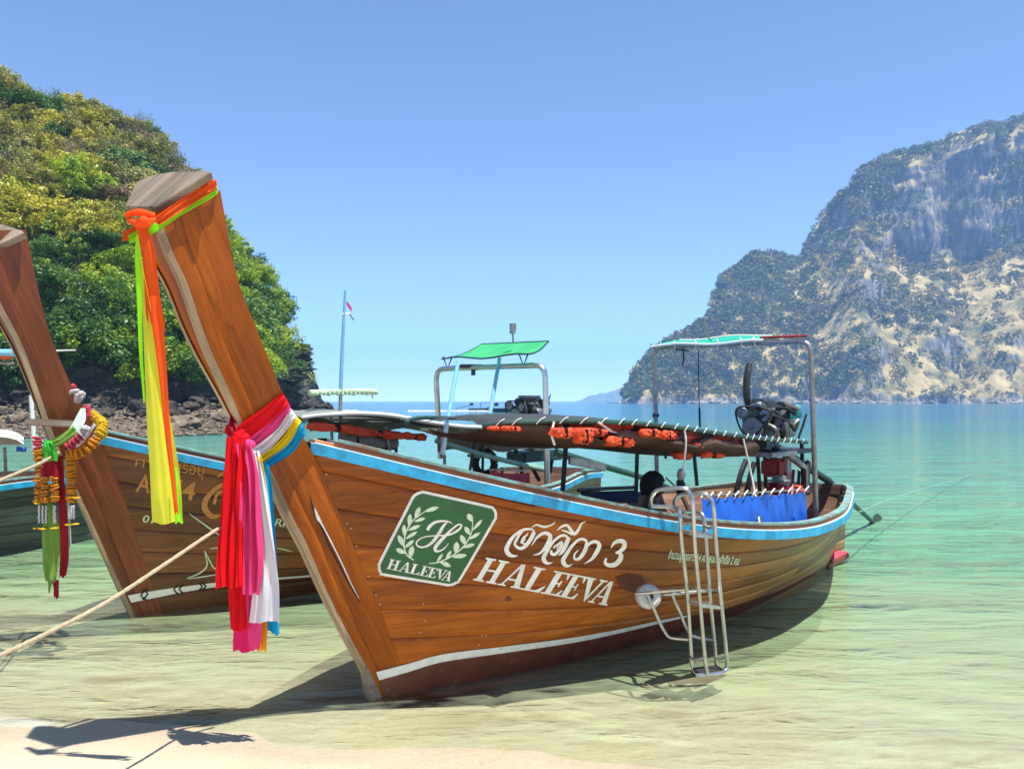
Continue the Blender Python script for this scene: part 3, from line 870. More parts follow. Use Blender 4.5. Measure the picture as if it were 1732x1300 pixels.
    tag(m.build('rubble', 'brown_rock', smooth=False, auto=None), 'loose brown rubble covering the shore below the black cliff', kind='stuff')
    # promontory of stacked strata at the right end
    c0 = pt(497, 640, 74)
    root = thing('rock_outcrop', (c0.x, c0.y, 0), 'black layered rock outcrop overhanging the sea at the tip of the left hill', 'rock')
    lay = [(700, 488, 58), (690, 480, 60), (680, 484, 52), (668, 478, 50), (657, 490, 46), (646, 486, 58), (636, 492, 54), (626, 486, 66), (616, 490, 58), (606, 494, 54), (597, 490, 60), (588, 494, 44), (580, 490, 32)]
    for i, (y, x, w) in enumerate(lay):
        for j in range(3):
            p = pt(x + g.uniform(-6, 6) - j * 16, y + g.uniform(-3, 3), 73 + g.uniform(-1.5, 1.5) + j * 1.2)
            me = rock_mesh(200 + i * 3 + j, .9, 3, 'cliff_rock', .6)
            o = bpy.data.objects.new('slab', me); C.objects.link(o); o.parent = root
            o.location = p - root.location; o.scale = (w / FPX * 74 * .5 * g.uniform(.75, 1.05), 2.2, .36 * g.uniform(.8, 1.4)); o.rotation_euler = (g.uniform(-.05, .05), g.uniform(-.12, .05), g.uniform(-.3, .3))
    c1 = pt(545, 690, 80)
    root = thing('low_rock', (c1.x, c1.y, 0), 'low black jagged rock in the sea off the tip of the left hill', 'rock')
    for i, (x, y, w) in enumerate([(556, 686, 9), (549, 690, 18), (535, 692, 22), (520, 690, 18), (505, 692, 20), (541, 697, 40), (558, 697, 10)]):
        o = bpy.data.objects.new('slab', rock_mesh(300 + i, .9, 3, 'cliff_rock', .7)); C.objects.link(o); o.parent = root
        p = pt(x, y, 80); o.location = p - root.location; o.scale = (w / FPX * 80 * .5, 1.2, .42); o.rotation_euler = (0, g.uniform(-.3, .1), g.uniform(-.3, .3))

build_left_hill()

# ---------------------------------------------------------------- headland on the right
RS = [(1050, 679), (1056, 668), (1066, 650), (1078, 628), (1105, 596), (1150, 566), (1190, 548), (1203, 525), (1206, 500), (1228, 466), (1268, 436), (1308, 430), (1340, 441), (1358, 440), (1363, 415), (1385, 372), (1420, 326), (1455, 290),
      (1500, 262), (1560, 252), (1620, 222), (1660, 220), (1700, 206), (1732, 194), (1850, 190), (2000, 200), (2300, 260), (2600, 420)]
RB = [(1050, 679), (1190, 560), (1268, 470), (1340, 455), (1358, 445), (1400, 418), (1450, 372), (1490, 400), (1540, 442), (1600, 450), (1665, 424), (1732, 405), (1900, 370), (2300, 420), (2600, 500)]
def rhill(px, t):
    a = (px - CX) / FPX
    ra = np.array(RS); rb = np.array(RB)
    sy = float(np.interp(px, ra[:, 0], ra[:, 1])); by = float(np.interp(px, rb[:, 0], rb[:, 1]))
    by = max(by, sy + 2)
    ys = 600 + 10 * math.sin(px * .02) + 6 * math.sin(px * .051)
    w = min(1, (px - 1045) / 260)
    yb = ys + 20 + 125 * w; yr = yb + 18 + 34 * w
    zb = CH + (HY - by) / FPX * yb; zr = max(zb + 1, CH + (HY - sy) / FPX * yr)
    zc = min(8 + 3 * math.sin(px * .03), zb * .5 + .5)
    K = [(-.05, ys - 15, -5), (0, ys, -.5), (.03, ys + 2, zc * .35), (.08, ys + 6, zc)]
    for f in (.25, .5, .75, 1.0):
        K.append((.08 + .5 * f, ys + 6 + (yb - ys - 6) * f, zc + (zb - zc) * f ** .92))
    K += [(.66, yb + (yr - yb) * .2, zb + (zr - zb) * .35), (.82, yb + (yr - yb) * .5, zb + (zr - zb) * .8), (1.0, yr, zr), (1.12, yr + 25, zr * .94), (1.4, yr + 130, zr * .4), (1.6, yr + 200, -5)]
    T = [k[0] for k in K]
    y = float(np.interp(t, T, [k[1] for k in K])); z = float(np.interp(t, T, [k[2] for k in K]))
    return Vector((a * y, y, z))

def build_headland():
    rows = []
    pxs = list(np.linspace(1046, 1780, 330)) + list(np.linspace(1795, 2600, 50))
    ts = list(np.linspace(-.05, .1, 14)) + list(np.linspace(.12, .56, 40)) + list(np.linspace(.58, 1.0, 70)) + list(np.linspace(1.05, 1.6, 12))
    for t in ts:
        r = []
        for px in pxs:
            p = rhill(px, t)
            cl = min(1, max(0, (t - .57) / .04)) * min(1, max(0, (1.08 - t) / .06)) * min(1, max(0, (px - 1340) / 40))
            q = p * .02
            k = noise.noise(q * 1.0) * 9 + noise.noise(q * 3.2) * 4 + noise.noise(q * 9) * 1.6
            f = min(1, max(0, t / .1)) * min(1, (px - 1040) / 90)
            fl = abs(noise.noise(Vector((px * .028, 0, p.z * .006)))) * 16 + abs(noise.noise(Vector((px * .11, 3, p.z * .012)))) * 7 + noise.noise(Vector((px * .3, 8, p.z * .05))) * 2.4
            but = 26 * math.exp(-((px - 1603) / 26) ** 4) - 14 * math.exp(-((px - 1653) / 18) ** 2) - 12 * math.exp(-((px - 1558) / 16) ** 2) + 12 * math.exp(-((px - 1500) / 26) ** 2) + 10 * math.exp(-((px - 1712) / 22) ** 2)
            p = p + Vector((0, -k * f * .8, k * .35 * f)) + Vector((0, (fl - 7 + but) * cl, 0))
            if t < .1:
                p.y += noise.noise(p * .12) * 4; p.z += abs(noise.noise(p * .2)) * 2.2 * (t > .01)
            r.append(p)
        rows.append(r)
    m = MB(); m.grid(rows)
    mt, nt, b = newmat('headland_ground')
    L = nt.links
    g = N(nt, 'ShaderNodeNewGeometry'); sn = N(nt, 'ShaderNodeSeparateXYZ'); L.new(g.outputs['Normal'], sn.inputs[0])
    sp = N(nt, 'ShaderNodeSeparateXYZ'); L.new(g.outputs['Position'], sp.inputs[0])
    mp = N(nt, 'ShaderNodeMapping'); mp.inputs['Scale'].default_value = (.30, .10, .045); L.new(g.outputs['Position'], mp.inputs[0])
    n1 = N(nt, 'ShaderNodeTexNoise', i_Scale=1.0, i_Detail=9.0, i_Roughness=.68, i_Distortion=.4); L.new(mp.outputs[0], n1.inputs['Vector'])
    n2 = N(nt, 'ShaderNodeTexNoise', i_Scale=.035, i_Detail=8.0, i_Roughness=.65); L.new(g.outputs['Position'], n2.inputs['Vector'])
    rock = ramp(nt, n1.outputs[0], [(0.36, (0.06, 0.06, 0.06)), (0.47, (0.15, 0.145, 0.14)), (0.60, (0.33, 0.30, 0.27)), (0.72, (0.50, 0.38, 0.26))])
    grass = ramp(nt, n2.outputs[0], [(0.36, (0.09, 0.11, 0.035)), (0.45, (0.24, 0.20, 0.08)), (0.53, (0.46, 0.36, 0.16)), (0.75, (0.56, 0.44, 0.22))])
    st = N(nt, 'ShaderNodeMapRange', i_From_Min=.60, i_From_Max=.42); L.new(sn.outputs[2], st.inputs[0])
    lo = N(nt, 'ShaderNodeMapRange', i_From_Min=6.0, i_From_Max=3.0); L.new(sp.outputs[2], lo.inputs[0])
    mm = N(nt, 'ShaderNodeMath', operation='MAXIMUM'); L.new(st.outputs[0], mm.inputs[0]); L.new(lo.outputs[0], mm.inputs[1])
    a1 = N(nt, 'ShaderNodeMix', data_type='RGBA'); L.new(mm.outputs[0], a1.inputs[0]); L.new(grass, a1.inputs[6]); L.new(rock, a1.inputs[7])
    L.new(a1.outputs[2], b.inputs['Base Color']); b.inputs['Roughness'].default_value = .95
    bp = N(nt, 'ShaderNodeBump', i_Strength=1.0, i_Distance=2.5); L.new(n1.outputs[0], bp.inputs['Height']); L.new(bp.outputs[0], b.inputs['Normal'])
    tag(m.build('headland_terrain', 'headland_ground', auto=None), kind='structure')
    bvh = BVHTree.FromPolygons([tuple(v) for v in m.V], m.F)
    g = random.Random(11)
    far = {}
    for nm in ('leaf_far', 'leaf_far_dry', 'leaf_far_grey'):
        far[nm] = []
        for k in range(4):
            V, t = crown_arrays(500 + k, 14, 11, 1.0, .17, squash=.95, spread=.36)
            far[nm].append((V, t, np_mesh('far_crown', V, [nm], t)))
    pts_ = []
    for k in range(5600):
        px = g.uniform(1060, 1800) if k > 260 else g.uniform(1060, 1760)
        t = g.uniform(.05, .6) if g.random() < .62 else g.uniform(.6, 1.02)
        if k < 260: t = g.uniform(.97, 1.03)
        p = rhill(px, t)
        if p.z < 5: continue
        dens = noise.noise(Vector((p.x * .02, p.y * .02, p.z * .03)))
        cliff = t > .6 and t < .96 and px > 1350
        if cliff:
            bare = (1535 < px < 1672) or px < 1440
            if bare and t < .88 and g.random() < (.93 if px > 1500 else .62): continue
            if not bare and g.random() < .2: continue
        if not cliff and t < .97:
            low = px > 1380 and t < .5
            if low and dens < .06 and g.random() < .78: continue
        h = bvh.ray_cast(Vector((p.x, p.y - 60, p.z)), Vector((0, 1, 0)), 140)
        q = h[0] if h[0] is not None and abs(h[0].y - p.y) < 40 else p
        r = g.uniform(2.4, 4.6) if k % 5 else g.uniform(4.4, 6.2)
        if t < .12: r *= .7
        if t > .96: r *= g.uniform(.5, .9)
        u = g.random()
        if t < .55 and px > 1380: mat = 'leaf_far' if u < .34 else 'leaf_far_dry' if u < .76 else 'leaf_far_grey'
        else: mat = 'leaf_far' if u < .66 else 'leaf_far_grey' if u < .92 else 'leaf_far_dry'
        pts_.append((r * (600 / p.y), px, t, Vector((q.x, q.y, q.z)), r, mat))
    pts_.sort(key=lambda a: -a[0])
    seen = 0; VV = {}; TT = {}
    nm = {'leaf_far': ('green', 'green trees of the far headland'), 'leaf_far_dry': ('straw-coloured dry', 'dry trees of the far headland'), 'leaf_far_grey': ('grey leafless', 'grey trees of the far headland')}
    for i, (s, px, t, q, r, mat) in enumerate(pts_):
        V, tt, me = far[mat][g.randrange(4)]
        sc3 = np.array([r * g.uniform(.8, 1.2), r * g.uniform(.8, 1.2), r * g.uniform(.8, 1.25)]); a = g.uniform(0, 6.28)
        if seen < 75 and px < 1732:
            o = bpy.data.objects.new('tree', me); C.objects.link(o); o.location = q + Vector((0, 0, r * .4)); o.scale = sc3; o.rotation_euler = (0, 0, a)
            where = 'on the skyline of the far headland' if t > .96 else 'among the cliffs of the far headland' if t > .6 else 'on the grassy slope of the far headland' if t > .2 else 'above the rocky shore of the far headland'
            tag(o, f'rounded {nm[mat][0]} tree {where}', 'tree', nm[mat][1] + ' ' + where.split(' of ')[0]); seen += 1
        else:
            ca, sa = math.cos(a), math.sin(a)
            W = V * sc3; W = np.stack([W[:, 0] * ca - W[:, 1] * sa, W[:, 0] * sa + W[:, 1] * ca, W[:, 2]], 1) + np.array(q) + np.array([0, 0, r * .4])
            VV.setdefault(mat, []).append(W); TT.setdefault(mat, []).append(tt + g.uniform(-.2, .2))
    for mat in VV:
        me = np_mesh('woodland', np.vstack(VV[mat]), [mat], np.clip(np.concatenate(TT[mat]), 0, 1))
        o = bpy.data.objects.new('woodland', me); C.objects.link(o)
        tag(o, f'mass of {nm[mat][0]} scrub and small trees covering the far headland', kind='stuff')
    # shoreline boulders
    rk = [rock_mesh(s + 40, .7, 2, 'pale_rock') for s in range(4)]
    for k in range(60):
        px = g.uniform(1130, 1730); p = rhill(px, 0.0); s = g.uniform(.8, 2.6)
        o = bpy.data.objects.new('shore_rock', rk[g.randrange(4)]); C.objects.link(o)
        o.location = (p.x, p.y - g.uniform(0, 6), g.uniform(-.2, 1.2)); o.scale = (s * 1.5, s, s * .8); o.rotation_euler = (g.uniform(-.3, .3), g.uniform(-.3, .3), g.uniform(0, 6))
        tag(o, 'pale boulder at the waterline below the far headland', 'boulder', 'pale boulders along the far shore')

build_headland()

def far_island():
    m = MB(); rows = []
    for j in range(12):
        r = []
        for i in range(60):
            px = 975 + 130 * i / 59; t = j / 11
            y = float(np.interp(px, [975, 1000, 1030, 1055, 1080, 1105], [679, 668, 662, 656, 664, 679]))
            z = (CH + (HY - y) / FPX * 2700) * math.sin(t * math.pi) + noise.noise(Vector((px * .1, t * 4, 0))) * 4 * math.sin(t * math.pi) - 1
            Y = 2600 + 200 * t
            r.append(Vector(((px - CX) / FPX * Y, Y, z)))
        rows.append(r)
    m.grid(rows)
    plain('far_island', (0.10, 0.13, 0.06), .9, var=.4, scale=.02)
    tag(m.build('far_island_terrain', 'far_island', auto=None), kind='structure')
far_island()
# ================================================================ LONG-TAIL BOATS
S0, S1 = -0.5, 6.784
BK = [0, .712, 1.135, 1.25, 1.06, .62, .12]
ZK = [1.716, 1.362, 1.08, .93, .897, .93, .88]
WS = [(-.5, 0), (0, .015), (.25, .10), (.6, .20), (1.1, .33), (1.8, .43), (2.62, .51), (3.54, .50), (4.6, .40), (5.4, .27), (6.0, .14), (6.4, .02), (6.8, .01)]
def rimb(s):
    b = max(0, crs((S0, S1), BK, s))
    e = min(max((s - (S1 - 1.42)) / 1.42, 0), 1)
    return b * math.sqrt(max(0, 1 - e ** 2.5))
def rimz(s):
    return crs((S0, S1), ZK, min(max(s, S0), S1)) + (.03 * math.exp(-((s - 5.8) / .7) ** 2))
def wlb(s):
    return float(np.interp(s, [w[0] for w in WS], [w[1] for w in WS]))
def hullb(s, z):
    zr = rimz(s); B = rimb(s); w = min(wlb(s), B)
    if z >= 0:
        v = min(z / zr, 1.15)
        return w + (B - w) * v ** .9
    k = max(0, 1 - (z / -.26) ** 2)
    return w * math.sqrt(k)

class Frame:
    """boat frame: s aft along the keel from the foot of the stem, b to starboard, z up"""
    def __init__(f, fx, fy, ux, uy, k=1.0):
        f.F = Vector((fx, fy, 0)); f.u = Vector((ux, uy, 0)).normalized(); f.v = Vector((f.u.y, -f.u.x, 0)); f.k = k
    def W(f, s, b, z):
        return f.F + f.u * s + f.v * b + Vector((0, 0, z))
    def P(f, px, py, b=0.0):
        """point of the fore-and-aft plane at half-breadth b seen at photo position px, py"""
        a = (px - CX) / FPX
        s = (a * (f.F.y + f.v.y * b) - f.F.x - f.v.x * b) / (f.u.x - a * f.u.y)
        Y = f.F.y + f.u.y * s + f.v.y * b
        return Vector((s, b, CH - (py - HY) / FPX * Y))
    def PW(f, px, py, b=0.0):
        return f.W(*f.P(px, py, b))

def extrude_outline(f, rows, inner=0.0):
    pass

def build_boat(f, rows, cap, woods, opts):
    """rows: [(front px, py), (back px, py), half thickness front, half thickness back or None=hull side]"""
    root = thing('longtail_boat', f.F, opts['label'], 'boat')
    W = f.W
    out = {'root': root}
    plank_m, stem_m, strake_m = woods
    # ---- seam where planks meet the stem, from the photo rows that lie on the hull
    seam = []
    prow = []
    for (fp, bp_, tf, tb) in rows:
        a = f.P(*fp, tf)
        if tb is None:
            bb = .1
            for _ in range(25):
                q = f.P(*bp_, bb); nb = hullb(q.x, q.z); bb = bb * .5 + min(max(nb, .05), .6) * .5
            q = f.P(*bp_, bb); seam.append((q.z, q.x)); prow.append((a, q, tf, bb))
        else:
            q = f.P(*bp_, tb); prow.append((a, q, tf, tb))
    seam.sort()
    def seam_s(z):
        return float(np.interp(z, [q[0] for q in seam], [q[1] for q in seam]))
    out['seam'] = seam
    # ---- planks
    NS = opts.get('strakes', 8)
    allV = []; allF = []
    S_end = S1 - .03
    vb = [-.12] + [i / NS for i in range(1, NS)] + [0.985]
    vb[0] = -.16
    for side in (1, -1):
        for k in range(NS):
            v0, v1 = vb[k], vb[k + 1]
            # staggered butt joints: the plank run is cut into two or three boards
            cuts = {0: [], 1: [2.9], 2: [4.3], 3: [1.9], 4: [3.6], 5: [2.6], 6: [4.6], 7: [3.1]}.get(k % 8, [])
            ends = []
            sst = min(seam_s(rimz(0) * max((v0 + v1) / 2, 0)), 1.2)
            last = sst
            spans = []
            for c_ in cuts + [S_end]:
                spans.append((last, c_)); last = c_
            for (sa, sb) in spans:
                rws = []; uv = []
                n = max(6, int((sb - sa) / .12)); first = sa == sst
                for j in range(7):
                    w = [0, .035, .2, .5, .8, .965, 1][j]
                    v = v0 + (v1 - v0) * w
                    bow = (1 - (2 * w - 1) ** 2) * .0015 - (.009 if j in (0, 6) else 0)
                    r = []
                    for i in range(n + 1):
                        t = i / n
                        z0 = v * (rimz(sa) if v > 0 else .9)
                        s_a = sa
                        if first:
                            s_a = sa
                            for _ in range(6):
                                s_a = seam_s(max(v, 0) * rimz(s_a))
                        s = s_a + (sb - s_a) * t
                        if i == 0 and not first: s += .004
                        if i == n and sb != S_end: s -= .004
                        z = v * rimz(s) if v > 0 else v * .9
                        b = hullb(s, z) + bow
                        if s > S_end - .3: b = max(b, .0)
                        r.append(W(s, side * max(b, .004), z)); uv.append((s, z + k * 3.1 + side))
                    rws.append(r)
                m = MB()
                if side > 0: rws = [list(reversed(r)) for r in rws]; uv = [uv[q * (n + 1) + (n - p)] for q in range(7) for p in range(n + 1)]
                m.grid(rws, uv=uv)
                o = m.build('plank', plank_m, root, auto=None)
    # smooth target surface for everything painted on the side
    tg = []
    for j in range(26):
        v = -.16 + 1.145 * j / 25; r = []
        for i in range(110):
            s = -.42 + (S_end + .42) * i / 109
            z = v * rimz(s) if v > 0 else v * .9
            r.append(W(s, max(hullb(s, z) + .001, .002), z))
        tg.append(r)
    mt_ = MB(); mt_.grid(tg); allV = [tuple(q) for q in mt_.V]; allF = mt_.F
    sm_ = [s for s in [-.42 + (S_end + .42) * i / 109 for i in range(110)]]
    keep = []
    for ff in allF:
        i = ff[0] % 110; j = ff[0] // 110
        v = -.16 + 1.145 * j / 25; s = sm_[i]; z = v * rimz(s)
        if s > seam_s(max(v, 0) * rimz(s)) - .06: keep.append(ff)
    allF = keep
    # dark inner skin a little inside (frames and inside of the boat)
    for side in (1, -1):
        rws = []; uv = []
        for j in range(8):
            v = -.1 + 1.1 * j / 7
            r = []
            for i in range(60):
                s = .25 + (S_end - .1 - .25) * i / 59
                z = v * rimz(s); r.append(W(s, side * max(hullb(s, z) - .035, .002), z)); uv.append((s, z))
            rws.append(r)
        m = MB(); m.grid(rws, uv=uv); m.build('inner_lining', 'inner_wood', root, auto=None)
    # frames (ribs)
    for i in range(13):
        s = .7 + i * .44
        for side in (1, -1):
            m = MB(); pts_ = [W(s, side * (hullb(s, v * rimz(s)) - .05), v * rimz(s)) for v in np.linspace(.1, .93, 8)]
            m.tube(pts_, .022, 4); m.build('rib', 'inner_wood', root)
    # floor
    rws = []; uv = []
    for i in range(30):
        s = .6 + 5.6 * i / 29; b = max(hullb(s, .3) - .04, .01)
        rws.append([W(s, -b, .3), W(s, 0, .3), W(s, b, .3)]); uv += [(s, -b), (s, 0), (s, b)]
    m = MB(); m.grid(rws, uv=uv); m.build('floor_board', 'inner_wood', root)
    m = MB(); rws = []; uv = []
    for i in range(14):   # short fore deck
        s = -.38 + 1.15 * i / 13; b = max(rimb(s) - .02, .01); z = rimz(s) - .13
        rws.append([W(s, -b, z), W(s, 0, z + .01), W(s, b, z)]); uv += [(s, -b), (s, 0), (s, b)]
    m.grid(rws, uv=uv); m.build('fore_deck', 'brown_strake', root)
    for s in (1.9, 2.9, 3.9):  # thwarts
        b = hullb(s, rimz(s) - .28) - .08
        m = MB(); m.box(W(s, 0, rimz(s) - .28), (.24, 2 * b, .035), X=f.u, Y=f.v, bev=.006); m.build('bench', 'inner_wood', root)
    # ---- rim bands
    def band(name, mat, dz0, dz1, o0, o1, sa=-.46, sb=S1, side=1, n=90):
        rws = []; uv = []
        ss = [sa + (sb - sa) * (1 - (1 - i / n) ** 1.6) for i in range(n + 1)]
        for s in ss:
            b = rimb(s); z = rimz(s)
            e = .01
            tb_ = (rimb(min(s + e, S1)) - rimb(s - e)) / (2 * e)
            tb_ = max(-3.5, min(3.5, tb_))
            nx = Vector((-tb_, 1)).normalized()
            def q(o, dz): return W(s + nx.x * o, side * max(b + nx.y * o, .001 if s < 6.7 else 0), z + dz)
            rws.append([q(o0, dz0), q(o1, dz0), q(o1, dz1), q(o0, dz1)]); uv += [(s, 0), (s, abs(o1 - o0)), (s, abs(o1 - o0) + dz1 - dz0), (s, .3)]
        if side < 0: rws = [list(reversed(r)) for r in rws]
        m = MB(); m.grid(rws, close=True, uv=uv); return m.build(name, mat, root, auto=30)
    bo = opts.get('bow_s', -.44)
    for side in (1, -1):
        band('rub_rail', 'blue_paint', -.118, -.052, -.012, .032, bo, side=side)
        band('rail_edge', 'white_paint', -.0515, -.044, -.012, .026, bo, side=side)
        band('bulwark_strake', strake_m, -.0435, -.012, -.02, .012, bo + .1, side=side)
        band('cap_rail', 'teal_paint', -.0115, .006, -.045, .022, bo + .12, side=side)
        band('inner_wale', 'inner_wood', -.12, -.014, -.052, -.022, .2, side=side)
    # ---- stem
    def col(mb, A, Bq, name, mat, flip):
        pass
    NR = 8
    lv = []
    for i in range(len(prow) - 1):
        a0, q0, tf0, tb0 = prow[i]; a1, q1, tf1, tb1 = prow[i + 1]
        lv.append((i, ))
    def splin(idx, t):
        P0 = prow[max(idx - 1, 0)]; P1 = prow[idx]; P2 = prow[idx + 1]; P3 = prow[min(idx + 2, len(prow) - 1)]
        def cr(a, b, c, d): return .5 * ((2 * b) + (c - a) * t + (2 * a - 5 * b + 4 * c - d) * t * t + (3 * b - a - 3 * c + d) * t ** 3)
        return [cr(P0[k], P1[k], P2[k], P3[k]) for k in range(2)] + [P1[k] + (P2[k] - P1[k]) * t for k in (2, 3)]
    L = []
    for i in range(len(prow) - 1):
        for j in range(5):
            L.append(splin(i, j / 5))
    L.append(list(prow[-1][:2]) + [prow[-1][2], prow[-1][3]])
    dist = [0]
    for i in range(1, len(L)): dist.append(dist[-1] + (L[i][0] - L[i - 1][0]).length)
    NP = 2   # boards side by side in the stem
    for side in (1, -1):
        edges = [(0.0, .36), (.36, 1.0)] if opts.get('split_stem', True) else [(0.0, 1.0)]
        for (w0, w1) in edges:
            rws = []; uv = []
            for (A, Q, tf, tb), d in zip(L, dist):
                r = []
                for j in range(6):
                    w = w0 + (w1 - w0) * [0, .05, .3, .7, .95, 1][j]
                    dip = .004 if j in (0, 5) and (w > 0 and w < 1) else 0
                    s = A.x + (Q.x - A.x) * w; z = A.z + (Q.z - A.z) * w; b = tf + (tb - tf) * w + .004 - dip
                    r.append(W(s, side * b, z)); uv.append((d + w1 * 5, (Q - A).length * w))
                rws.append(r)
            if side < 0: rws = [list(reversed(r)) for r in rws]; uv = [uv[i * 6 + 5 - j] for i in range(len(rws)) for j in range(6)]
            m = MB(); m.grid(rws, uv=uv); m.build('stem_board', stem_m, root, auto=None)
    # front face and back face
    ed = opts.get('strip_w', .022)
    rws = []; uv = []
    for (A, Q, tf, tb), d in zip(L, dist):
        rws.append([W(A.x, -tf, A.z), W(A.x - .004, 0, A.z), W(A.x, tf, A.z)]); uv += [(d, -tf), (d, 0), (d, tf)]
    m = MB(); m.grid(rws, uv=uv); m.build('stem_front', stem_m, root)
    rws = []; uv = []
    for (A, Q, tf, tb), d in zip(L, dist):
        if Q.z > 1.55: rws.append([W(Q.x, tb + .003, Q.z), W(Q.x + .004, 0, Q.z), W(Q.x, -tb - .003, Q.z)]); uv += [(d, -tb), (d, 0), (d, tb)]
    m = MB(); m.grid(rws, uv=uv); m.build('stem_back', stem_m, root)
    for side in (1, -1):
        rws = []; uv = []
        for (A, Q, tf, tb), d in zip(L, dist):
            dr = (Q - A); dr = Vector((dr.x, 0, dr.z)).normalized()
            i0 = A - dr * .012; i1 = A + dr * ed
            wmin = max(tf - .03, .0)
            rws.append([W(i0.x, side * wmin, i0.z), W(i0.x, side * (tf + .008), i0.z), W(i1.x, side * (tf + .010), i1.z), W(i1.x, side * (tf - .0), i1.z)])
            uv += [(d, 0), (d, .03), (d, .06), (d, .09)]
        if side < 0: rws = [list(reversed(r)) for r in rws]
        m = MB(); m.grid(rws, uv=uv); m.build('edge_strip', 'bare_wood', root, auto=30)
    # cap: outline given in photo pixels on a tilted plane
    if cap:
        outline, th = cap
        top = [f.PW(px, py, b_) for px, py, b_ in outline]
        cen = sum(top, Vector()) / len(top)
        nrm = Vector((0, 0, 0))
        for i in range(len(top)):
            nrm += (top[i] - cen).cross(top[(i + 1) % len(top)] - cen)
        nrm.normalize()
        if nrm.z < 0: nrm = -nrm
        for i, (px, py, b_) in enumerate(outline):   # draw the corners onto one plane
            d = ray(px, py); dn = d.dot(nrm)
            if abs(dn) > .02:
                q = EYE + d * ((cen - EYE).dot(nrm) / dn)
                if (q - top[i]).length < .3: top[i] = q
        k = len(top)
        V = [cen + nrm * .008] + [p + (cen - p) * .03 + nrm * .006 for p in top] + top + [p + (cen - p) * .04 - nrm * th for p in top]
        F = [(0, 1 + i, 1 + (i + 1) % k) for i in range(k)]
        for ring in (1, 1 + k):
            F += [(ring + i, ring + k + i, ring + k + (i + 1) % k, ring + (i + 1) % k) for i in range(k)]
        F.append(tuple(1 + 2 * k + i for i in range(k)))
        uvl = [((p - cen).dot(f.u), (p - cen).dot(f.v)) for p in V]
        mk('prow_cap', V, F, 'grey_wood', root, uvl, smooth=False)
        out['cap'] = (top, cen, nrm)
    out['bvh'] = BVHTree.FromPolygons(allV, allF)
    out['stem'] = L
    # stem board side as extra target for things fixed to it
    sv = []; sf = []
    for (A, Q, tf, tb) in L:
        sv += [W(A.x, tf + .004, A.z), W(Q.x, tb + .004, Q.z)]
    for i in range(len(L) - 1): sf.append((2 * i, 2 * i + 1, 2 * i + 3, 2 * i + 2))
    out['stem_bvh'] = BVHTree.FromPolygons([tuple(v) for v in sv], sf)
    return out

def on(bt, px, py, off=.004):
    d = ray(px, py)
    h = bt['bvh'].ray_cast(EYE, d)
    h2 = bt['stem_bvh'].ray_cast(EYE, d)
    if h2[0] is not None and (h[0] is None or h2[3] < h[3]):
        h = h2
    if h[0] is None: return None
    n = h[1]
    if n.dot(d) > 0: n = -n
    return h[0] + n * off

_pile = [0]
def decal(name, polys, bt, mat, parent, off=.004, step=9.0, holes=None, th=.0016):
    """flat painted shape: polygons in photo pixels laid on the curved hull"""
    m = MB()
    for k, poly in enumerate(polys):
        P = [Vector((x, y, 0)) for x, y in poly]
        bm = bmesh.new()
        vs = [bm.verts.new(p) for p in P]
        bm.verts.ensure_lookup_table()
        for t in tessellate_polygon([P]):
            try: bm.faces.new([vs[i] for i in t])
            except ValueError: pass
        for _ in range(4):
            lg = [e for e in bm.edges if e.calc_length() > step]
            if not lg: break
            bmesh.ops.subdivide_edges(bm, edges=lg, cuts=1)
            bmesh.ops.triangulate(bm, faces=bm.faces[:])
        bm.verts.index_update()
        _pile[0] = (_pile[0] + 1) % 7
        V = []; ok = True
        for v in bm.verts:
            q = on(bt, v.co.x, v.co.y, off + (_pile[0]) * .00025)
            if q is None: ok = False; break
            V.append(q)
        if ok:
            m.add(V, [tuple(v.index for v in fc.verts) for fc in bm.faces])
        bm.free()
    if m.V:
        return m.build(name, mat, parent, smooth=False, auto=None)

def stroke(pts, tr=None, k=5):
    """polyline with widths (x, y, w) to quads"""
    P = sm2(pts, k) if len(pts) > 2 else pts
    L = []; Rr = []
    for i, (x, y, w) in enumerate(P):
        a = P[max(i - 1, 0)]; b = P[min(i + 1, len(P) - 1)]
        dx, dy = b[0] - a[0], b[1] - a[1]; l = math.hypot(dx, dy) or 1
        nx, ny = -dy / l, dx / l
        L.append((x + nx * w / 2, y + ny * w / 2)); Rr.append((x - nx * w / 2, y - ny * w / 2))
    quads = []
    for i in range(len(P) - 1):
        quads.append([L[i], L[i + 1], Rr[i + 1], Rr[i]])
    if tr: quads = [[tr(*p) for p in q] for q in quads]
    return quads

def stroke_decal(name, strokes, tr, bt, mat, parent, off=.004, k=5):
    """each stroke one continuous strip"""
    m = MB()
    for si, pts in enumerate(strokes):
        P = sm2(pts, k) if len(pts) > 2 else pts
        rows = []
        _pile[0] = (_pile[0] + 1) % 7
        for i, (x, y, w) in enumerate(P):
            a = P[max(i - 1, 0)]; b = P[min(i + 1, len(P) - 1)]
            dx, dy = b[0] - a[0], b[1] - a[1]; l = math.hypot(dx, dy) or 1
            nx, ny = -dy / l, dx / l
            r = []
            for q in (-.5, 0, .5):
                X, Y = tr(x + nx * w * q, y + ny * w * q)
                v = on(bt, X, Y, off + _pile[0] * .0003 + i * .00001)
                r.append(v)
            if None in r: continue
            rows.append(r)
        if len(rows) > 1: m.grid(rows)
    if m.V: return m.build(name, mat, parent, smooth=False, auto=None)

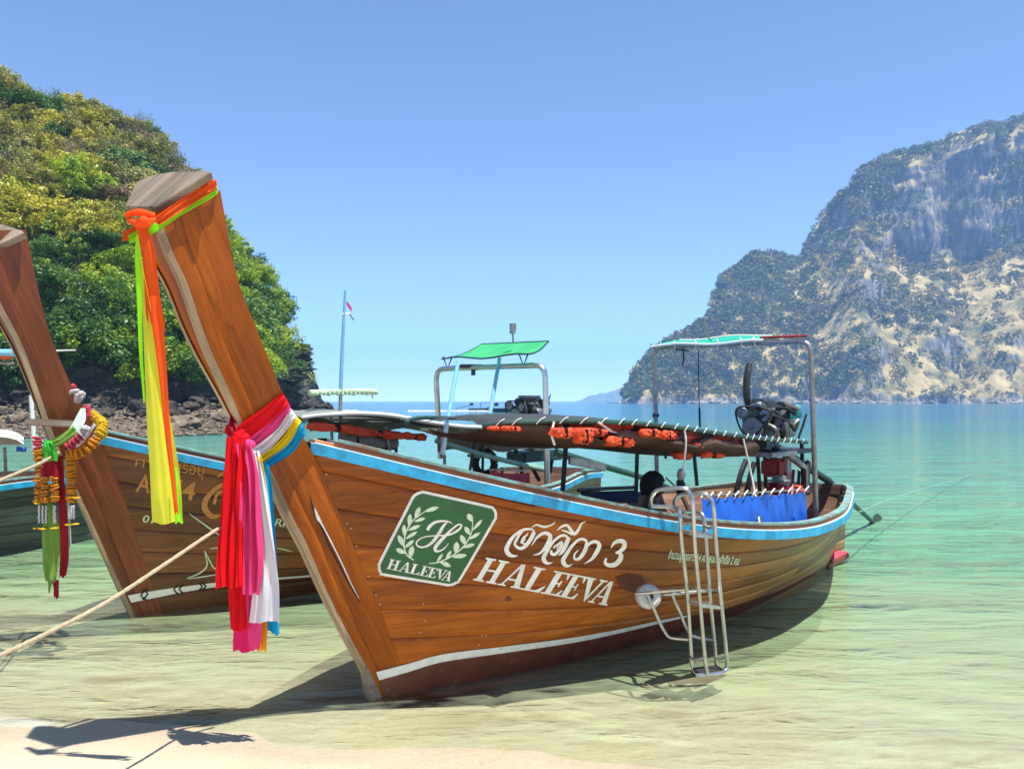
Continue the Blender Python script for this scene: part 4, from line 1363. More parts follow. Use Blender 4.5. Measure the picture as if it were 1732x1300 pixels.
# serif letter pieces in a box where y runs 0..1 and x in units of 1/240 of the height
GLY = {
 'H': (235, [[(0,0),(108,0),(108,.06),(78,.09),(26,.09),(0,.06)], [(26,.09),(78,.09),(78,.91),(26,.91)], [(0,.94),(26,.91),(78,.91),(104,.94),(104,1),(0,1)],
             [(78,.47),(156,.47),(156,.545),(78,.545)],
             [(130,0),(235,0),(235,.06),(208,.09),(156,.09),(130,.06)], [(156,.09),(208,.09),(208,.91),(156,.91)], [(130,.94),(156,.91),(208,.91),(234,.94),(234,1),(130,1)]]),
 'A': (240, [[(0,0),(82,0),(82,.05),(56,.08),(32,.08),(0,.05)], [(32,.08),(50,.08),(132,.93),(112,1.0)], [(62,.28),(160,.28),(154,.35),(70,.35)],
             [(112,1.0),(150,1.0),(216,.08),(156,.08)], [(130,.05),(156,.08),(216,.08),(240,.05),(240,0),(130,0)]]),
 'L': (225, [[(0,0),(190,0),(186,.075),(0,.06)], [(42,.07),(96,.07),(96,.92),(42,.92)], [(12,.94),(42,.92),(96,.92),(128,.94),(128,1),(12,1)], [(150,.07),(190,0),(222,.30),(206,.30)]]),
 'E': (180, [[(0,0),(165,0),(160,.07),(0,.06)], [(35,.065),(88,.065),(88,.93),(35,.93)], [(5,.94),(165,.93),(168,1),(5,1)], [(88,.47),(120,.47),(120,.54),(88,.54)], [(118,.37),(132,.37),(132,.64),(118,.64)],
             [(140,.07),(165,0),(183,.26),(168,.26)], [(142,.93),(158,.72),(170,.72),(168,1)]]),
 'V': (240, [[(0,.95),(26,.92),(84,.92),(104,.95),(104,1),(0,1)], [(26,.92),(84,.92),(126,.12),(108,0)], [(108,0),(118,0),(190,.92),(166,.92),(112,.15)], [(140,.95),(166,.92),(190,.92),(222,.95),(222,1),(140,1)]]),
}
# ---------------------------------------------------------------- the main boat
FA = Frame(-.8892, 5.13, .7309, .6825)
rowsA = [((264, 372), (372, 322), .125, .125), ((285, 430), (386, 400), .118, .125), ((309, 480), (404, 480), .11, .13), ((331, 545), (428, 542), .095, .13), ((352, 600), (450, 597), .075, .13),
         ((380, 660), (476, 662), .055, .13), ((412, 730), (508, 730), .032, .13),
         ((448, 790), (535, 780), .028, None), ((485, 870), (562, 843), .028, None), ((517, 931), (590, 904), .028, None), ((548, 1000), (626, 996), .028, None), ((575, 1054), (645, 1035), .028, None), ((600, 1100), (662, 1085), .028, None), ((620, 1138), (678, 1127), .028, None), ((642, 1200), (712, 1192), .02, None)]
capA = ([(211, 351, -.23), (231, 309, -.20), (258, 298, -.13), (290, 292, -.04), (352, 290, .12), (358, 293, .155), (262, 352, .17), (248, 352, .15)], .032)
A = build_boat(FA, rowsA, capA, ('varnished_teak', 'stem_teak', 'brown_strake'),
               {'label': 'brown varnished long-tail boat with white HALEEVA lettering and green emblem, nearest the beach'})
RA = A['root']; W = FA.W

# foot of the stem, waterline stripe, bottom paint
m = MB()
f0 = FA.P(615, 1120, 0); f1 = FA.P(634, 1128, 0)
prof = [(f0.x - .015, f0.z), (f1.x + .05, f1.z + .03), (.16, -.03), (.02, -.10), (-.03, -.08)]
V = [W(s, b, z) for b in (-.04, .04) for s, z in prof]; k = len(prof)
m.add(V, [tuple(range(k))[::-1], tuple(range(k, 2 * k))] + [(i, (i + 1) % k, k + (i + 1) % k, k + i) for i in range(k)])
m.build('stem_foot', 'grey_wood', RA, smooth=False)

def strip(name, top, bot, bt, mat, parent, off, n=50, nr=3):
    top = sm2(top, 8); bot = sm2(bot, 8)
    def at(P, t):
        i = t * (len(P) - 1); a = int(min(i, len(P) - 2)); f = i - a
        return (P[a][0] + (P[a + 1][0] - P[a][0]) * f, P[a][1] + (P[a + 1][1] - P[a][1]) * f)
    rows = []
    for j in range(nr):
        r = []
        for i in range(n + 1):
            a = at(top, i / n); b = at(bot, i / n); w = j / (nr - 1)
            r.append(on(bt, a[0] + (b[0] - a[0]) * w, a[1] + (b[1] - a[1]) * w, off))
        rows.append(r)
    keep = [i for i in range(n + 1) if all(r[i] is not None for r in rows)]
    rows = [[r[i] for i in keep] for r in rows]
    if len(keep) > 1:
        m = MB(); m.grid(rows); return m.build(name, mat, parent, auto=None)
stripe_top = [(636, 1135), (690, 1121), (748, 1105), (850, 1092), (959, 1078), (1034, 1065), (1114, 1048), (1165, 1038)]
stripe_bot = [(641, 1149), (690, 1135), (748, 1118), (850, 1103), (959, 1087), (1034, 1072), (1114, 1053), (1165, 1041)]
strip('waterline_stripe', stripe_top, stripe_bot, A, 'white_paint', RA, .007)
# bottom paint follows the hull under the stripe
strip('bottom_paint', stripe_bot[:] + [(1230, 1028), (1310, 1000), (1380, 968)], [(652, 1186), (690, 1178), (748, 1168), (850, 1148), (959, 1124), (1034, 1105), (1114, 1084), (1165, 1068), (1230, 1044), (1310, 1008), (1380, 970)], A, 'bottom_paint', RA, .0085, 90, 6)

# lettering
def affine(o, bx, up):
    return lambda x, y: (o[0] + x * bx[0] + y * up[0], o[1] + x * bx[1] + y * up[1])
Z5 = 5.972
big = affine((790 + 55 / Z5, 870 + 655 / Z5), (1 / Z5, .191 / Z5), (137 / Z5, -228 / Z5))
def word(seq, tr, bt, mat, parent, off=.005, step=9):
    for ch, x0, kx in seq:
        polys = [[tr(x0 + x * kx, y) for x, y in poly] for poly in GLY[ch][1]]
        decal('letter', polys, bt, mat, parent, off, step)
seqH = [('H', 0, 1.0), ('A', 246, 1.0), ('L', 470, 1.02), ('E', 680, 1.05), ('E', 850, 1.0), ('V', 1010, .98), ('A', 1158, .82)]
word(seqH, big, A, 'letter_white', RA)
t5 = lambda x, y: (790 + x / Z5, 870 + y / Z5)
thai = [
 [[(680, 165, 10), (640, 140, 18), (560, 150, 22), (470, 210, 26), (415, 290, 34), (395, 350, 38), (420, 395, 36), (465, 412, 22), (512, 408, 4)],
  [(590, 235, 8), (560, 275, 12), (590, 290, 20), (640, 240, 32), (675, 170, 30)], [(470, 285, 16), (505, 325, 24), (550, 335, 28), (600, 300, 30), (655, 220, 30)], [(560, 160, 12), (520, 210, 20), (480, 280, 22)], [(545, 285, 22), (565, 235, 22), (600, 200, 12), (612, 180, 6)]],
 [[(650, 122, 6), (700, 98, 14), (770, 118, 20), (825, 108, 14), (865, 90, 10), (888, 66, 3)]],
 [[(650, 305, 5), (700, 230, 20), (760, 185, 26), (810, 185, 30), (838, 225, 36), (805, 300, 34), (760, 360, 24), (720, 390, 16), (662, 402, 4)]],
 [[(1030, 235, 12), (985, 205, 22), (930, 215, 20), (860, 275, 22), (800, 370, 30), (770, 430, 36), (785, 470, 34), (820, 486, 20), (862, 474, 4)],
  [(905, 345, 8), (920, 300, 12), (950, 270, 12)], [(850, 355, 16), (850, 390, 24), (890, 392, 26), (935, 340, 26), (955, 275, 22), (925, 285, 14), (870, 330, 18)], [(1025, 225, 34), (990, 310, 36), (955, 375, 26), (920, 408, 5)]],
 [[(905, 155, 5), (960, 112, 20), (1010, 105, 20), (1045, 150, 28), (1080, 190, 28), (1120, 150, 24), (1150, 90, 16), (1198, 62, 3)], [(950, 150, 8), (1000, 165, 14), (1060, 195, 20)]],
 [[(1220, 300, 8), (1190, 250, 22), (1130, 245, 22), (1060, 305, 24), (1000, 395, 30), (965, 455, 36), (985, 500, 34), (1020, 512, 18), (1062, 490, 4)],
  [(1210, 275, 30), (1185, 360, 34), (1130, 435, 28), (1085, 442, 20), (1078, 405, 16), (1100, 370, 10), (1125, 350, 4)]],
 [[(1165, 385, 5), (1210, 310, 20), (1265, 268, 26), (1315, 275, 30), (1330, 315, 36), (1290, 395, 34), (1250, 445, 22), (1180, 490, 4)]],
 [[(1450, 335, 6), (1480, 285, 24), (1530, 260, 34), (1582, 275, 38), (1580, 325, 38), (1540, 365, 28), (1495, 378, 12)], [(1495, 378, 12), (1545, 390, 30), (1545, 440, 42), (1495, 495, 40), (1430, 505, 34), (1392, 480, 26), (1402, 432, 18)]],
]
for g_ in thai:
    stroke_decal('letter', [[(x, y, w * 1.22) for x, y, w in st] for st in g_], t5, A, 'letter_white', RA, .005)
# emblem
t4 = lambda x, y: (620 + x / 7.217, 820 + y / 7.217)
ol = [(545, 150), (575, 112), (625, 82), (680, 70), (750, 78), (1480, 240), (1550, 270), (1588, 325), (1588, 395), (1560, 455), (1165, 1130), (1110, 1190), (1050, 1222), (980, 1230), (900, 1215), (215, 1105), (165, 1080), (138, 1030), (140, 970), (160, 905)]
cx_, cy_ = 860, 650
emb = decal('emblem', [[t4(*p) for p in sm2(ol + [ol[0]], 3)[:-1]]], A, 'letter_white', RA, .004, 8)
inn = []
for i, p in enumerate(ol):
    a = ol[i - 1]; b = ol[(i + 1) % len(ol)]
    dx, dy = b[0] - a[0], b[1] - a[1]; l = math.hypot(dx, dy)
    inn.append((p[0] - dy / l * 34, p[1] + dx / l * 34))
decal('emblem_field', [[t4(*p) for p in sm2(inn + [inn[0]], 3)[:-1]]], A, 'emblem_green', emb, .0075, 8)
def leafpoly(b, t, w):
    dx, dy = t[0] - b[0], t[1] - b[1]; l = math.hypot(dx, dy); nx, ny = -dy / l, dx / l
    P = [(0, .06), (.25, .7), (.55, 1), (.8, .75), (1, 0), (.8, -.75), (.55, -1), (.25, -.7), (0, -.06)]
    return [(b[0] + dx * a + nx * w / 2 * c, b[1] + dy * a + ny * w / 2 * c) for a, c in P]
for lst, stem in (
  ([((470, 825), (355, 770), 62), ((455, 745), (383, 600), 62), ((465, 625), (452, 470), 52), ((520, 505), (530, 343), 58), ((590, 400), (650, 260), 62), ((700, 318), (882, 262), 52), ((525, 885), (562, 730), 70), ((462, 760), (578, 660), 48), ((475, 650), (618, 558), 46), ((500, 545), (658, 482), 48), ((580, 440), (718, 395), 44)],
   [(575, 908, 16), (495, 850, 18), (458, 760, 16), (462, 640, 16), (500, 520, 16), (580, 410, 14), (720, 310, 10)]),
  ([((1290, 440), (1232, 340), 72), ((1262, 600), (1195, 498), 60), ((1200, 720), (1148, 598), 66), ((1085, 830), (1098, 680), 74), ((960, 905), (1032, 788), 42), ((850, 935), (930, 828), 36), ((1290, 545), (1410, 410), 42), ((1245, 655), (1388, 568), 42), ((1165, 755), (1320, 710), 48), ((1040, 870), (1222, 845), 56), ((890, 925), (1030, 985), 58)],
   [(760, 948, 12), (880, 930, 16), (1030, 860, 16), (1150, 770, 16), (1230, 670, 16), (1280, 560, 14), (1292, 420, 10)])):
    for l_ in lst:
        decal('leaf', [[t4(*p) for p in leafpoly(*l_)]], A, 'letter_mint', emb, .0095, 8)
    stroke_decal('branch', [stem], t4, A, 'letter_mint', emb, .0095)
stroke_decal('monogram', [[(742, 545, 34), (765, 500, 38), (830, 450, 34), (920, 432, 26), (1000, 440, 18), (1045, 462, 6)],
  [(985, 440, 14), (930, 500, 34), (870, 600, 40), (790, 700, 34), (700, 748, 22), (630, 740, 20), (605, 700, 18), (640, 655, 16), (720, 622, 14), (850, 610, 16), (1000, 600, 20), (1110, 545, 26), (1155, 490, 22), (1120, 472, 18), (1040, 530, 24), (950, 620, 36), (850, 730, 44), (835, 790, 34), (890, 795, 22), (960, 750, 14), (1000, 698, 4)]], t4, A, 'letter_white', emb, .0095)
tsm = affine(t4(235, 1010), (.577 / 7.217, .116 / 7.217), (50 / 7.217, -118 / 7.217))
word(seqH, tsm, A, 'letter_white', emb, .0098, 6)

def text_polys(body, size=1.0, shear=0.0, bold=0.0):
    cu = bpy.data.curves.new('t', 'FONT'); cu.body = body; cu.size = size; cu.shear = shear; cu.offset = bold; cu.resolution_u = 3
    ob = bpy.data.objects.new('t', cu); C.objects.link(ob)
    dg = bpy.context.evaluated_depsgraph_get()
    me = bpy.data.meshes.new_from_object(ob.evaluated_get(dg))
    V = [(v.co.x, v.co.y) for v in me.vertices]; F = [tuple(p.vertices) for p in me.polygons]
    bpy.data.objects.remove(ob); bpy.data.curves.remove(cu); bpy.data.meshes.remove(me)
    return V, F
def text_decal(name, body, o, right, up, bt, mat, parent, off=.005, shear=0.0, bold=0.0):
    """o lower left, right and up: pixel vectors for the whole width and for the cap height"""
    V, F = text_polys(body, 1.0, shear, bold)
    if not V: return
    xs = [v[0] for v in V]; x0, x1 = min(xs), max(xs)
    out_ = []
    for x, y in V:
        a = (x - x0) / (x1 - x0); b = y / .7
        out_.append(on(bt, o[0] + right[0] * a + up[0] * b, o[1] + right[1] * a + up[1] * b, off))
    F = [f for f in F if all(out_[i] is not None for i in f)]
    out_ = [v if v is not None else Vector((0, 0, 0)) for v in out_]
    m = MB(); m.add(out_, F); return m.build(name, mat, parent, smooth=False, auto=None)
text_decal('lettering', 'จำนวนผู้โดยสาร 14 คน คนประจำเรือ 2 คน', (1129, 943), (120, 11), (2.5, -13), A, 'letter_mint', RA, .006, .3, .022)

# nails, crack with putty in the stem, knots
nails = [(552, 802), (559, 821), (571, 851), (587, 885), (594, 893), (603, 923), (614, 954), (620, 973), (623, 974), (642, 1021), (636, 1006), (716, 1020), (719, 1049), (711, 1069), (725, 1036), (662, 1072), (815, 1073), (822, 1073), (810, 1090), (797, 1093), (688, 940), (700, 1100)]
for x, y in nails:
    p = on(A, x, y, .001)
    if p is not None:
        m = MB(); m.ball(p, .0055, 1); m.build('nail', 'buoy_white' if (x + y) % 3 else 'dull_steel', RA)
stroke_decal('crack', [[(523, 838, 1), (530, 862, 4), (541, 885, 5), (556, 920, 3), (574, 955, 3), (592, 990, 2.4), (608, 1018, 1)]], lambda x, y: (x, y), A, 'dark_seam', RA, .006)
stroke_decal('putty', [[(531, 857, 1), (537, 874, 6), (545, 888, 2.4), (560, 916, 2.4), (577, 950, 2.2), (593, 985, 2), (607, 1011, 1)]], lambda x, y: (x, y), A, 'buoy_white', RA, .0085)
for x, y, r in [(902, 822, 5), (795, 823, 5), (860, 1012, 4)]:
    decal('stain', [[(x + r * math.cos(a) * 1.5, y + r * math.sin(a) * (1 + .3 * math.sin(3 * a))) for a in np.linspace(0, 6.1, 12)]], A, 'brown_strake', RA, .003)
pw = [(1040, 975), (1060, 968), (1085, 972), (1092, 985), (1085, 1000), (1078, 1004), (1062, 998), (1046, 990)]
decal('wet_patch', [pw], A, 'bottom_paint', RA, .0035)

# rudder shoe at the stern
q = FA.P(1405, 948, .1)
m = MB(); m.box(W(q.x + .05, .1, q.z), (.55, .16, .06), X=(FA.u + Vector((0, 0, .1))), bev=.01); m.build('stern_step', 'brown_strake', RA)
m = MB(); m.box(W(q.x + .1, .1, q.z + .045), (.4, .14, .02), X=(FA.u + Vector((0, 0, .1)))); m.build('step_tread', 'pink_tarp', RA)
m = MB(); m.tube([W(q.x - .12, .12, q.z + .3), W(q.x - .1, .12, q.z + .08)], .02, 6); m.ball(W(q.x - .12, .12, q.z + .28), .035, 1); m.build('rudder_pin', 'black_metal', RA)

# ---------------------------------------------------------------- ladder
lad = thing('boarding_ladder', FA.PW(1200, 1130, 1.2), 'stainless steel boarding ladder hooked over the side, dipping into the water', 'ladder')
def PA(px, py, b): return FA.PW(px, py, b)
bR2, bR1 = 1.36, 1.24
rail_r = .014
r1 = [PA(1100, 856, 1.02), PA(1141, 858, 1.16), PA(1150, 870, 1.26), PA(1153, 920, 1.26), PA(1162, 1000, 1.24), PA(1168, 1090, 1.22), PA(1171, 1126, 1.22), PA(1180, 1140, 1.25)]
r2 = [PA(1100, 856, 1.02), PA(1103, 838, 1.06), PA(1115, 828, 1.12), PA(1152, 825, 1.28), PA(1166, 832, 1.33), PA(1172, 855, 1.36), PA(1175, 920, 1.36), PA(1183, 1010, 1.35), PA(1192, 1110, 1.34), PA(1197, 1141, 1.34)]
r3 = [PA(1141, 858, 1.02), PA(1150, 865, 1.04), PA(1178, 866, 1.18), PA(1189, 873, 1.24), PA(1193, 900, 1.26), PA(1199, 990, 1.24), PA(1207, 1075, 1.22), PA(1212, 1132, 1.22)]
r4 = [PA(1141, 858, 1.02), PA(1142, 845, 1.06), PA(1155, 836, 1.12), PA(1188, 834, 1.28), PA(1201, 842, 1.33), PA(1207, 862, 1.36), PA(1211, 920, 1.36), PA(1219, 1010, 1.35), PA(1228, 1100, 1.34), PA(1229, 1128, 1.33), PA(1216, 1138, 1.33), PA(1180, 1141, 1.33)]
for r_ in (r1, r2, r3, r4):
    m = MB(); m.tube(r_, rail_r, 8, sm=5); m.build('rail', 'steel', lad)
def slabstep(name, c4, th, mat):
    m = MB(); V = [Vector(p) for p in c4] + [Vector(p) - Vector((0, 0, th)) for p in c4]
    m.add(V, [(0, 1, 2, 3), (7, 6, 5, 4), (0, 4, 5, 1), (1, 5, 6, 2), (2, 6, 7, 3), (3, 7, 4, 0)]); return m.build(name, mat, lad, smooth=False)
for y1, y2 in ((896, 905), (1015, 1021)):
    slabstep('tread', [PA(1155 + (y1 - 896) * .08, y1 - 1, 1.25), PA(1175 + (y1 - 896) * .09, y1 + 6, 1.355), PA(1213 + (y1 - 896) * .07, y1 + 10, 1.355), PA(1193 + (y1 - 896) * .06, y1 + 2, 1.25)], .022, 'steel')
slabstep('tread', [PA(1172, 1128, 1.23), PA(1183, 1140, 1.33), PA(1226, 1133, 1.33), PA(1213, 1124, 1.23)], .02, 'black_rubber')
for a, b in ((PA(1153, 884, 1.26), PA(1173, 882, 1.36)), (PA(1190, 890, 1.26), PA(1209, 889, 1.36)), (PA(1167, 1113, 1.22), PA(1191, 1112, 1.34)), (PA(1209, 1112, 1.22), PA(1228, 1111, 1.34))):
    m = MB(); m.tube([a, (a + b) / 2 - Vector((0, 0, .012)), b], .010, 6, sm=3); m.build('brace', 'steel', lad)
for pl in ([PA(1074, 1004, .93), PA(1100, 1002, 1.0), PA(1163, 996, 1.23), PA(1180, 993, 1.35)], [PA(1112, 1006, .95), PA(1140, 1004, 1.05), PA(1200, 998, 1.23), PA(1217, 999, 1.35)],
           [PA(1095, 1003, .98), PA(1114, 1048, 1.02), PA(1126, 1070, 1.06), PA(1136, 1078, 1.1), PA(1167, 1081, 1.22)], [PA(1137, 1005, 1.04), PA(1152, 1040, 1.08), PA(1165, 1070, 1.1), PA(1180, 1078, 1.14), PA(1206, 1082, 1.22)]):
    m = MB(); m.tube(pl, .011, 7, sm=4); m.build('standoff', 'steel', lad)
# foam buoy pressed between ladder and hull
bc = PA(1096, 1008, .93)
by = thing('float_buoy', bc, 'round white foam float wedged between the ladder arms and the hull', 'buoy')
m = MB(); m.lathe((0, 0, 0), (0, 0, 1), [(.012, -.05), (.06, -.055), (.083, -.04), (.088, 0), (.083, .04), (.06, .055), (.012, .05)], 24)
R_ = (-(Vector((bc.x, bc.y, 0)) - EYE * 0).normalized() * .9 + FA.v * .4 + Vector((0, 0, .25))).to_track_quat('Z', 'Y').to_matrix()
m.V = [bc + R_ @ v for v in m.V]; m.build('float', 'buoy_white', by)
m = MB(); m.lathe((0, 0, 0), (0, 0, 1), [(.001, .0562), (.024, .0562), (.024, -.056), (.001, -.056)], 14); m.V = [bc + R_ @ v for v in m.V]; m.build('hole', 'black_rubber', by)

# ---------------------------------------------------------------- steel arch with turquoise sheet
arch = thing('pipe_arch', W(4.1, 0, .8), 'tall steel pipe arch over the stern of the HALEEVA boat with a turquoise sheet', 'frame')
aF0 = FA.P(1112, 812, -.9); aF1 = FA.P(1107, 588, -.95); aN1 = FA.P(1371, 576, .95); aN0 = FA.P(1381, 884, .86)
pF1 = W(*aF1); pN1 = W(*aN1)
def corner(a, b, c, r=.12, n=5):
    u1 = (a - b).normalized(); u2 = (c - b).normalized()
    return [b + u1 * r * (1 - t) ** 2 + u2 * r * t ** 2 for t in np.linspace(0, 1, n)]
pts_ = [W(aF0.x, aF0.y, .75)] + corner(W(*aF0), pF1, pN1) + corner(pF1, pN1, W(*aN0)) + [W(*aN0) - Vector((0, 0, .05))]
m = MB(); m.tube(pts_, .024, 10); m.build('pipe', 'dull_steel', arch)
# sheet laced over a bar running aft from the top
m = MB(); rows = []
for i in range(14):
    t = i / 13
    a = pF1.lerp(pN1, .02 + .73 * t)
    ln = .42 * (1 - .15 * t)
    rows.append([a + FA.u * (ln * w) * (1 if t < .93 else (1 - (t - .93) * 8)) + Vector((0, 0, .03 + .075 * w + .012 * math.sin(t * 9 + w * 3))) for w in np.linspace(-.25, 1, 6)])
m.grid(rows); m.build('sheet', 'tarp_turquoise', arch)
m = MB(); ed_ = [r[0] for r in rows]; m.tube(ed_, .013, 6); m.tube([r[-1] for r in rows], .012, 6); m.build('hem_cord', 'white_rope', arch)
m = MB(); m.tube([pF1.lerp(pN1, .72) + Vector((0, 0, .05)), pF1.lerp(pN1, .98) + Vector((0, 0, .045))], .012, 6)
m.tube([pF1 + Vector((0, 0, .0)), pF1 + FA.u * .3 + Vector((0, 0, .05))], .018, 6); m.build('red_bar', 'red_paint', arch)
for t in (.15, .3, .45, .6, .68):
    m = MB(); c = pF1.lerp(pN1, t); m.tube([c + Vector((0, -.03, -.03)), c + Vector((0, -.035, .03)), c + Vector((0, .02, .06))], .007, 5, sm=3); m.build('lashing', 'white_rope', arch)
m = MB(); c = pF1.lerp(pN1, .21); m.tube([c, c + Vector((.01, -.02, -.12)), c + Vector((-.005, -.02, -.2))], .009, 5, sm=3); m.tube([c + Vector((-.08, -.02, -.03)), c + Vector((.06, -.02, -.045))], .008, 5); m.build('strap', 'black_rubber', arch)
for fx, z0, z1 in ((1193, 572, 545),):
    m = MB(); a = FA.PW(1206, 580, -.3); m.tube([a, FA.PW(1194, 566, -.3), FA.PW(1193, 540, -.3)], [.008, .006, .003], 5); m.build('aerial', 'bare_wood', arch)
m = MB(); a = FA.PW(1348, 574, .7); m.tube([a, FA.PW(1348, 525, .7)], [.006, .003], 5); m.build('aerial', 'bare_wood', arch)
# hanging line
m = MB(); m.tube([FA.PW(1181, 592, -.6), FA.PW(1183, 700, -.6), FA.PW(1184, 722, -.6)], .006, 5); m.tube([FA.PW(1183, 690, -.6), FA.PW(1184, 722, -.6)], .012, 5); m.build('hanging_line', 'black_rubber', arch)
m = MB(); m.box(FA.PW(1109, 702, -.93), (.07, .06, .05), bev=.01); m.build('clamp', 'black_metal', arch)

# ---------------------------------------------------------------- canopy of the main boat
def canopy(f, near, far_b, label, tarps, group=None, front_s=None):
    pass
can = thing('boat_canopy', W(2.2, 0, 1.0), 'low dark tarpaulin canopy laced along its edge with white cord, over the HALEEVA boat', 'canopy')
edge = [(816, 719, .42), (859, 714, .55), (938, 711, .72), (1007, 712, .84), (1070, 714, .9), (1141, 721, .93), (1190, 728, .93), (1241, 735, .9), (1303, 742, .85), (1365, 747, .8)]
edgeP = [FA.P(*e) for e in edge]
E_ = sm2([tuple(p) for p in edgeP], 6)
rows = []
for (s, b, z) in E_:
    r = []
    for w in np.linspace(0, 1, 11):
        wf = min(1, max(.0, (s - E_[0][0]) / 1.1)); bb = b - w * (b + b * wf + .25 * (1 - wf))
        r.append(W(s - .0 + .05 * math.sin(w * 3.14), bb, z + .035 * math.sin(w * math.pi) + .008 * math.sin(w * 20 + s * 5)))
    rows.append(r)
n1 = int(len(rows) * .60)
m = MB(); m.grid(rows[:n1 + 1]); m.build('sheet', 'tarp_dark', can)
m = MB(); m.grid(rows[n1:]); o = m.build('sheet', 'tarp_blue', can); o['label'] = 'bright blue rear sheet'
for sgn, nm in ((1, 'near'), (-1, 'far')):
    m = MB(); m.tube([W(s, sgn * b, z - .004) for s, b, z in E_], .016, 8); m.build('edge_rail', 'shaft_green', can)
# cord lacing: diagonal turns round the near rail
Lc = []
acc = 0
for i in range(len(E_) - 1):
    a = Vector(E_[i]); b = Vector(E_[i + 1]); acc += (b - a).length
    if acc > .115:
        acc = 0
        c = W(*E_[i]); d = (W(*E_[i + 1]) - W(*E_[i])).normalized()
        m = MB(); m.tube([c - d * .03 + FA.v * .02 + Vector((0, 0, -.02)), c + FA.v * .024 + Vector((0, 0, .012)), c + d * .045 + Vector((0, 0, .024))], .0036, 5, sm=3); m.build('lacing', 'white_rope', can)
# bulging blue sheet top at the stern end
# brown sling hanging under the near edge
bot = [(816, 728), (860, 740), (918, 749), (994, 757), (1057, 753), (1096, 752), (1152, 762), (1197, 765), (1240, 772), (1276, 769)]
topE = [(816, 721, .42), (859, 717, .55), (938, 715, .72), (1007, 716, .84), (1070, 718, .9), (1096, 720, .91), (1152, 727, .93), (1197, 733, .93), (1240, 739, .9), (1276, 744, .87)]
rows = []
T_ = sm2([(t[0], t[1], t[2], b[1]) for t, b in zip(topE, bot)], 5)
for (px, y0, b, y1) in T_:
    hem = .42 + .22 * math.sin(px * .045) + .1 * math.sin(px * .13)
    p1 = FA.P(px, y1, b - .12); p0 = FA.P(px, y0 + (y1 - y0) * (hem if 930 < px < 1260 else .1), b - .01)
    r = []
    for w in np.linspace(0, 1, 7):
        q = p0.lerp(p1, w); q = q + Vector((0, .06 * math.sin(w * 3.14) + .012 * math.sin(px * .11 + w * 4), 0)); r.append(W(*q))
    # carry on under to the far side
    for w in np.linspace(.1, 1, 8):
        r.append(W(p1.x, (b - .12) * (1 - 2 * w), p1.z - .03 * math.sin(w * 3.14)))
    rows.append(r)
m = MB(); m.grid(rows); m.build('sling', 'tarp_brown', can)
rows = []
for (px, y0, b, y1) in T_:
    p0 = FA.P(px, y0 - 2, b - .14); p1 = FA.P(px, y1 - 2, b - .2)
    rows.append([W(*(p0.lerp(p1, w) + Vector((0, .03 * noise.noise(Vector((px * .06, w * 3, 0))), 0)))) for w in np.linspace(0, 1, 6)])
m = MB(); m.grid(rows); m.build('dark_backdrop', 'tarp_dark', can)  # dark backdrop sheet, added for the dark inside behind the jackets
rows = []
for k, (px, y0, b, y1) in enumerate(T_):
    lo = y0 + (y1 - y0) * (.62 + .25 * noise.noise(Vector((px * .03, 4, 0))))
    p0 = FA.P(px, y0 + 1, b - .06); p1 = FA.P(px, lo, b - .05)
    rows.append([W(*(p0.lerp(p1, w) + Vector((0, .035 * noise.noise(Vector((px * .08, w * 4, 2))), 0)))) for w in np.linspace(0, 1, 7)])
m = MB(); m.grid(rows); m.build('patterned_lining', 'patterned_cloth', can)
# beams at the stern end of the canopy
for px, y, b in ((1300, 757, .6), (1365, 750, .6)):
    pass
# posts to the boat
posts = [((957, 752), (950, 817), -.6), ((1078, 752), (1075, 832), -1.05), ((1171, 735), (1183, 834), -.95), ((1280, 745), (1287, 832), -.35), ((1356, 748), (1360, 838), .1), ((1293, 758), (1297, 836), -.25)]
for a, b, bb in posts:
    pa, pb = FA.P(*a, bb), FA.P(*b, bb)
    m = MB(); q0 = W(*pa); q1 = W(*pb); d = (q1 - q0); m.box((q0 + q1 + Vector((0, 0, -.2))) / 2, (.035, .035, d.length + .2), Z=-(d + Vector((0, 0, -.2))), X=FA.u, bev=.004); m.build('post', 'black_metal', can)
# guy ropes
for pl in ([(1257, 742, .9), (1268, 790, .93), (1278, 840, 1.0), (1285, 888, 1.16)], [(1157, 724, .93), (1160, 745, .95), (1158, 775, .93), (1155, 800, .9)], [(937, 713, .73), (933, 735, .74), (938, 752, .73)], [(1012, 714, .86), (1030, 726, .86), (1040, 731, .84), (1080, 740, .85)]):
    m = MB(); m.tube([PA(*p) for p in pl], .008, 6, sm=5); m.build('cord', 'white_rope', can)
m = MB(); m.ball(PA(1152, 803, .5), .045, 2, (.8, .8, 1.25)); m.build('float', 'buoy_white', can)
m = MB(); m.tube([PA(1150, 812, .5), PA(1152, 826, .5), PA(1148, 838, .5)], [.03, .045, .02], 8, sm=3); m.build('float_line', 'black_rubber', can)
for px in (1125, 1186):
    m = MB(); m.tube([PA(px, 757, .5), PA(px + 1, 775, .5)], [.007, .012], 5); m.build('strap_end', 'black_rubber', can)
